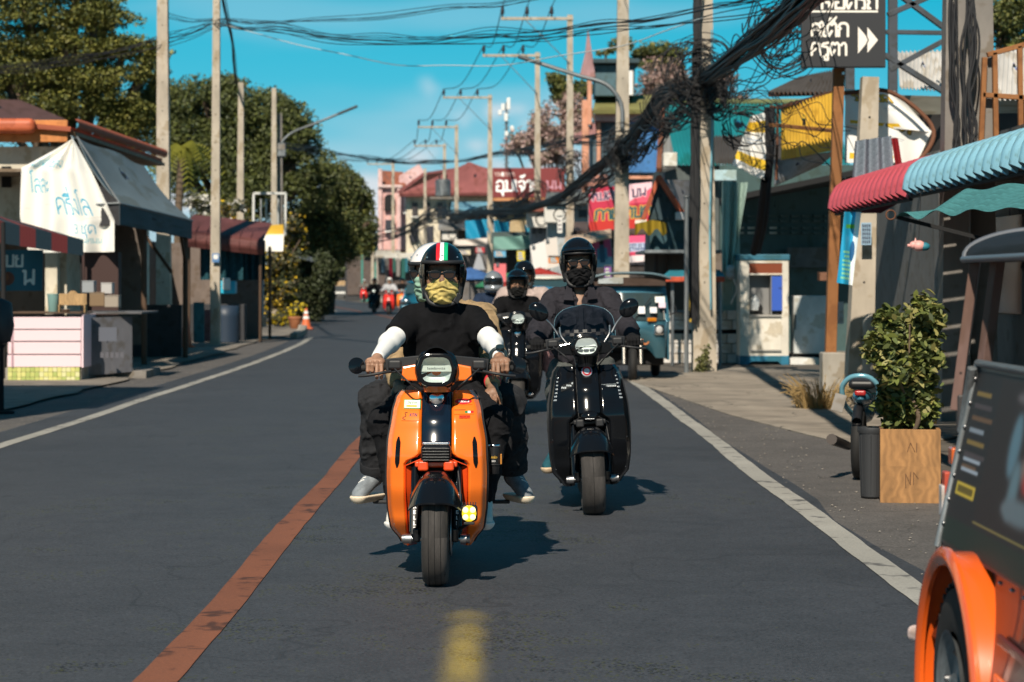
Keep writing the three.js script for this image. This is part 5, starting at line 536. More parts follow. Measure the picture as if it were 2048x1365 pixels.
// ------------------------------------------------------------------ scooters
const SH_Z = [[.10, -.30], [.17, -.24], [.3, -.13], [.45, -.065], [.6, -.05], [.75, -.10], [.9, -.20], [1, -.27]];
const HW = [[.14, .150], [.18, .176], [.25, .222], [.356, .234], [.506, .238], [.656, .232], [.806, .210], [.87, .194], [.905, .170]];
function makeScooter(name, label, o) {
  const t = thing(name, label, 'scooter', o.pos, o.group), P = o.paint, sc = o.sc || 1; t.rotation.z = o.lean || 0;
  const sz = (x, y) => tab(SH_Z, y) - 1.15 * x * x, hw = y => tab(HW, y) * sc;
  const ar = o.arch, ix = y => y > .612 ? o.stripeW : y > .568 ? lerp(ar, o.stripeW, smoothstep(y, .568, .612)) : lerp(o.archB, ar, smoothstep(y, .16, .4));
  const pan = (u, y, s) => { const a = ix(y), b = hw(y), x = lerp(a, b, u), e = smoothstep(x, b - .03, b), e2 = 1 - smoothstep(x, a, a + .014); return [s * x, y, sz(x, y) - .035 * e * e - .02 * e2 * e2]; };
  for (const s of [-1, 1]) part('side_panel', shell((u, v) => pan(s > 0 ? u : 1 - u, lerp(.155, .905, v), s), 16, 44, [0, 0, -.016]), P, t);
  for (const s of [-1, 1]) part('shield_back', shell((u, v) => { const y = lerp(.17, .90, v), b = hw(y) + .009, q = lerp(y > .6 ? 0 : ix(y) + .006, b, s > 0 ? u : 1 - u); return [s * q, y, sz(q, y) - .05]; }, 14, 30, [0, 0, -.02]), m.plast, t);
  part('centre_panel', shell((u, v) => { const y = lerp(.62, .93, v), w = o.stripeW - .004, x = lerp(-w, w, u); return [x, y, tab(SH_Z, y) + .022 - 3 * x * x]; }, 12, 16, [0, 0, -.03]), o.stripe, t);
  for (const s of [-1, 1]) for (const y of [.27, .46, .85]) part('panel_screw', xf(new THREE.CylinderGeometry(.0045, .0045, .004, 10), s * (hw(y) - .022), y, sz(hw(y) - .022, y) - .008, 1.571), m.steel, t);
  // wheel arch liner
  const path = u => { const q = [[-o.archB, .16], [-ar, .42], [-ar, .558], [-.06, .596], [.06, .596], [ar, .558], [ar, .42], [o.archB, .16]], k = Math.min(6, Math.floor(u * 7)), s = u * 7 - k; return [lerp(q[k][0], q[k + 1][0], s), lerp(q[k][1], q[k + 1][1], s)]; };
  part('arch_liner', shell((u, v) => { const [x, y] = path(u); return [x * (1 - .22 * v), y - .02 * v, sz(x, y) - .004 - v * .25]; }, 42, 4, [0, -.004, 0]), o.liner, t);
  for (const s of [-1, 1]) part('inner_panel', shell((u, v) => { const y = lerp(.19, .55, v), a = lerp(o.archB, ar, smoothstep(y, .16, .4)); return [s * lerp(a + .004, .098, u), y, sz(a, y) - .010 - u * .04]; }, 6, 12, [0, 0, -.008]), o.liner, t);
  part('arch_back', bx(.26, .46, .02, 0, .40, -.33, .01), m.plast, t);
  if (o.lips) for (const s of [-1, 1]) part('arch_trim', tube([[s * .135, .30, -.09], [s * .138, .46, -.05], [s * .12, .545, -.02], [s * .07, .575, .005]], .011, 18, 7), P, t);
  // grille and badge
  if (o.leds !== undefined) { part('horn_cover', xf(new THREE.SphereGeometry(1, 20, 14).scale(.055, .035, .04), 0, .60, -.03), m.gloss, t); part('horn_trim', bx(.06, .008, .02, 0, .585, .0, .003), m.steel, t); } else { const gr = part('grille', bx(.142, .085, .05, 0, .617, -.03, .02), m.gloss, t); for (let i = 0; i < 5; i++) part('slat', bx(.126, .0065, .02, 0, .588 + i * .0135, .004, .003), M(.03, .03, .032, .25), gr); part('grille_top', bx(.13, .018, .05, 0, .664, -.035, .009), m.chrome, gr); }
  part('badge', xf(lathe([[0, .012], [.028, .01], [.034, 0]], 20), 0, .872, -.145, 1.45).scale(1, 1, 1), o.badge || m.chrome, t);
  if (o.slots) for (const s of [-1, 1]) part('side_slot', shell((u, v) => { const y = lerp(.545, .69, v), w = .011 * Math.min(1, 4 * Math.min(v, 1 - v) + .3), x = .187 - .008 * v + lerp(-w, w, u); return [s * x, y, sz(x, y) + .003]; }, 4, 12, [0, 0, -.006]), m.gloss, t);
  if (o.leds) for (const s of [-1, 1]) for (let i = 0; i < 7; i++) { const y = .70 + i * .022, x = hw(y) - .036; part('led_marker', bx(.012 + .0018 * (6 - i), .013, .012, s * x, y, sz(x, y) - .006, .004, -.2, s * .5), M(.6, .6, .6, .2, { metalness: .5 }), t); }
  // front fork, fender, wheel
  const w = part('front_tyre', lathe([[.165, -.045], [.2, -.058], [.228, -.055], [.243, -.038], [.25, -.014], [.25, .014], [.243, .038], [.228, .055], [.2, .058], [.165, .045]].map(p => [p[0], p[1] * (o.tyreW || 1)]), 56).rotateZ(Math.PI / 2).translate(0, .25, 0), m.tyre, t);
  part('tread_groove', [0, ...(o.grooves || [])].map(x => xf(new THREE.TorusGeometry(.2503 - Math.abs(x) * .12, .0016, 5, 60).rotateY(Math.PI / 2), x, .25, 0)), m.dark, w);
  part('front_rim', [lathe([[.09, -.05], [.165, -.046], [.165, .046], [.09, .05]], 32).rotateZ(Math.PI / 2).translate(0, .25, 0), xf(new THREE.CylinderGeometry(.1, .1, .004, 30).rotateZ(Math.PI / 2), .062, .25, 0)], m.galv, t);
  for (const s of [-1, 1]) { const f = part('fork_leg', [rod([s * .1, .55, -.11], [s * .1, .22, -.005], .021), rod([s * .1, .42, -.07], [s * .1, .25, -.01], .026), bx(.035, .07, .07, s * .09, .24, 0, .012)], m.gloss, t);
    if (o.print) part('fork_lettering', shell((u, v) => { const y = lerp(.245, .435, v); return [s * .1 + lerp(-.016, .016, u), y, lerp(.028, -.045, v) - .004 * (2 * u - 1) ** 2]; }, 4, 6, [0, 0, -.002]), o.print, f); part('axle_slider', [xf(new THREE.CylinderGeometry(.023, .023, .028, 18).rotateZ(1.571), s * .128, .22, .0), xf(new THREE.CylinderGeometry(.019, .023, .018, 18).rotateZ(1.571), s * .15, .22, 0), rod([s * .05, .22, 0], [s * .14, .22, 0], .012)], m.steel, f); part('brake_caliper', bx(.03, .075, .06, s * .075, .29, -.07, .01), m.galv, f); }
  part('brake_disc', xf(new THREE.CylinderGeometry(.11, .11, .005, 36).rotateZ(1.571), .072, .25, 0), m.steel, t);
  part('front_fender', shell((u, v) => { const a = lerp(-.78, 1.15, v), R = .266 + .010 * Math.sin(v * 3), x = lerp(-1, 1, u), wd = lerp(.124, .094, Math.min(1, v * 2.2)), drop = .075 * Math.pow(Math.abs(x), 3.2); return [x * wd * (o.fw || 1), .25 + (R - drop) * Math.cos(a - .2) + .014, -(R - drop) * Math.sin(a - .2) + .04 * (1 - Math.abs(x)) * (1 - v)]; }, 22, 26, [0, -.008, 0]), o.fender || m.gloss, t);
  part('fender_bracket', [bx(.2, .03, .06, 0, .565, -.06, .01), bx(.05, .05, .05, -.06, .56, -.02, .012), bx(.05, .05, .05, .06, .56, -.02, .012)], o.liner, t);
  // headset
  part('headset_neck', shell((u, v) => { const y = lerp(.9, 1.0, v), ww = lerp(.062, .088, v), a = (u - .5) * Math.PI; return [Math.sin(a) * ww, y, -.19 + Math.cos(a) * .10]; }, 16, 6, [0, 0, -.02]), o.neck, t);
  const HY = o.headY || 1.005, hz = -.135; t.userData.hy = HY;
  const hs = rhex(o.hw || .088, o.hh || .071, o.hcx || .74), inn = rhex((o.hw || .088) * .86, (o.hh || .071) * .84, o.hcx || .74);
  const hl = part('headlight', extr(hs, .055, .008, [inn]).translate(0, HY, hz + .03), m.gloss, t); part('headlight_housing', [extr(hs, .10, .02).translate(0, HY, hz - .09)], m.gloss, hl);
  part('reflector', shell((u, v) => { const a = u * 6.2832, r = v, k = (o.hcx || .74); const p = inn[Math.min(inn.length - 1, Math.floor(u * inn.length)) % inn.length]; return [p[0] * r, HY + p[1] * r, hz + .038 + .03 * r * r]; }, 42, 6, [0, 0, -.004]), o.refl || M(.88, .86, .76, .4, { metalness: .35 }), hl);
  if (o.band) part('lens_band', shell((u, v) => [lerp(-.072, .072, u), HY + lerp(-.008, .020, v), hz + .074 + .006 * Math.cos((u - .5) * 2.6)], 14, 2, [0, 0, -.008]), o.band, hl); else { part('lens_divider', bx((o.hw || .088) * 1.5, .006, .012, 0, HY - .006, hz + .07, .002), m.gloss, hl); for (const s of [-1, 0, 1]) part('led_unit', bx(.032, .018, .02, s * .036, HY - .027, hz + .06, .006), o.ledM || M(.12, .12, .12, .3), hl); }
  part('lens', extr(inn, .003, .001).translate(0, HY, hz + .085), m.glass, hl);
  if (o.cowl) part('headlight_cowl', shell((u, v) => { const a = lerp(-1.3, 1.3, u); return [Math.sin(a) * .062 * (1 - .3 * v), HY + .055 + Math.cos(a) * .055 * (1 - .35 * v) , hz + .07 - v * .16]; }, 16, 8, [0, -.006, 0]), m.gloss, t);
  for (const s of [-1, 1]) {
    part('headset_wing', extr([[s * .08, -.05], [s * .16, -.045], [s * .155, .005], [s * .08, .02]], .05, .008).translate(0, HY, -.2), o.neck, t);
    part('handlebar_cover', [bar([s * .075, HY + .03, -.18], [s * .24, HY + .012, -.22], .05, .07), bx(.07, .05, .06, s * .2, HY + .02, -.2, .015)], m.plast, t);
    part('grip', [rod([s * .235, HY + .008, -.225], [s * .36, HY - .0, -.26], .0165, .0165, 14), xf(new THREE.TorusGeometry(.0175, .004, 6, 16).rotateY(1.4), s * .25, HY + .006, -.23)], m.rubber, t);
    part('brake_lever', tube([[s * .22, HY - .012, -.18], [s * .27, HY - .02, -.155], [s * .33, HY - .03, -.16], [s * .372, HY - .034, -.175]], .0075, 18, 7), m.plast, t);
    if (o.barMirror) { const b = part('bar_end_mirror', xf(lathe([[0, -.012], [.034, -.01], [.04, 0], [.04, .006], [0, .008]], 24), s * .388, HY + .012, -.255, 1.45, 0, s * .25), m.gloss, t); part('mirror_glass', xf(lathe([[0, .0], [.033, 0]], 20), s * .388, HY + .012, -.243, 1.45, 0, s * .25), m.chrome, b).position.z = -.03; }
    if (o.mirrors) { const q = part('mirror_stalk', tube([[s * .15, HY + .04, -.2], [s * .2, HY + .13, -.21], [s * .255, HY + .19, -.2]], .006, 14, 7), m.steel, t); part('mirror', xf(new THREE.SphereGeometry(1, 22, 16).scale(.068, .052, .024), s * .28, HY + .22, -.2, 0, 0, s * .75), m.gloss, t); }
  }
  for (const q of [[[-.2, HY, -.17], [-.13, HY - .06, -.1], [-.07, .9, -.16]], [[.2, HY, -.17], [.13, HY - .06, -.1], [.07, .9, -.16]], [[.1, .56, -.08], [.115, .4, .0], [.1, .26, .02]]]) part('cable', tube(q, .0045, 14, 5), m.plast, t);
  if (o.screen) { const sf = (u, v, e = 0) => { const a = lerp(-1, 1, u), ww = .19 * (1 - .2 * Math.pow(v, 3)) * Math.pow(Math.max(0, 1 - Math.pow(Math.max(0, v - .5) / .5, 2.6)), .5); return [a * ww, HY + .03 + v * .225, -.12 - v * .12 - .07 * a * a + e]; }; const s = part('windscreen', grid(sf, 30, 26), M(.46, .54, .60, .06, { transmission: 1, thickness: 0 }), t); part('screen_edge', tube([...Array(40)].map((_, i) => { const q = i / 39, v = q < .4 ? q / .4 * .9 : q > .6 ? (1 - q) / .4 * .9 : .9 + .1 * Math.sin((q - .4) / .2 * Math.PI), u = q < .4 ? 0 : q > .6 ? 1 : (q - .4) / .2; return sf(u, Math.min(.995, v)); }), .0016, 120, 5), M(.10, .2, .25, .2), s); for (const k of [-1, 1]) part('screen_stay', tube([[k * .11, HY + .01, -.15], [k * .15, HY + .07, -.165], [k * .155, HY + .12, -.17]], .006, 12, 6), m.steel, t);
    for (let i = 0; i < 13; i++) for (let j = 0; j < 2; j++) if ((i + j) % 2) part('check_mark', grid((u, v) => sf((i + .5 + u) / 14, .14 + (j + v) * .085, .002), 2, 2), m.black, s); }
  // rear body
  part('floorboard', bx(.40, .05, .42, 0, .235, -.52, .02), m.plast, t);
  part('rear_body', sdfMesh(uni([ell([0, .56, -1.05], [.21, .24, .5]), ell([0, .5, -.75], [.13, .25, .14])], .08), [-.3, .2, -1.65], [.3, .9, -.5], .03), P, t);
  part('seat', sdfMesh(uni([ell([0, .77, -.85], [.14, .06, .28]), ell([0, .80, -1.25], [.13, .06, .3])], .05), [-.2, .65, -1.6], [.2, .92, -.5], .025), m.black, t);
  part('rear_tyre', [xf(new THREE.TorusGeometry(.195, .056, 14, 36).rotateY(1.571), 0, .25, -1.32)], m.tyre, t); part('rear_rim', xf(new THREE.CylinderGeometry(.15, .15, .07, 24).rotateZ(1.571), 0, .25, -1.32), m.galv, t);
  part('engine_case', bx(.22, .2, .5, -.1, .3, -1.15, .06), m.plast, t); part('muffler', rod([.16, .3, -1.0], [.18, .36, -1.45], .05, .045), m.plast, t);
  if (o.pegs) for (const s of [-1, 1]) part('foot_peg', bx(.12, .018, .05, s * .29, .298, -1.0, .006), m.plast, t);
  t.userData.surf = undefined; return { t, sz, hw };
}
const stripeM = M(.005, .010, .020, .16, { clearcoat: 1, clearcoatRoughness: .05 }), orangeP = M(.93, .185, .014, .27, { clearcoat: 1, clearcoatRoughness: .06 }), redP = M(.80, .075, .012, .3, { clearcoat: .8 });
const vert = pic(64, 512, x => { x.fillStyle = '#0b0b0d'; x.fillRect(0, 0, 64, 512); x.fillStyle = '#f2f2f2'; x.font = 'bold 62px sans-serif'; x.textAlign = 'center'; 'PIRELLI'.split('').forEach((c, i) => x.fillText(c, 32, 66 + i * 68)); }, .4);
const MAIN = [-.312, 0, -10.76];
const sc1 = makeScooter('orange_scooter', 'orange scooter with a dark centre stripe leading the group', { pos: MAIN, paint: orangeP, liner: redP, neck: orangeP, stripe: stripeM, stripeW: .071, arch: .145, archB: .136, slots: 1, print: vert, barMirror: 1, cowl: 1, pegs: 1, tyreW: 1.06, headY: 1.008, grooves: [-.028, .028], band: pic(512, 110, x => { x.fillStyle = '#e9e2cf'; x.fillRect(0, 0, 512, 110); x.fillStyle = '#222'; x.font = 'bold 60px serif'; x.textAlign = 'center'; x.fillText('lambretta', 256, 74); }, .4) });
{ // stickers on the orange shield, a spot lamp and a cup
  const S = sc1, st = (x0, x1, y0, y1, draw, w = 256, h = 128) => part('sticker', shell((u, v) => { const x = lerp(x0, x1, u), y = lerp(y0, y1, v); return [x, y, S.sz(Math.abs(x), y) + .0035]; }, 6, 4, [0, 0, -.002]), pic(w, h, draw, .35), S.t), bg = x => { x.fillStyle = '#f0771f'; x.fillRect(0, 0, 256, 128); };
  st(-.158, -.077, .82, .862, x => { x.fillStyle = '#eef2e2'; x.fillRect(0, 0, 256, 128); x.strokeStyle = '#2f9a5a'; x.lineWidth = 10; x.strokeRect(5, 5, 246, 118); x.fillStyle = '#1f5f46'; x.font = 'italic bold 54px serif'; x.fillText('Drive', 50, 62); x.fillStyle = '#d7a92c'; x.fillRect(40, 80, 160, 24); });
  st(-.168, -.083, .765, .808, x => { bg(x); x.strokeStyle = '#15131c'; x.lineWidth = 10; x.beginPath(); x.moveTo(90, 20); x.bezierCurveTo(0, 10, 110, 70, 40, 80); x.bezierCurveTo(0, 90, 30, 120, 60, 110); x.stroke(); x.fillStyle = '#1c2a6a'; x.font = 'italic bold 60px sans-serif'; x.fillText('XTN', 110, 70); });
  st(.083, .168, .838, .868, x => { bg(x); x.fillStyle = '#d3232c'; x.beginPath(); x.ellipse(128, 64, 122, 56, 0, 0, 7); x.fill(); x.fillStyle = '#fff'; x.fillRect(60, 50, 150, 30); x.fillStyle = '#d3232c'; x.fillRect(75, 58, 30, 14); x.fillRect(115, 58, 30, 14); x.fillRect(155, 58, 40, 14); });
  st(.083, .176, .795, .822, x => { bg(x); x.fillStyle = '#1b1b20'; x.fillRect(0, 30, 150, 14); x.fillStyle = '#14804a'; x.fillRect(140, 60, 36, 46); x.fillStyle = '#fff'; x.fillRect(176, 60, 36, 46); x.fillStyle = '#d3232c'; x.fillRect(212, 60, 40, 46); });
  st(.107, .158, .776, .790, x => { x.fillStyle = '#d8401c'; x.fillRect(0, 0, 256, 128); x.fillStyle = '#5a1208'; x.font = 'bold 70px sans-serif'; x.fillText('Now or', 10, 90); });
  const l = thing('spot_lamp', 'square yellow four LED spot lamp lit on the fork of the orange scooter', 'lamp', [MAIN[0] + .158, .353, MAIN[2] + .15]); part('case', bx(.078, .078, .035, 0, 0, -.02, .017), m.plast, l); part('lens', extr(rhex(.036, .036, .5, 5), .006, .001), new THREE.MeshPhysicalMaterial({ color: rgb(.62, .47, .02), emissive: rgb(.55, .42, .01), emissiveIntensity: .3, roughness: .25 }), l);
  for (const [x, y] of [[-1, 1], [1, 1], [-1, -1], [1, -1]]) part('led', xf(lathe([[0, .007], [.0105, .005], [.0135, 0]], 18), x * .0165, y * .0165, .008, 1.571), new THREE.MeshPhysicalMaterial({ color: rgb(.9, .85, .4), emissive: rgb(1, .9, .34), emissiveIntensity: 1.15, roughness: .3 }), l);
  part('bracket', [bx(.05, .012, .03, 0, -.046, -.01, .003), rod([0, -.046, -.01], [-.05, -.09, -.16], .008)], m.plast, l); part('cooling_fin', [...Array(6)].map((_, i) => bx(.004, .012, .03, -.03 + i * .012, .044, -.02)), m.plast, l);
  [[-1, 1, 9.75, .125, .45], [1, 1, 9.25, .08, 1.3], [-1, -1, 8.7, .055, 2.6], [1, -1, 8.15, .044, 3.2]].forEach(([x, y, D, a, I]) => { const sp = new THREE.SpotLight(rgb(1, .66, .02), I, 6, a, 1, 2); sp.position.set(MAIN[0] + .158 + x * .0175, .353 + y * .0175, MAIN[2] + .175); sp.target.position.set(-.15, 0, -D); sp.castShadow = true; sp.shadow.radius = 1.5; scene.add(sp, sp.target); });
  const c = thing('travel_cup', 'black cup in a holder beside the orange shield', 'cup', [gx(988, 11.05), gy(948, 11.05), -11.05]); part('cup', lathe([[0, 0], [.024, 0], [.026, .06], [.026, .1], [.028, .135], [.026, .135], [.024, .1], [0, .1]], 26), m.black, c); part('rim', lathe([[.026, .13], [.031, .132], [.031, .14], [.026, .142]], 26), m.chrome, c); part('print', shell((u, v) => { const a = lerp(-.9, .9, u); return [Math.sin(a) * .0272, lerp(.05, .095, v), Math.cos(a) * .0272]; }, 10, 2, [0, 0, -.001]), pic(128, 90, x => { x.fillStyle = '#101012'; x.fillRect(0, 0, 128, 90); x.fillStyle = '#d8a830'; x.font = 'italic bold 34px serif'; x.fillText('neko', 22, 40); x.fillStyle = '#dadada'; x.font = 'bold 24px sans-serif'; x.fillText('NEO', 34, 74); }), c); part('holder_ring', [xf(new THREE.TorusGeometry(.03, .003, 6, 24).rotateX(1.571), 0, .045, 0), rod([-.03, .045, 0], [-.06, .05, -.02], .005)], m.plast, c); part('handle', bx(.008, .05, .012, .034, .07, 0, .003), M(.5, .2, .03, .4), c);
}
const MB = [.56, 0, -14.05];
const blackO = { paint: m.gloss, liner: m.plast, neck: m.gloss, stripe: m.gloss, stripeW: .071, arch: .118, archB: .12, sc: 1.05, tyreW: 1.24, hw: .084, hh: .058, hcx: .62, headY: 1.03, leds: 1, fw: 1.1, refl: M(.85, .82, .72, .45, { emissive: rgb(1, .94, .8), emissiveIntensity: .38 }) };
const sc2 = makeScooter('black_scooter', 'glossy black scooter with a clear windscreen and two mirrors', { ...blackO, pos: MB, lean: .045, screen: 1, mirrors: 1, badge: pic(64, 64, x => { x.fillStyle = '#d8dde6'; x.fillRect(0, 0, 64, 64); x.fillStyle = '#b8303a'; x.fillRect(0, 30, 64, 14); x.fillStyle = '#2a5fa0'; x.fillRect(10, 6, 40, 16); }) });
part('side_lettering', shell((u, v) => [lerp(-.165, -.085, u), lerp(.752, .788, v) + u * .03, sc2.sz(.12, .78) + .006], 4, 2, [0, 0, -.002]), pic(256, 96, x => { x.fillStyle = '#05080c'; x.fillRect(0, 0, 256, 96); x.fillStyle = '#cfd6da'; for (let i = 0; i < 7; i++) x.fillRect(10 + i * 34, 20 + (i % 3) * 14, 26, 26); }), sc2.t); part('side_lettering', shell((u, v) => [lerp(.085, .178, u), lerp(.768, .79, v), sc2.sz(.13, .78) + .006], 4, 2, [0, 0, -.002]), pic(256, 64, x => { x.fillStyle = '#05080c'; x.fillRect(0, 0, 256, 64); x.fillStyle = '#8b959b'; x.fillRect(0, 8, 250, 8); x.fillStyle = '#dfe5e8'; for (let i = 0; i < 9; i++) x.fillRect(4 + i * 28, 32, 20, 20); }), sc2.t);
const sc3 = makeScooter('black_scooter', 'black scooter with two people following between the leading riders', { ...blackO, pos: [.165, 0, -24.6], screen: 0, leds: 0, headY: 1.03 });

// ------------------------------------------------------------------ people
function hand(f, gripC, side, wrist, r = 1) { // fingers closed over a bar lying along x
  const [x, y, z] = gripC, S = side; const L = [];
  L.push(cap(wrist, [x, y + .028, z - .03], .027, .03), cap([x - .03, y + .026, z - .012], [x + .03, y + .026, z - .012], .019, .019), cap([x - .026, y + .03, z + .006], [x + .028, y + .03, z + .006], .014, .014));
  const palm = uni(L, .022), fs = []; const len = [.9, 1.0, .96, .78];
  for (let i = 0; i < 4; i++) { const k = S > 0 ? i : 3 - i, fx = x + (-.033 + i * .022), l = len[k], ext = f === 2 && (k === 1 || k === 0) ? 1 : 0; const a = [fx, y + .03, z + .008], b = [fx * .98 + x * .02, y + .016, z + .036 * l + .004], c = ext ? [fx, y - .022, z + .058] : [fx, y - .012, z + .034], d = ext ? [fx, y - .046, z + .06] : [fx, y - .026, z + .014]; fs.push(uni([cap(a, b, .0105, .0098), cap(b, c, .0098, .009), cap(c, d, .009, .0078)], .004)); }
  const th = uni([cap([x - S * .03, y + .02, z - .02], [x - S * .05, y + .0, z + .004], .012, .011), cap([x - S * .05, y + .0, z + .004], [x - S * .048, y - .016, z + .022], .0105, .0085)], .006);
  return (X, Y, Z) => { let d = palm(X, Y, Z); for (const q of fs) d = smin(d, q(X, Y, Z), .005); return smin(d, th(X, Y, Z), .008); };
}
function openHand(w, c, S) { // hand resting palm down, fingers pointing down and forward
  const fs = []; const palm = uni([cap(w, c, .024, .03), cap([c[0] - .026, c[1] - .012, c[2] + .012], [c[0] + .026, c[1] - .012, c[2] + .012], .016, .016)], .02);
  for (let i = 0; i < 4; i++) { const x = c[0] - .03 + i * .02, l = [.85, 1, .95, .75][S > 0 ? i : 3 - i], a = [x, c[1] - .012, c[2] + .018], b = [x + (i - 1.5) * .004, c[1] - .04 * l, c[2] + .045], e = [x + (i - 1.5) * .006, c[1] - .085 * l, c[2] + .04]; fs.push(uni([cap(a, b, .0105, .0095), cap(b, e, .0095, .0078)], .004)); }
  const th = cap([c[0] - S * .028, c[1] + .005, c[2]], [c[0] - S * .052, c[1] - .04, c[2] + .035], .013, .009);
  return (X, Y, Z) => { let d = palm(X, Y, Z); for (const q of fs) d = smin(d, q(X, Y, Z), .005); return smin(d, th(X, Y, Z), .01); };
}
const bbox = (pts, pad) => [[0, 1, 2].map(i => Math.min(...pts.map(p => p[i])) - pad), [0, 1, 2].map(i => Math.max(...pts.map(p => p[i])) + pad)];
const fold = (k, a, s = 0) => (x, y, z) => { const w = noise(x * 4 + s, y * 4, z * 4) * .12, r = 1 - Math.abs(noise((x + w) * k + s, (y + w) * k * 1.5 + 3, z * k)) * 2.4, q = 1 - Math.abs(noise((x - w) * k * 2.1 + 9, (y - x * .5 + w) * k * 2.6, z * k * 2)) * 2.4; return -a * (.55 * r * Math.max(0, r) + .3 * q * Math.max(0, q)) + a * .2; };
// J: joints by name, with r/l for the image right/left; o: clothing
function makePerson(label, pos, J, o) {
  const t = thing('person', label, 'person', pos, o.group); t.rotation.z = o.lean || 0; const c = o.cell || .012, k = o.k || 1;
  const A = J, mid = (a, b, s = .5) => [0, 1, 2].map(i => lerp(a[i], b[i], s));
  const chest = mid(A.sl, A.sr), pel = mid(A.hl, A.hr), H = A.head;
  const bodyF = [cap([H[0], H[1] - .02, H[2] - .01], [H[0], H[1] + .03, H[2] - .03], .088, .092), ell([H[0], H[1] - .075, H[2] + .035], [.058, .06, .06]), cap([H[0], H[1] - .14, H[2] - .03], [chest[0], chest[1] + .01, chest[2]], .055, .065), ...(o.top.vneck ? [ell([chest[0], chest[1] - .03, chest[2] + .03], [.11, .10, .085])] : []), cap(A.sl, A.sr, .06, .06), cap(mid(chest, pel, .12), mid(chest, pel, .9), .098, .105), cap(A.sl, A.el, .048, .04), cap(A.el, A.wl, .038, .027), cap(A.sr, A.er, .048, .04), cap(A.er, A.wr, .038, .027), cap(A.hl, A.kl, .078, .055), cap(A.kl, A.al, .05, .036), cap(A.hr, A.kr, .078, .055), cap(A.kr, A.ar, .05, .036), cap(A.al, A.fl, .036, .03), cap(A.ar, A.fr, .036, .03)];
  const nose = cap([H[0], H[1] + .01, H[2] + .085], [H[0], H[1] - .028, H[2] + .108], .010, .017);
  const bf = uni(bodyF, .03), pts = Object.values(A).filter(Array.isArray); const [lo, hi] = bbox(pts, .17);
  const geos = [sdfMesh(bf, lo, hi, c)];
  const [hlo, hhi] = [[H[0] - .12, H[1] - .16, H[2] - .14], [H[0] + .12, H[1] + .14, H[2] + .14]];
  if (!o.far) { const face = (x, y, z) => { let d = bf(x, y, z); d = smin(d, nose(x, y, z), .012); for (const s of [-1, 1]) { d = -smin(-d, ell([H[0] + s * .033, H[1] + .004, H[2] + .098], [.02, .013, .016])(x, y, z), .01); d = smin(d, ell([H[0] + s * .032, H[1] + .002, H[2] + .082], [.014, .011, .011])(x, y, z), .003); d = smin(d, ell([H[0] + s * .092, H[1] - .01, H[2] - .005], [.014, .03, .018])(x, y, z), .008); } d = smin(d, ell([H[0], H[1] - .058, H[2] + .088], [.024, .008, .012])(x, y, z), .006); d = Math.max(d, -ell([H[0], H[1] - .0575, H[2] + .102], [.022, .0025, .01])(x, y, z)); return smin(d, ell([H[0], H[1] - .1, H[2] + .07], [.025, .02, .022])(x, y, z), .02); }; const fg = sdfMesh(face, hlo, hhi, .0055); if (o.yaw) fg.translate(-H[0], -H[1], -H[2]).rotateY(o.yaw).translate(...H); geos.push(fg); }
  const glove = [];
  for (const [S, w, g, mode] of [[-1, A.wl, A.gl, o.handL || o.hand || 1], [1, A.wr, A.gr, o.handR || o.hand || 1]]) if (g && !o.far) { const q = mode === 3 ? openHand(w, g, S) : hand(mode, g, S, w); const [a, b] = bbox([w, g], .1); (o.gloves ? glove : geos).push(sdfMesh(q, a, b, .0042)); }
  else if (g) geos.push(sdfMesh(cap(w, g, .035, .04), ...bbox([w, g], .06), c));
  part('body', geos, m.skin, t); if (glove.length) part('glove', glove, C_(.018, .018, .02), t);
  // upper garment
  const g = o.top, infl = g.thick || .022, fo = fold(g.fold || 9, g.amp || .012, pos[0]);
  const torso = uni([cap([A.sl[0] * .9 + chest[0] * .1, A.sl[1], A.sl[2]], [A.sr[0] * .9 + chest[0] * .1, A.sr[1], A.sr[2]], .06 + infl * .7, .06 + infl * .7), ell(mid(chest, pel, .22), [.175 * k + infl, .2, .118 + infl]), ell(mid(chest, pel, .62), [(g.belly || .165) * k + infl, .22, .128 + infl]), cap([H[0], H[1] - .17, H[2] - .035], chest, .06 + infl * .5, .08 + infl)], .05);
  const slv = (a, b, w, s) => { const n = uni([cap(a, b, .062 + infl, .052 + infl), ...(g.long ? [cap(b, w, .047 + infl * .9, .037 + infl * .6)] : [])], .03); const cut = g.long ? [b, w, g.cuff || .93] : [a, b, g.sleeve || .82]; const D = [0, 1, 2].map(i => cut[1][i] - cut[0][i]), L = Math.hypot(...D); return (x, y, z) => Math.max(n(x, y, z), g.long ? -1 : ((x - cut[0][0]) * D[0] + (y - cut[0][1]) * D[1] + (z - cut[0][2]) * D[2]) / L - L * cut[2]); };
  const s1 = slv(A.sl, A.el, A.wl), s2 = slv(A.sr, A.er, A.wr), hem = g.hem ?? pel[1] - .08, neckY = g.neck ?? H[1] - .15;
  const topF = (x, y, z) => { let d = smin(smin(torso(x, y, z), s1(x, y, z), .035), s2(x, y, z), .035) + fo(x, y, z); d = Math.max(d, hem - y); d = Math.max(d, y - neckY - (z < H[2] ? .03 : 0)); if (g.vneck) d = Math.max(d, -Math.max(Math.abs(x - H[0]) - Math.max(0, (y - (neckY - g.vneck))) * .5, H[2] - z)); return d; };
  part(g.name || 'shirt', sdfMesh(topF, ...bbox([A.sl, A.sr, A.el, A.er, A.hl, A.hr, ...(g.long ? [A.wl, A.wr] : []), [H[0], H[1] - .1, H[2]]], .2), c), g.mat, t);
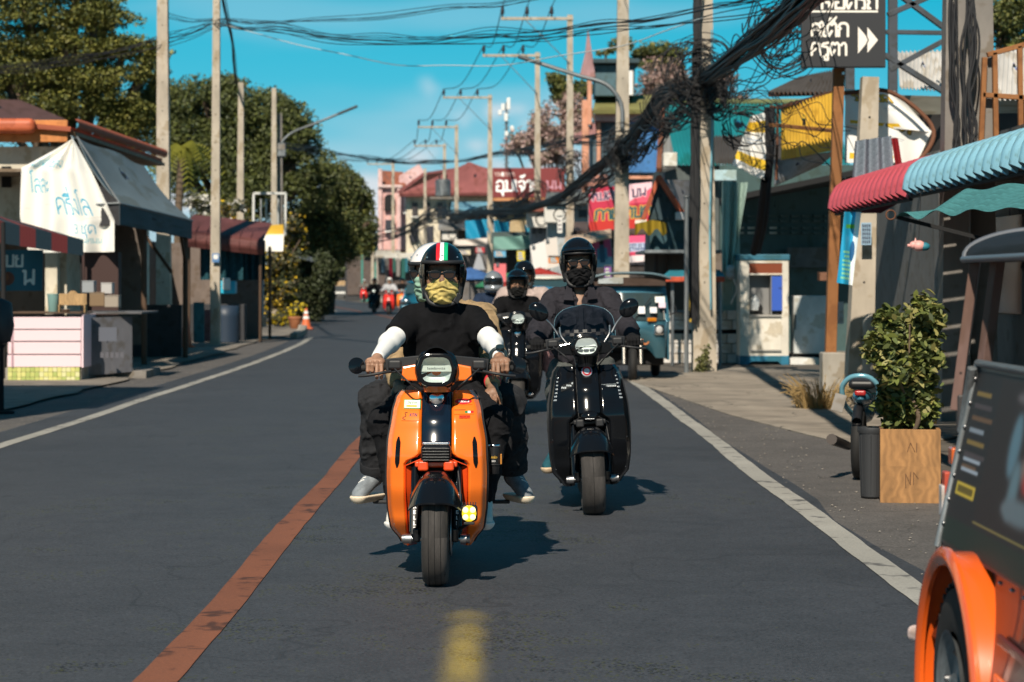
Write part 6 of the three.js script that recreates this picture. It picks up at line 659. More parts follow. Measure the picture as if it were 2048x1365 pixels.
  if (g.collar) for (const s of [-1, 1]) part('collar', quadSheet([H[0] + s * .042, neckY - g.vneck + .016, H[2] + .066], [H[0] + s * .112, neckY - g.vneck + .022, H[2] + .038], [H[0] + s * .085, neckY + .0, H[2] + .012], [H[0] + s * .056, neckY + .012, H[2] + .034], .006, 6, 6, (u, v) => .008 * Math.sin(v * 3)), g.mat, t);
  if (g.pockets) for (const s of [-1, 1]) part('pocket_flap', extr([[-.052, .02], [.052, .02], [.052, -.008], [0, -.024], [-.052, -.008]], .006, .002).translate(chest[0] + s * .085, chest[1] - .135, chest[2] + .128), g.mat, t);
  if (g.placket) part('placket', bx(.03, .3, .008, chest[0], chest[1] - .18, chest[2] + .15, .003, -.06), g.mat, t);
  if (o.sleeves) part('arm_sleeve', [sdfMesh(uni([cap(mid(A.sl, A.el, .55), A.el, .054, .05), cap(A.el, A.wl, .047, .033)], .03), ...bbox([A.sl, A.el, A.wl], .09), c * .7), sdfMesh(uni([cap(mid(A.sr, A.er, .55), A.er, .054, .05), cap(A.er, A.wr, .047, .033)], .03), ...bbox([A.sr, A.er, A.wr], .09), c * .7)], o.sleeves, t);
  // trousers
  const q = o.pants, pi = q.thick || .03, pf = fold(q.fold || 8, q.amp || .016, 7);
  const leg = (h, kn, an) => { const n = uni([cap(h, kn, .088 + pi, .062 + pi), cap(kn, an, .058 + pi, (q.flare || .05) + pi * .6)], .035); const D = [0, 1, 2].map(i => an[i] - kn[i]), L = Math.hypot(...D); return (x, y, z) => Math.max(n(x, y, z), ((x - kn[0]) * D[0] + (y - kn[1]) * D[1] + (z - kn[2]) * D[2]) / L - L * (q.cut || .95)); };
  const l1 = leg(A.hl, A.kl, A.al), l2 = leg(A.hr, A.kr, A.ar), hip = cap(A.hl, A.hr, .115 + pi * .5, .115 + pi * .5);
  part('trousers', sdfMesh((x, y, z) => smin(smin(l1(x, y, z), l2(x, y, z), .03), hip(x, y, z), .05) + pf(x, y, z), ...bbox([A.hl, A.hr, A.kl, A.kr, A.al, A.ar], .19), c), q.mat, t);
  if (q.cuff) for (const [kn, an] of [[A.kl, A.al], [A.kr, A.ar]]) { const p = mid(kn, an, .9), d = V(...an).sub(V(...kn)).normalize(); const g2 = lathe([[.075, -.02], [.082, -.02], [.084, .025], [.076, .028]], 24); g2.applyMatrix4(new THREE.Matrix4().makeRotationFromQuaternion(new THREE.Quaternion().setFromUnitVectors(V(0, -1, 0), d))).translate(...p); part('trouser_cuff', g2, q.cuff, t); }
  // shoes
  for (const [an, ft] of [[A.al, A.fl], [A.ar, A.fr]]) { const n = uni([cap([an[0], an[1] - .01, an[2]], an, .043, .042), cap(mid(an, ft, .25), ft, .045, .038)], .03), so = o.shoes; const f = (x, y, z) => Math.max(n(x, y, z), ft[1] - .032 - y); part('shoe', sdfMesh(f, ...bbox([an, ft], .08), .008), so.mat, t); part('sole', sdfMesh((x, y, z) => { const d = cap([an[0], ft[1], an[2] - .03], [ft[0], ft[1], ft[2] + .004], .05, .05)(x, y, z); return Math.max(d, y - ft[1] + .006, ft[1] - .046 - y); }, ...bbox([an, ft], .09), .008), so.sole || m.white, t);
    if (!o.far && so.lace) part('laces', [...Array(4)].map((_, i) => { const p = mid(an, ft, .35 + i * .13); return tube([[p[0] - .025, p[1] + .03, p[2]], [p[0], p[1] + .047, p[2] + .004], [p[0] + .025, p[1] + .03, p[2]]], .004, 8, 5); }), m.white, t); }
  // helmet
  const h = o.helmet, hc = [H[0], H[1] + .03, H[2] - .012], R = h.R || [.122, .138, .146];
  const outer = ell(hc, R), inner = ell([hc[0], hc[1] - .005, hc[2]], [R[0] - .026, R[1] - .022, R[2] - .028]);
  const jaw = uni([cap([hc[0] - R[0] * .76, hc[1] - .02, hc[2] - .03], [hc[0] - R[0] * .68, hc[1] - .135, hc[2] + .03], .030, .024), cap([hc[0] + R[0] * .76, hc[1] - .02, hc[2] - .03], [hc[0] + R[0] * .68, hc[1] - .135, hc[2] + .03], .030, .024)], .03);
  const hf = (x, y, z) => { let d = smin(outer(x, y, z), jaw(x, y, z), .03); d = Math.max(d, -inner(x, y, z), (hc[1] - .15) - y); const ax = Math.abs(x - hc[0]); if (h.full) { if (z > hc[2] + .02) d = Math.max(d, -Math.max(Math.abs(y - hc[1] - .0) - .042, ax - .085)); if (y < hc[1] - .09) d = Math.max(d, -inner(x, y, z)); } else { const open = Math.max(y - (hc[1] + (h.brow ?? .035)) - .18 * (ax * ax), ax - (h.open || .082) + .12 * Math.max(0, z - hc[2]) * 0, hc[2] + .005 - z); d = Math.max(d, -open); const nk = Math.max(y - hc[1] + .06, ax - .07, z - hc[2] - .2); d = Math.max(d, -nk); } return d; };
  const jawF = h.full ? (x, y, z) => { const d = Math.max(ell([hc[0], hc[1] - .085, hc[2] + .03], [R[0] - .004, .075, R[2] + .0])(x, y, z), -ell([hc[0], hc[1] - .085, hc[2] + .01], [R[0] - .03, .09, R[2] - .02])(x, y, z), y - hc[1] + .05, hc[1] - .15 - y); return Math.min(hf(x, y, z), d); } : hf;
  const he = part('helmet', sdfMesh(jawF, [hc[0] - .17, hc[1] - .17, hc[2] - .18], [hc[0] + .17, hc[1] + .17, hc[2] + .19], o.far ? .014 : .0048), h.mat, t);
  part('lining', sdfMesh((x, y, z) => { const ax = Math.abs(x - hc[0]), i0 = ell([hc[0], hc[1] - .008, hc[2]], [R[0] - .022, R[1] - .018, R[2] - .03]), i1 = ell([hc[0], hc[1] - .01, hc[2] + .005], [R[0] - .036, R[1] - .036, R[2] - .035]); let d = Math.max(Math.min(i0(x, y, z), uni([cap([hc[0] - R[0] * .7, hc[1] - .02, hc[2] - .0], [hc[0] - R[0] * .66, hc[1] - .125, hc[2] + .035], .026, .022), cap([hc[0] + R[0] * .7, hc[1] - .02, hc[2] - .0], [hc[0] + R[0] * .66, hc[1] - .125, hc[2] + .035], .026, .022)], .01)(x, y, z)), -i1(x, y, z)); return Math.max(d, -Math.max(y - (hc[1] + (h.brow ?? .035) - .012), ax - .07, hc[2] + .02 - z)); }, [hc[0] - .15, hc[1] - .17, hc[2] - .16], [hc[0] + .15, hc[1] + .14, hc[2] + .15], o.far ? .016 : .007), m.dark, he);
  const surf = (x, y, k = 1.006) => { const a = (x - hc[0]) / R[0], b = (y - hc[1]) / R[1]; return hc[2] + R[2] * k * Math.sqrt(Math.max(0, 1 - (a * a + b * b) / (k * k))); };
  if (h.stripes) h.stripes.forEach(([x0, x1, mt]) => part('helmet_stripe', shell((u, v) => { const a = lerp(.31, 2.6, v), x = lerp(x0, x1, u), kx = Math.sqrt(1 - (x / R[0]) ** 2); return [hc[0] + x, hc[1] + R[1] * 1.006 * Math.sin(a) * kx, hc[2] + R[2] * 1.006 * Math.cos(a) * kx]; }, 3, 26, [0, -.004, -.002]), mt, he));
  if (h.trim) part('edge_trim', tube([...Array(15)].map((_, i) => { const x = hc[0] + lerp(-.1, .1, i / 14), y = hc[1] + (h.brow ?? .035) + .18 * (x - hc[0]) ** 2 + .004; return [x, y, surf(x, y) + .0]; }), .0105, 40, 7), m.plast, he);
  if (h.studs) for (const x of [-.075, 0, .075]) { const y = hc[1] + .068 - Math.abs(x) * .12; part('stud', xf(new THREE.SphereGeometry(.0055, 10, 8), hc[0] + x, y, surf(hc[0] + x, y)), m.chrome, he); }
  if (h.peak) part('peak', shell((u, v) => { const a = lerp(-1.05, 1.05, u); return [hc[0] + Math.sin(a) * (R[0] + .004) * (1 + .02 * v), hc[1] + .052 + .02 * Math.cos(a) - .014 * v, hc[2] + Math.cos(a) * (R[2] * .93) + v * (h.peak) * Math.cos(a * .8)]; }, 24, 6, [0, -.006, 0]), h.peakMat || h.mat, he);
  if (h.visor) part('visor', shell((u, v) => { const a = lerp(-1.1, 1.1, u), y = lerp(-.045, .05, v), kk = Math.sqrt(1 - (y / R[1]) ** 2); return [hc[0] + Math.sin(a) * (R[0] + .003) * kk, hc[1] + y, hc[2] + Math.cos(a) * (R[2] + .003) * kk]; }, 24, 8, [0, 0, -.003]), h.visor, he);
  if (h.strap) part('chin_strap', [tube([[H[0] - .085, H[1] - .09, H[2] + .03], [H[0] - .06, H[1] - .135, H[2] + .045], [H[0], H[1] - .15, H[2] + .055], [H[0] + .06, H[1] - .135, H[2] + .045], [H[0] + .085, H[1] - .09, H[2] + .03]], .012, 24, 7), bx(.03, .05, .012, H[0] + .075, H[1] - .115, H[2] + .05, .004, 0, .4, -.5)], m.plast, he);
  if (o.glasses) { const gl = part('sunglasses', [-1, 1].map(s => [extr([[-.030, .014], [-.012, .020], [.014, .020], [.031, .015], [.026, -.012], [.012, -.021], [-.012, -.021], [-.026, -.010]], .005, .0018, [[[-.024, .010], [.024, .011], [.02, -.010], [.009, -.016], [-.009, -.016], [-.02, -.008]]]).translate(H[0] + s * .036, H[1] + .002, H[2] + .103), bar([H[0] + s * .066, H[1] + .014, H[2] + .105], [H[0] + s * .088, H[1] + .008, H[2] + .01], .005, .012)]).flat().concat([bx(.02, .007, .006, H[0], H[1] + .010, H[2] + .107, .002)]), m.gloss, t); for (const s of [-1, 1]) part('lens', extr([[-.024, .010], [.024, .011], [.02, -.010], [.009, -.016], [-.009, -.016], [-.02, -.008]], .002, 0).translate(H[0] + s * .036, H[1] + .002, H[2] + .1045), m.lens, gl); }
  if (o.mask) { const mk = uni([ell([H[0], H[1] - .07, H[2] + .02], [.082, .068, .086]), ell([H[0], H[1] - .035, H[2] + .098], [.022, .03, .026]), ell([H[0], H[1] - .11, H[2] + .045], [.05, .04, .05])], .03); part('face_mask', sdfMesh((x, y, z) => Math.max(mk(x, y, z) + .003 * Math.sin(y * 190 + Math.abs(x - H[0]) * 90 + 3 * noise(x * 40, y * 40)) + .003 * noise(x * 30, y * 60, z * 30), y - H[1] + .012 + Math.abs(x - H[0]) * .05, -(y - H[1] + .145), H[2] - .02 - z), [H[0] - .11, H[1] - .17, H[2] - .05], [H[0] + .11, H[1] + .02, H[2] + .15], o.far ? .012 : .005), o.mask, t); }
  if (o.yaw) for (const q of t.children) if (['helmet', 'sunglasses', 'face_mask'].includes(q.name)) { q.rotation.y = o.yaw; q.position.copy(V(...H)).sub(V(...H).applyAxisAngle(V(0, 1, 0), o.yaw)); }
  if (o.extra) o.extra(t, A);
  return t;
}
const blackTee = C_(.010, .010, .012), jean = C_(.018, .018, .021), jeanG = C_(.040, .041, .046), charcoal = C_(.045, .042, .052), beige = C_(.52, .36, .20), whiteS = M(.80, .79, .77, .6, { bumpMap: clothB, bumpScale: .0004 });
const sneaker = { mat: C_(.33, .37, .41), sole: M(.78, .66, .50, .6), lace: 1 }, HMZ = V();
makePerson('person in a black T-shirt, yellow mask and tricolour striped black helmet driving the orange scooter', MAIN, { head: [.012, 1.455, -.75], sl: [-.150, 1.225, -.84], sr: [.168, 1.225, -.84], el: [-.248, 1.120, -.60], er: [.262, 1.120, -.60], wl: [-.288, 1.060, -.335], wr: [.292, 1.065, -.335], gl: [-.298, 1.010, -.245], gr: [.302, 1.012, -.245], hl: [-.1, .83, -.93], hr: [.1, .83, -.93], kl: [-.272, .735, -.50], kr: [.288, .735, -.50], al: [-.20, .34, -.54], ar: [.215, .34, -.54], fl: [-.218, .262, -.42], fr: [.228, .262, -.42] }, {
  top: { mat: blackTee, thick: .013, sleeve: .70, amp: .016, fold: 7, neck: 1.30, hem: .80 }, pants: { mat: jean, thick: .012, flare: .05, amp: .026, fold: 9, cut: .98 }, sleeves: whiteS, hand: 1, handR: 2, handL: 2, shoes: { mat: M(.7, .68, .63, .6), sole: m.white }, glasses: 1, mask: C_(.90, .70, .24),
  helmet: { mat: m.gloss, trim: 1, studs: 1, strap: 1, brow: .03, open: .086, R: [.114, .136, .144], stripes: [[-.03, -.0115, M(.62, .02, .03, .2)], [-.0105, .0085, M(.8, .8, .8, .2)], [.0095, .028, M(.01, .42, .18, .2)]] },
  extra: (t, A) => { part('wrist_watch', [tube([...Array(13)].map((_, i) => { const a = i / 12 * 6.283; return [A.wr[0] + .038 * Math.cos(a), A.wr[1] + .036 * Math.sin(a), A.wr[2] + .012]; }), .009, 30, 7), xf(new THREE.CylinderGeometry(.021, .021, .01, 20), A.wr[0] + .008, A.wr[1] + .042, A.wr[2] + .022, .5)], M(.015, .03, .035, .3), t); } });
makePerson('person in a white helmet and beige jacket riding behind the yellow masked driver', MAIN, { head: [-.052, 1.462, -1.30], sl: [-.15, 1.20, -1.38], sr: [.205, 1.235, -1.36], el: [-.23, 1.0, -1.2], er: [.268, 1.02, -1.2], wl: [-.225, .925, -.86], wr: [.262, .92, -.86], gl: [-.205, .885, -.775], gr: [.265, .868, -.775], hl: [-.12, .88, -1.3], hr: [.12, .88, -1.3], kl: [-.33, .82, -.86], kr: [.345, .82, -.86], al: [-.335, .44, -1.0], ar: [.36, .44, -1.0], fl: [-.415, .345, -.88], fr: [.43, .345, -.88] }, {
  top: { mat: beige, thick: .016, long: 1, amp: .022, neck: 1.32, hem: .86, name: 'jacket' }, pants: { mat: jeanG, thick: .02, flare: .07, amp: .028, fold: 9, cut: .88, cuff: jeanG }, handL: 3, handR: 3, yaw: -.75, shoes: sneaker, glasses: 1, mask: C_(.36, .58, .45), helmet: { mat: M(.80, .74, .72, .2, { clearcoat: 1 }), trim: 1, studs: 1, strap: 1, brow: .02 },
  extra: (t, A) => part('red_watch', tube([...Array(13)].map((_, i) => { const a = i / 12 * 6.283; return [A.wr[0] + .034 * Math.cos(a), A.wr[1] + .034 * Math.sin(a), A.wr[2] + .02]; }), .011, 30, 7), M(.55, .03, .04, .4), t) });
makePerson('person in a charcoal overshirt and black helmet riding the black scooter with the windscreen', MB, { head: [.0, 1.545, -.80], sl: [-.175, 1.30, -.88], sr: [.175, 1.30, -.88], el: [-.275, 1.10, -.66], er: [.285, 1.10, -.66], wl: [-.295, 1.075, -.37], wr: [.295, 1.075, -.37], gl: [-.298, 1.032, -.25], gr: [.298, 1.032, -.25], hl: [-.1, .83, -.95], hr: [.1, .83, -.95], kl: [-.175, .745, -.52], kr: [.165, .745, -.52], al: [-.19, .36, -.56], ar: [.17, .36, -.56], fl: [-.262, .275, -.42], fr: [.18, .27, -.42] }, {
  lean: .045, top: { mat: charcoal, thick: .024, long: 1, amp: .026, fold: 9, neck: 1.40, vneck: .11, collar: 1, pockets: 1, placket: 1, hem: .82, name: 'overshirt' }, pants: { mat: C_(.13, .14, .135), thick: .016, amp: .02 }, gloves: 1, hand: 1, shoes: { mat: C_(.03, .13, .17), sole: M(.6, .45, .3, .6) }, glasses: 1, mask: C_(.016, .016, .018), helmet: { mat: m.gloss, strap: 1, trim: 1, studs: 1, peak: .03, brow: .03, open: .088, R: [.118, .138, .142] } });
const P3 = [.165, 0, -24.6];
makePerson('person in a black jacket and black open helmet riding the third scooter', P3, { head: [.0, 1.40, -.74], sl: [-.17, 1.17, -.86], sr: [.17, 1.17, -.86], el: [-.27, 1.04, -.62], er: [.27, 1.04, -.62], wl: [-.29, 1.06, -.35], wr: [.29, 1.06, -.35], gl: [-.298, 1.03, -.25], gr: [.298, 1.03, -.25], hl: [-.1, .83, -.95], hr: [.1, .83, -.95], kl: [-.2, .8, -.52], kr: [.2, .8, -.52], al: [-.2, .36, -.56], ar: [.2, .36, -.56], fl: [-.21, .27, -.42], fr: [.2, .27, -.42] }, { cell: .016, top: { mat: blackTee, thick: .034, long: 1, amp: .014, neck: 1.27, name: 'jacket' }, pants: { mat: jean }, gloves: 1, shoes: { mat: m.black, sole: m.black }, helmet: { mat: m.gloss, peak: .06, brow: .02, strap: 1, trim: 1 }, mask: C_(.02, .02, .02) });
makePerson('person in a pale pink jacket and pink trousers seated behind the third rider', P3, { head: [.08, 1.50, -1.25], sl: [-.12, 1.26, -1.3], sr: [.28, 1.26, -1.3], el: [-.25, 1.02, -1.15], er: [.38, 1.02, -1.15], wl: [-.2, .92, -.9], wr: [.3, .92, -.9], gl: [-.18, .9, -.82], gr: [.28, .9, -.82], hl: [-.1, .88, -1.25], hr: [.14, .88, -1.25], kl: [-.3, .82, -.85], kr: [.34, .80, -.8], al: [-.3, .42, -1.0], ar: [.36, .42, -.9], fl: [-.31, .33, -.9], fr: [.36, .33, -.8] }, { cell: .016, top: { mat: C_(.66, .52, .48), thick: .05, long: 1, amp: .016, name: 'jacket', neck: 1.36 }, pants: { mat: C_(.70, .40, .40), thick: .04 }, handL: 3, handR: 3, shoes: { mat: C_(.5, .3, .2) }, helmet: { mat: m.gloss, strap: 1, brow: .03 }, glasses: 1 });
{ // silver helmet rider on a bike whose lamp is lit
  const Q = [gx(990, 30), 0, -29.2]; const s = makeScooter('dark_scooter', 'dark blue scooter with a lit headlight half hidden behind the leading driver', { ...blackO, pos: Q, leds: 0, paint: M(.01, .02, .05, .2, { clearcoat: 1 }), ledM: new THREE.MeshPhysicalMaterial({ color: rgb(.9, .9, .85), emissive: rgb(1, .95, .85), emissiveIntensity: 2.2, roughness: .3 }) });
  makePerson('person in a silver grey helmet and dark blue jacket behind the leading driver', Q, { head: [-.02, 1.40, -.78], sl: [-.18, 1.18, -.86], sr: [.17, 1.18, -.86], el: [-.27, 1.04, -.62], er: [.27, 1.04, -.62], wl: [-.29, 1.06, -.35], wr: [.29, 1.06, -.35], gl: [-.298, 1.03, -.25], gr: [.298, 1.03, -.25], hl: [-.1, .83, -.95], hr: [.1, .83, -.95], kl: [-.2, .8, -.52], kr: [.2, .8, -.52], al: [-.2, .36, -.56], ar: [.2, .36, -.56], fl: [-.21, .27, -.42], fr: [.2, .27, -.42] }, { cell: .018, top: { mat: C_(.03, .05, .10), thick: .04, long: 1, name: 'jacket', neck: 1.27 }, pants: { mat: jean }, gloves: 1, shoes: { mat: m.black, sole: m.black }, helmet: { mat: M(.34, .36, .38, .25, { metalness: .5, clearcoat: 1 }), full: 1, visor: M(.01, .012, .014, .06), R: [.128, .14, .148] } });
}
// far traffic
const farJ = () => ({ head: [0, 1.47, -.78], sl: [-.18, 1.24, -.86], sr: [.18, 1.24, -.86], el: [-.30, 1.04, -.62], er: [.30, 1.04, -.62], wl: [-.29, 1.03, -.35], wr: [.29, 1.03, -.35], gl: [-.298, 1.01, -.25], gr: [.298, 1.01, -.25], hl: [-.1, .83, -.95], hr: [.1, .83, -.95], kl: [-.22, .76, -.52], kr: [.22, .76, -.52], al: [-.22, .36, -.56], ar: [.22, .36, -.56], fl: [-.23, .27, -.42], fr: [.22, .27, -.42] });
{
  const redF = M(.72, .03, .02, .25, { clearcoat: 1 }), o = { ...blackO, leds: 0, stripe: redF, paint: redF, neck: redF, liner: M(.3, .02, .02, .4), stripeW: .05 };
  const add = (px, D, label, plabel, oo, pp, jac) => { const Q = [gx(px, D), 0, -D]; makeScooter(oo.nm, label, { ...oo, pos: Q }); if (plabel) makePerson(plabel, Q, farJ(), { far: 1, cell: .026, top: { mat: jac, thick: .05, long: 1, name: 'jacket' }, pants: { mat: jean }, shoes: { mat: m.black, sole: m.black }, helmet: pp }); };
  add(777, 101, 'bright red scooter coming up the far road', 'person in white with a white helmet on the bright red scooter', { ...o, nm: 'red_scooter' }, { mat: m.white, peak: .03 }, C_(.72, .72, .76));
  add(747, 108, 'black motorcycle left of the red scooter on the far road', 'person in black riding the far black motorcycle', { ...blackO, leds: 0, nm: 'black_motorcycle', ledM: new THREE.MeshPhysicalMaterial({ color: rgb(.9, .9, .85), emissive: rgb(1, .95, .85), emissiveIntensity: 2.5 }) }, { mat: m.gloss, peak: .03 }, blackTee);
  add(727, 165, 'small red scooter farthest up the road', 'person riding the farthest red scooter', { ...o, nm: 'red_scooter' }, { mat: M(.5, .5, .5, .3), peak: .03 }, C_(.25, .22, .2));
  add(803, 112, 'orange scooter behind the red scooter on the far road', 'person in a dark jacket on the far orange scooter', { ...o, paint: orangeP, neck: orangeP, stripe: orangeP, nm: 'far_orange_scooter' }, { mat: m.gloss, peak: .03 }, blackTee);
  const lampM = new THREE.MeshPhysicalMaterial({ color: rgb(.9, .9, .85), emissive: rgb(1, .96, .88), emissiveIntensity: 3, roughness: .3 });
  [[704, 559, 210, 'nearest'], [713, 556, 225, 'middle'], [719, 554, 235, 'farthest']].forEach(([x, y, D, w]) => { const q = thing('oncoming_motorcycle', `${w} of three small oncoming motorcycles with lit lamps on the far road`, 'motorcycle', [gx(x, D), 0, -D]); const hy = gy(y, D); part('fairing', bx(.5, .5, .5, 0, hy - .3, 0, .15), m.plast, q); part('front_wheel', xf(new THREE.TorusGeometry(.25, .06, 8, 20).rotateY(1.571), 0, .3, .3), m.rubber, q); part('headlight', xf(new THREE.SphereGeometry(.15, 14, 10), 0, hy, .2), lampM, q); part('handlebar', rod([-.4, hy + .1, 0], [.4, hy + .1, 0], .02), m.plast, q); const p = thing('person', `person on the ${w} of three far oncoming motorcycles`, 'person', [gx(x, D), 0, -D]); part('body', sdfMesh(uni([cap([0, hy + .05, -.5], [0, hy + .45, -.4], .2, .18), cap([-.2, hy + .4, -.4], [-.35, hy + .1, -.05], .07, .05), cap([.2, hy + .4, -.4], [.35, hy + .1, -.05], .07, .05), cap([-.1, hy, -.5], [-.2, .6, -.1], .1, .08), cap([.1, hy, -.5], [.2, .6, -.1], .1, .08), ell([0, hy + .72, -.35], [.13, .15, .15])], .05), [-.55, .4, -.8], [.55, hy + 1, .2], .05), M(.03, .03, .035, .8), p); });
  // pickup seen from behind
  const D = 205, u = thing('pickup_truck', 'dark grey pickup truck driving away on the far left lane', 'pickup', [gx(682, D), 0, -D]), gp = M(.05, .055, .06, .35, { clearcoat: .5 });
  part('tailgate', bx(1.7, .55, .08, 0, .85, 1.0, .04), gp, u); part('bed_side', [bx(.08, .55, 1.8, -.85, .85, .1, .03), bx(.08, .55, 1.8, .85, .85, .1, .03)], gp, u); part('cab', [extr([[-.85, 0], [.85, 0], [.72, .62], [-.72, .62]], 1.5, .06).translate(0, 1.05, -2.4), bx(1.7, .6, 3.2, 0, .8, -1.8, .08)], gp, u); part('rear_window', extr([[-.66, 0], [.66, 0], [.6, .4], [-.6, .4]], .02, .01).translate(0, 1.15, -.84), m.lens, u); part('bumper', bx(1.75, .2, .16, 0, .48, 1.1, .06), M(.72, .70, .66, .3), u); for (const s of [-1, 1]) { part('tail_lamp', bx(.12, .35, .05, s * .82, .85, 1.05, .02), M(.5, .03, .03, .3), u); for (const z of [.1, -2.6]) part('wheel', xf(new THREE.TorusGeometry(.26, .1, 10, 20).rotateY(1.571), s * .72, .36, z), m.rubber, u); } part('load', [bx(1.1, .5, 1.2, 0, 1.3, .3, .1)], W_(.5, .34, .18), u); part('load_cover', bx(1.3, .25, 1.3, -.1, 1.7, .3, .1), m.dark, u);
  // dark blue vehicle behind the passenger, pale car and blue roof behind the second rider
  const car = (label, pos, paint, roofM, w, h, name = 'parked_car') => { const q = thing(name, label, 'car', pos), body = sdfMesh(uni([ell([0, .62, -1.5], [w / 2, .42, 2.1]), ell([0, 1.0, -1.9], [w / 2 - .1, h - 1.0, 1.5])], .12), [-w / 2 - .1, .15, -3.8], [w / 2 + .1, h + .1, .8], .07); part('body', body, paint, q); part('windscreen', shell((u, v) => [lerp(-w / 2 + .18, w / 2 - .18, u) * (1 - .16 * v), lerp(.98, h - .09, v), -.42 - v * .45 - .3 * (u - .5) ** 2 + .1], 12, 8, [0, 0, -.02]), M(.03, .06, .07, .05), q); part('roof_panel', sdfMesh(ell([0, h - .03, -1.8], [w / 2 - .18, .08, 1.1]), [-w / 2, h - .2, -3.1], [w / 2, h + .1, -.5], .05), roofM, q); part('bumper', bx(w * .92, .2, .2, 0, .42, .52, .08), paint, q); for (const s of [-1, 1]) { part('headlight', xf(new THREE.SphereGeometry(1, 14, 10).scale(.16, .1, .1), s * (w / 2 - .3), .68, .42), m.chrome, q); part('side_mirror', bx(.16, .11, .08, s * (w / 2 + .05), 1.0, -.5, .03), paint, q); for (const z of [-.2, -2.8]) { const wh = part('wheel', xf(new THREE.TorusGeometry(.24, .09, 10, 22).rotateY(1.571), s * (w / 2 - .14), .33, z), m.rubber, q); part('hub', xf(new THREE.CylinderGeometry(.16, .16, .1, 16).rotateZ(1.571), s * (w / 2 - .1), .33, z), m.steel, wh); } } return q; };
  car('dark teal car behind the white helmeted passenger on the far road', [gx(842, 92), 0, -92], M(.01, .10, .16, .3, { clearcoat: 1 }), M(.01, .12, .2, .3), 1.75, 1.45);
  car('cream roofed car queued behind the second rider', [gx(1092, 52), 0, -52], M(.40, .52, .50, .3, { clearcoat: 1 }), M(.70, .66, .58, .3), 1.7, 1.55);
  car('bright blue car roof between the third rider and the second rider', [gx(1066, 43), 0, -43], M(.01, .16, .30, .3, { clearcoat: 1 }), M(.01, .2, .38, .3), 1.6, 1.3);
}
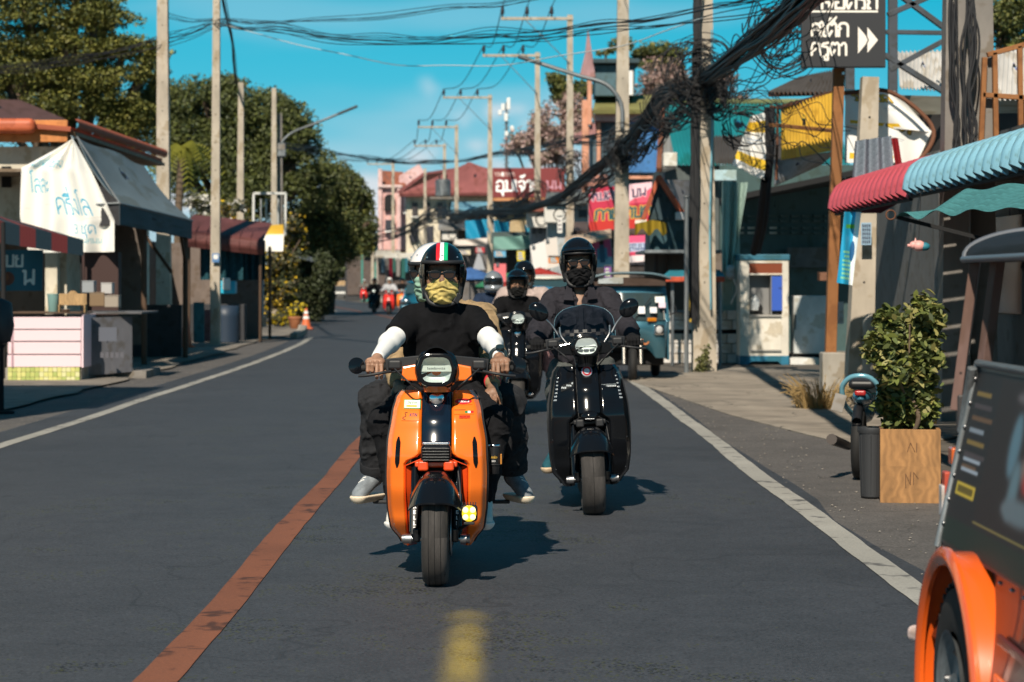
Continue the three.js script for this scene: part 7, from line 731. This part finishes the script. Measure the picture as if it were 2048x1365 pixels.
// ------------------------------------------------------------------ three-wheelers
{
  const t = thing('three_wheeler', 'metallic teal blue three-wheeled taxi parked facing the road on the right', 'three-wheeler', [gx(1264, 32.7), 0, -32.9]), bl = M(.06, .19, .26, .26, { metalness: .5, clearcoat: 1, clearcoatRoughness: .1 }), dk = M(.012, .02, .026, .5);
  const W = .555;
  part('nose', shell((u, v) => { const a = lerp(-1.5, 1.5, u), y0 = .33 + .2 * Math.max(0, 1 - (u - .5) ** 2 * 18), y = lerp(y0, .86, v), w = W * (1 - .08 * (1 - v)), bulge = Math.sin(Math.min(1, v * .9 + .2) * 1.6); return [Math.sign(Math.sin(a)) * Math.pow(Math.abs(Math.sin(a)), .8) * w, y, -.28 + .36 * bulge * Math.pow(Math.cos(a * .98), .7) - .12 * v]; }, 36, 14, [0, 0, -.02]), bl, t);
  part('side_panel', [-1, 1].map(s => bx(.03, .56, 1.9, s * W, .58, -1.25, .01)), bl, t); part('door_post', [-1, 1].map(s => bar([s * (W - .01), .84, -.3], [s * (W - .06), 1.36, -.52], .06, .05)), bl, t);
  part('windscreen_frame', shell((u, v) => { const a = lerp(-1, 1, u); return [a * (W - .02 - .05 * v), lerp(1.26, 1.40, v), -.40 + .05 * (1 - a * a) - v * .03]; }, 14, 3, [0, 0, -.02]), bl, t);
  part('windscreen', shell((u, v) => { const a = lerp(-1, 1, u); return [a * (W - .06 - .03 * v), lerp(.87, 1.27, v), -.27 + .10 * (1 - a * a) - v * .16]; }, 16, 8, [0, 0, -.005]), M(.035, .055, .06, .05, { clearcoat: 1 }), t);
  part('roof', shell((u, v) => { const a = lerp(-1, 1, u); return [a * (W + .02), 1.49 + .075 * (1 - Math.pow(Math.abs(a), 3)), lerp(-.22, -2.2, v)]; }, 20, 6, [0, -.03, 0]), dk, t); part('roof_edge', tube([...Array(13)].map((_, i) => { const a = i / 6 - 1; return [a * (W + .03), 1.475 + .08 * (1 - Math.abs(a) ** 3), -.215]; }), .018, 30, 7), M(.08, .14, .17, .35), t);
  part('visor_board', bx(W * 2 - .08, .12, .02, 0, 1.43, -.28, .004), W_(.06, .035, .025), t); part('visor_sign', bx(.36, .09, .012, -.28, 1.445, -.255, .003), W_(.42, .46, .48), t);
  for (const [x, y, w, h, c] of [[.43, 1.17, .14, .09, [.7, .7, .68]], [.46, 1.09, .1, .08, [.6, .45, .55]], [.16, 1.02, .1, .11, [.66, .66, .68]], [.33, 1.02, .1, .09, [.62, .62, .66]], [-.05, 1.06, .06, .07, [.6, .6, .6]]]) part('sticker', bx(w, h, .006, x, y, -.17 - .16 * ((y - .87) / .4) + .07 * (1 - (x / W) ** 2), .001, -.32), M(...c, .5), t);
  part('wiper', bar([.05, .87, -.17], [.3, 1.2, -.25], .012, .012), m.black, t);
  for (const s of [-1, 1]) { const h = part('headlight', bx(.16, .15, .06, s * .40, .74, -.075, .02, 0, s * .5), m.chrome, t); part('lens', xf(new THREE.SphereGeometry(.055, 18, 12).scale(1, 1, .4), s * .405, .74, -.045, 0, s * .35), M(.55, .55, .55, .1, { clearcoat: 1 }), h); part('indicator', bx(.15, .055, .03, s * .30, .885, -.03, .012, 0, s * .5), M(.60, .20, .01, .35), t); part('mirror_arm', tube([[s * W, .95, -.2], [s * (W + .1), 1.0, -.16], [s * (W + .08), 1.1, -.16]], .01), m.black, t); }
  part('emblem', xf(new THREE.TorusGeometry(.045, .013, 6, 16, 3.6).rotateZ(2.6), .20, .58, .085), M(.5, .16, .04, .4), t);
  const w = part('front_wheel', xf(new THREE.TorusGeometry(.185, .058, 14, 36).rotateY(1.571), .02, .243, .0), m.rubber, t); part('hub', xf(new THREE.CylinderGeometry(.12, .12, .09, 20).rotateZ(1.571), .02, .243, 0), m.steel, w); part('fork', [rod([-.1, .6, -.1], [-.1, .25, 0], .03), rod([.14, .6, -.1], [.14, .25, 0], .03)], M(.35, .33, .3, .4, { metalness: 1 }), t);
  for (const s of [-1, 1]) part('rear_wheel', [xf(new THREE.TorusGeometry(.18, .065, 12, 30).rotateY(1.571), s * .46, .245, -1.7)], m.rubber, t); part('underbody', bx(1.0, .2, 1.6, 0, .32, -1.2, .03), m.dark, t); part('cabin_floor', bx(1.04, .05, 1.9, 0, .45, -1.25), m.dark, t); part('back_panel', bx(1.08, 1.0, .04, 0, .9, -2.15, .01), m.dark, t); part('seat_back', bx(.8, .5, .12, 0, .8, -.95, .04), m.black, t);
}
{ // near right: dark passenger three-wheeler with an orange mudguard, seen from its rear left corner
  const t = thing('passenger_three_wheeler', 'near dark canopied three-wheeled taxi with an orange mudguard at the right edge', 'three-wheeler', [1.325, 0, -6.5]);
  const dkp = M(.045, .014, .013, .4, { clearcoat: .4, map: dirt }), og = M(.80, .115, .012, .26, { clearcoat: 1, clearcoatRoughness: .08 });
  // local: x to the right, z toward the camera; the far end of the flank is near z = -0.35; the flank leans inward as it rises
  const fx = y => -.047 + .22 * (y - .67);
  part('body_flank', shell((u, v) => { const y = lerp(.40, 1.04, v); return [fx(y) + .02, y, lerp(-.34, 2.4, u)]; }, 16, 8, [.04, 0, 0]), dkp, t); part('rear_panel', bx(1.1, .62, .04, .58, .72, -.33, .015), dkp, t); part('floor', bx(1.2, .1, 2.6, .64, .42, .95), m.dark, t); part('far_flank', bx(.04, .6, 2.6, 1.2, .7, .95), m.dark, t);
  const wc = [-.075, .27, .26], R = .43;
  part('mudguard', [shell((u, v) => { const a = lerp(-.15, 3.3, u), r = R - .015 * (1 - v); return [wc[0] - .045 + .16 * v, wc[1] + Math.sin(a) * (r - .02 * v * v) * 1.0, wc[2] - Math.cos(a) * r]; }, 44, 10, [0, -.008, 0]), shell((u, v) => { const a = lerp(-.15, 3.3, u), r = lerp(R - .05, R, v); return [wc[0] - .048 - .012 * Math.sin(v * 3.1), wc[1] + Math.sin(a) * r * 1.0, wc[2] - Math.cos(a) * r]; }, 44, 5, [.012, 0, 0])], og, t);
  part('mudguard_skirt', shell((u, v) => [-.075 + .04 * v + .015 * Math.sin(u * 2), lerp(.18, .62 - .06 * u, v), lerp(.60, 2.4, u)], 14, 8, [.03, 0, 0]), M(.62, .085, .012, .5), t);
  for (let i = 0; i < 3; i++) part('trim_strip', bx(.014, .026, 1.4, -.088 + i * .008, .30 + i * .10, 1.40, .005, .03), i === 2 ? M(.1, .02, .015, .4) : M(.72, .16, .05, .2, { clearcoat: 1 }), t);
  const w = part('rear_wheel', xf(lathe([[.17, -.06], [.24, -.07], [.285, -.055], [.30, -.02], [.30, .02], [.285, .055], [.24, .07], [.17, .06]], 48).rotateZ(1.571), wc[0] + .035, .30, wc[2]), m.rubber, t); part('tread_block', [...Array(40)].map((_, i) => { const a = i / 40 * 6.283; return bx(.11, .012, .02, wc[0] + .035, .30 + .298 * Math.cos(a), wc[2] + .298 * Math.sin(a), .002, a); }), m.rubber, w); part('wheel_rim', xf(lathe([[0, .03], [.05, .035], [.06, .01], [.13, .0], [.165, .03], [.175, .035]], 36).rotateZ(1.571), wc[0] - .005, .30, wc[2]), m.galv, w); for (let i = 0; i < 5; i++) part('wheel_nut', xf(new THREE.CylinderGeometry(.011, .011, .02, 6).rotateZ(1.571), wc[0] - .04, .30 + .045 * Math.cos(i * 1.257), wc[2] + .045 * Math.sin(i * 1.257)), m.steel, w);
  part('tail_lamp', bx(.03, .055, .06, fx(.90) + .012, .905, -.31, .008), M(.62, .12, .02, .22, { clearcoat: 1 }), t); part('reflector_strip', bx(.02, .15, .05, fx(.78) + .014, .785, -.315, .006), M(.45, .07, .04, .4), t); part('reflector_mark', bx(.01, .09, .045, fx(.77) + .002, .775, -.31, .003), W_(.6, .55, .55), t); part('white_step', bx(.07, .05, .12, -.085, .385, -.24, .02, 0, .3), W_(.66, .50, .46), t); part('step_bracket', bar([-.06, .39, -.22], [0, .45, -.15], .02, .02), m.galv, t);
  const bd = pic(1024, 512, x => { x.fillStyle = '#1b1a1e'; x.fillRect(0, 0, 1024, 512); x.fillStyle = '#10261f'; x.fillRect(0, 440, 1024, 72); x.fillStyle = '#241b1c'; x.fillRect(150, 14, 874, 400); const g = x.getTransform(); x.filter = 'blur(9px)'; x.setTransform(.62, 0, 0, .56, -20, 0); for (const [a, b, w, h, c] of [[420, 60, 240, 70, '#6a6468'], [440, 160, 90, 330, '#5f8192'], [620, 150, 120, 260, '#7d8f9c'], [560, 330, 170, 180, '#8a6a62'], [500, 380, 80, 300, '#65808c'], [720, 300, 110, 380, '#7a8f9a'], [600, 420, 60, 120, '#b32c2a'], [470, 560, 300, 130, '#67757e'], [850, 120, 130, 500, '#5a4b4c'], [780, 640, 200, 60, '#9b7a60']]) { x.fillStyle = c; x.beginPath(); x.ellipse(a + w / 2, b + h / 2, w / 2, h / 2, 0, 0, 7); x.fill(); } x.setTransform(g); x.filter = 'blur(2px)'; for (let i = 0; i < 7; i++) { x.fillStyle = ['#8a7038', '#4a4044', '#6b4f38', '#8e98a4'][i % 4]; x.fillRect(24, 60 + i * 36, 84 + (i % 3) * 16, 15); } x.fillStyle = '#d9b93e'; x.fillRect(20, 330, 110, 40); x.fillStyle = '#6a5a18'; x.fillRect(30, 340, 88, 20); x.fillStyle = '#aab4c2'; x.fillRect(24, 256, 100, 12); x.fillRect(24, 286, 100, 12); x.fillStyle = '#9a8a4a'; x.fillRect(150, 420, 870, 6); }, .55);
  const BX = (y, e) => fx(y) - e; part('advert_board', shell((u, v) => { const y = lerp(.665, 1.175, v); return [BX(y, 0), y, lerp(-.20, 2.3, u)]; }, 6, 4, [.018, 0, 0]), M(.02, .022, .025, .4), t); part('advert_print', shell((u, v) => { const y = lerp(.675, 1.165, v); return [BX(y, .003), y, lerp(-.185, 2.2, u)]; }, 6, 4, [.002, 0, 0]), bd, t);
  part('board_frame', rod([BX(.65, .004), .65, -.205], [BX(1.19, .004), 1.19, -.205], .011), m.galv, t); part('board_frame', rod([BX(1.185, .004), 1.185, -.2], [BX(1.185, .004), 1.185, 2.4], .011), m.galv, t);
  for (const [a, b] of [[[.02, 1.04, -.32], [.075, 1.49, -.30]], [[.075, 1.0, -.29], [.12, 1.49, -.2]], [[.10, 1.17, .9], [.12, 1.49, .9]], [[1.1, .9, -.3], [1.05, 1.5, -.2]]]) part('post', bar(a, b, .034, .03), W_(.17, .10, .085), t);
  part('grab_rail', rod([.03, .98, -.28], [.04, 1.17, -.18], .014), m.galv, t); part('end_plate', bx(.16, .12, .03, .10, 1.03, -.31, .01), M(.04, .035, .035, .5), t);
  for (let i = 0; i < 7; i++) part('rivet', xf(new THREE.SphereGeometry(.006, 8, 6), BX(.72 + i * .07, .005), .72 + i * .07, -.19), m.steel, t); for (let i = 0; i < 10; i++) part('rivet', xf(new THREE.SphereGeometry(.006, 8, 6), fx(.64) + .018, .64, -.3 + i * .14), m.steel, t);
  const cn = M(.022, .025, .03, .7, { specularIntensity: .35, map: dirt, bumpMap: grainB, bumpScale: .003 }); part('canopy', shell((u, v) => { const a = v * 1.57; return [.055 + .30 * (1 - Math.cos(a)) + .6 * Math.max(0, v - .8), 1.492 + .09 * Math.sin(a) + .004 * noise(u * 9, v * 5), lerp(-.36, 2.5, u) - .05 * Math.sin(a)]; }, 30, 16, [0, -.014, 0]), cn, t); part('canopy_edge', rod([.052, 1.488, -.37], [.052, 1.488, 2.5], .010), M(.12, .13, .15, .4), t); part('canopy_edge', tube([...Array(9)].map((_, i) => { const a = i / 8 * 1.57; return [.055 + .30 * (1 - Math.cos(a)), 1.492 + .09 * Math.sin(a), -.365 - .05 * Math.sin(a)]; }), .010, 20, 7), M(.12, .13, .15, .4), t); part('canopy_half', shell((u, v) => [lerp(.35, 1.25, v), 1.582 - .05 * v * v, lerp(-.41, 2.5, u)], 8, 8, [0, -.014, 0]), cn, t);
  part('seat', bx(.6, .3, 1.8, .75, .68, .9, .05), m.black, t); part('rear_curtain', shell((u, v) => [lerp(.45, 1.05, u), lerp(.9, 1.5, v), -.26 + .015 * Math.sin(u * 30)], 30, 4, [0, 0, -.008]), C_(.02, .03, .035), t);
  for (const [a, b] of [[[.10, 1.48, .3], [.4, 1.1, -.2]], [[.15, 1.47, .0], [.4, 1.25, -.25]]]) part('brace', bar(a, b, .02, .02), m.dark, t);
}
{ // repeats share a group
  const G = { utility_pole: 'utility poles along both sides of the street', power_line: 'power line spans', cable_bundle: 'cable bundles over the street', cable: 'single cables', cable_coil: 'coils of spare cable on the poles', traffic_cone: 'orange traffic cones', market_shop: 'small market shops', storage_box: 'boxes behind the stall', hung_shirt: 'garments at the far clothes stall', oncoming_motorcycle: 'far oncoming motorcycles', hanging_board: 'boards hanging in the market', tarpaulin: 'blue tarpaulins of the market', market_sign: 'market signs', flower_pot: 'pots at the left kerb', street_lamp: 'street lamps on poles', parked_car: 'cars behind the riders', ribbed_awning: 'ribbed awnings' };
  for (const o of scene.children) { const n = o.name.replace(/_\d{3}$/, ''); if (G[n] && o.userData.label && !o.userData.group && used[n] > 1) o.userData.group = G[n]; }
}
renderer.render(scene, camera);
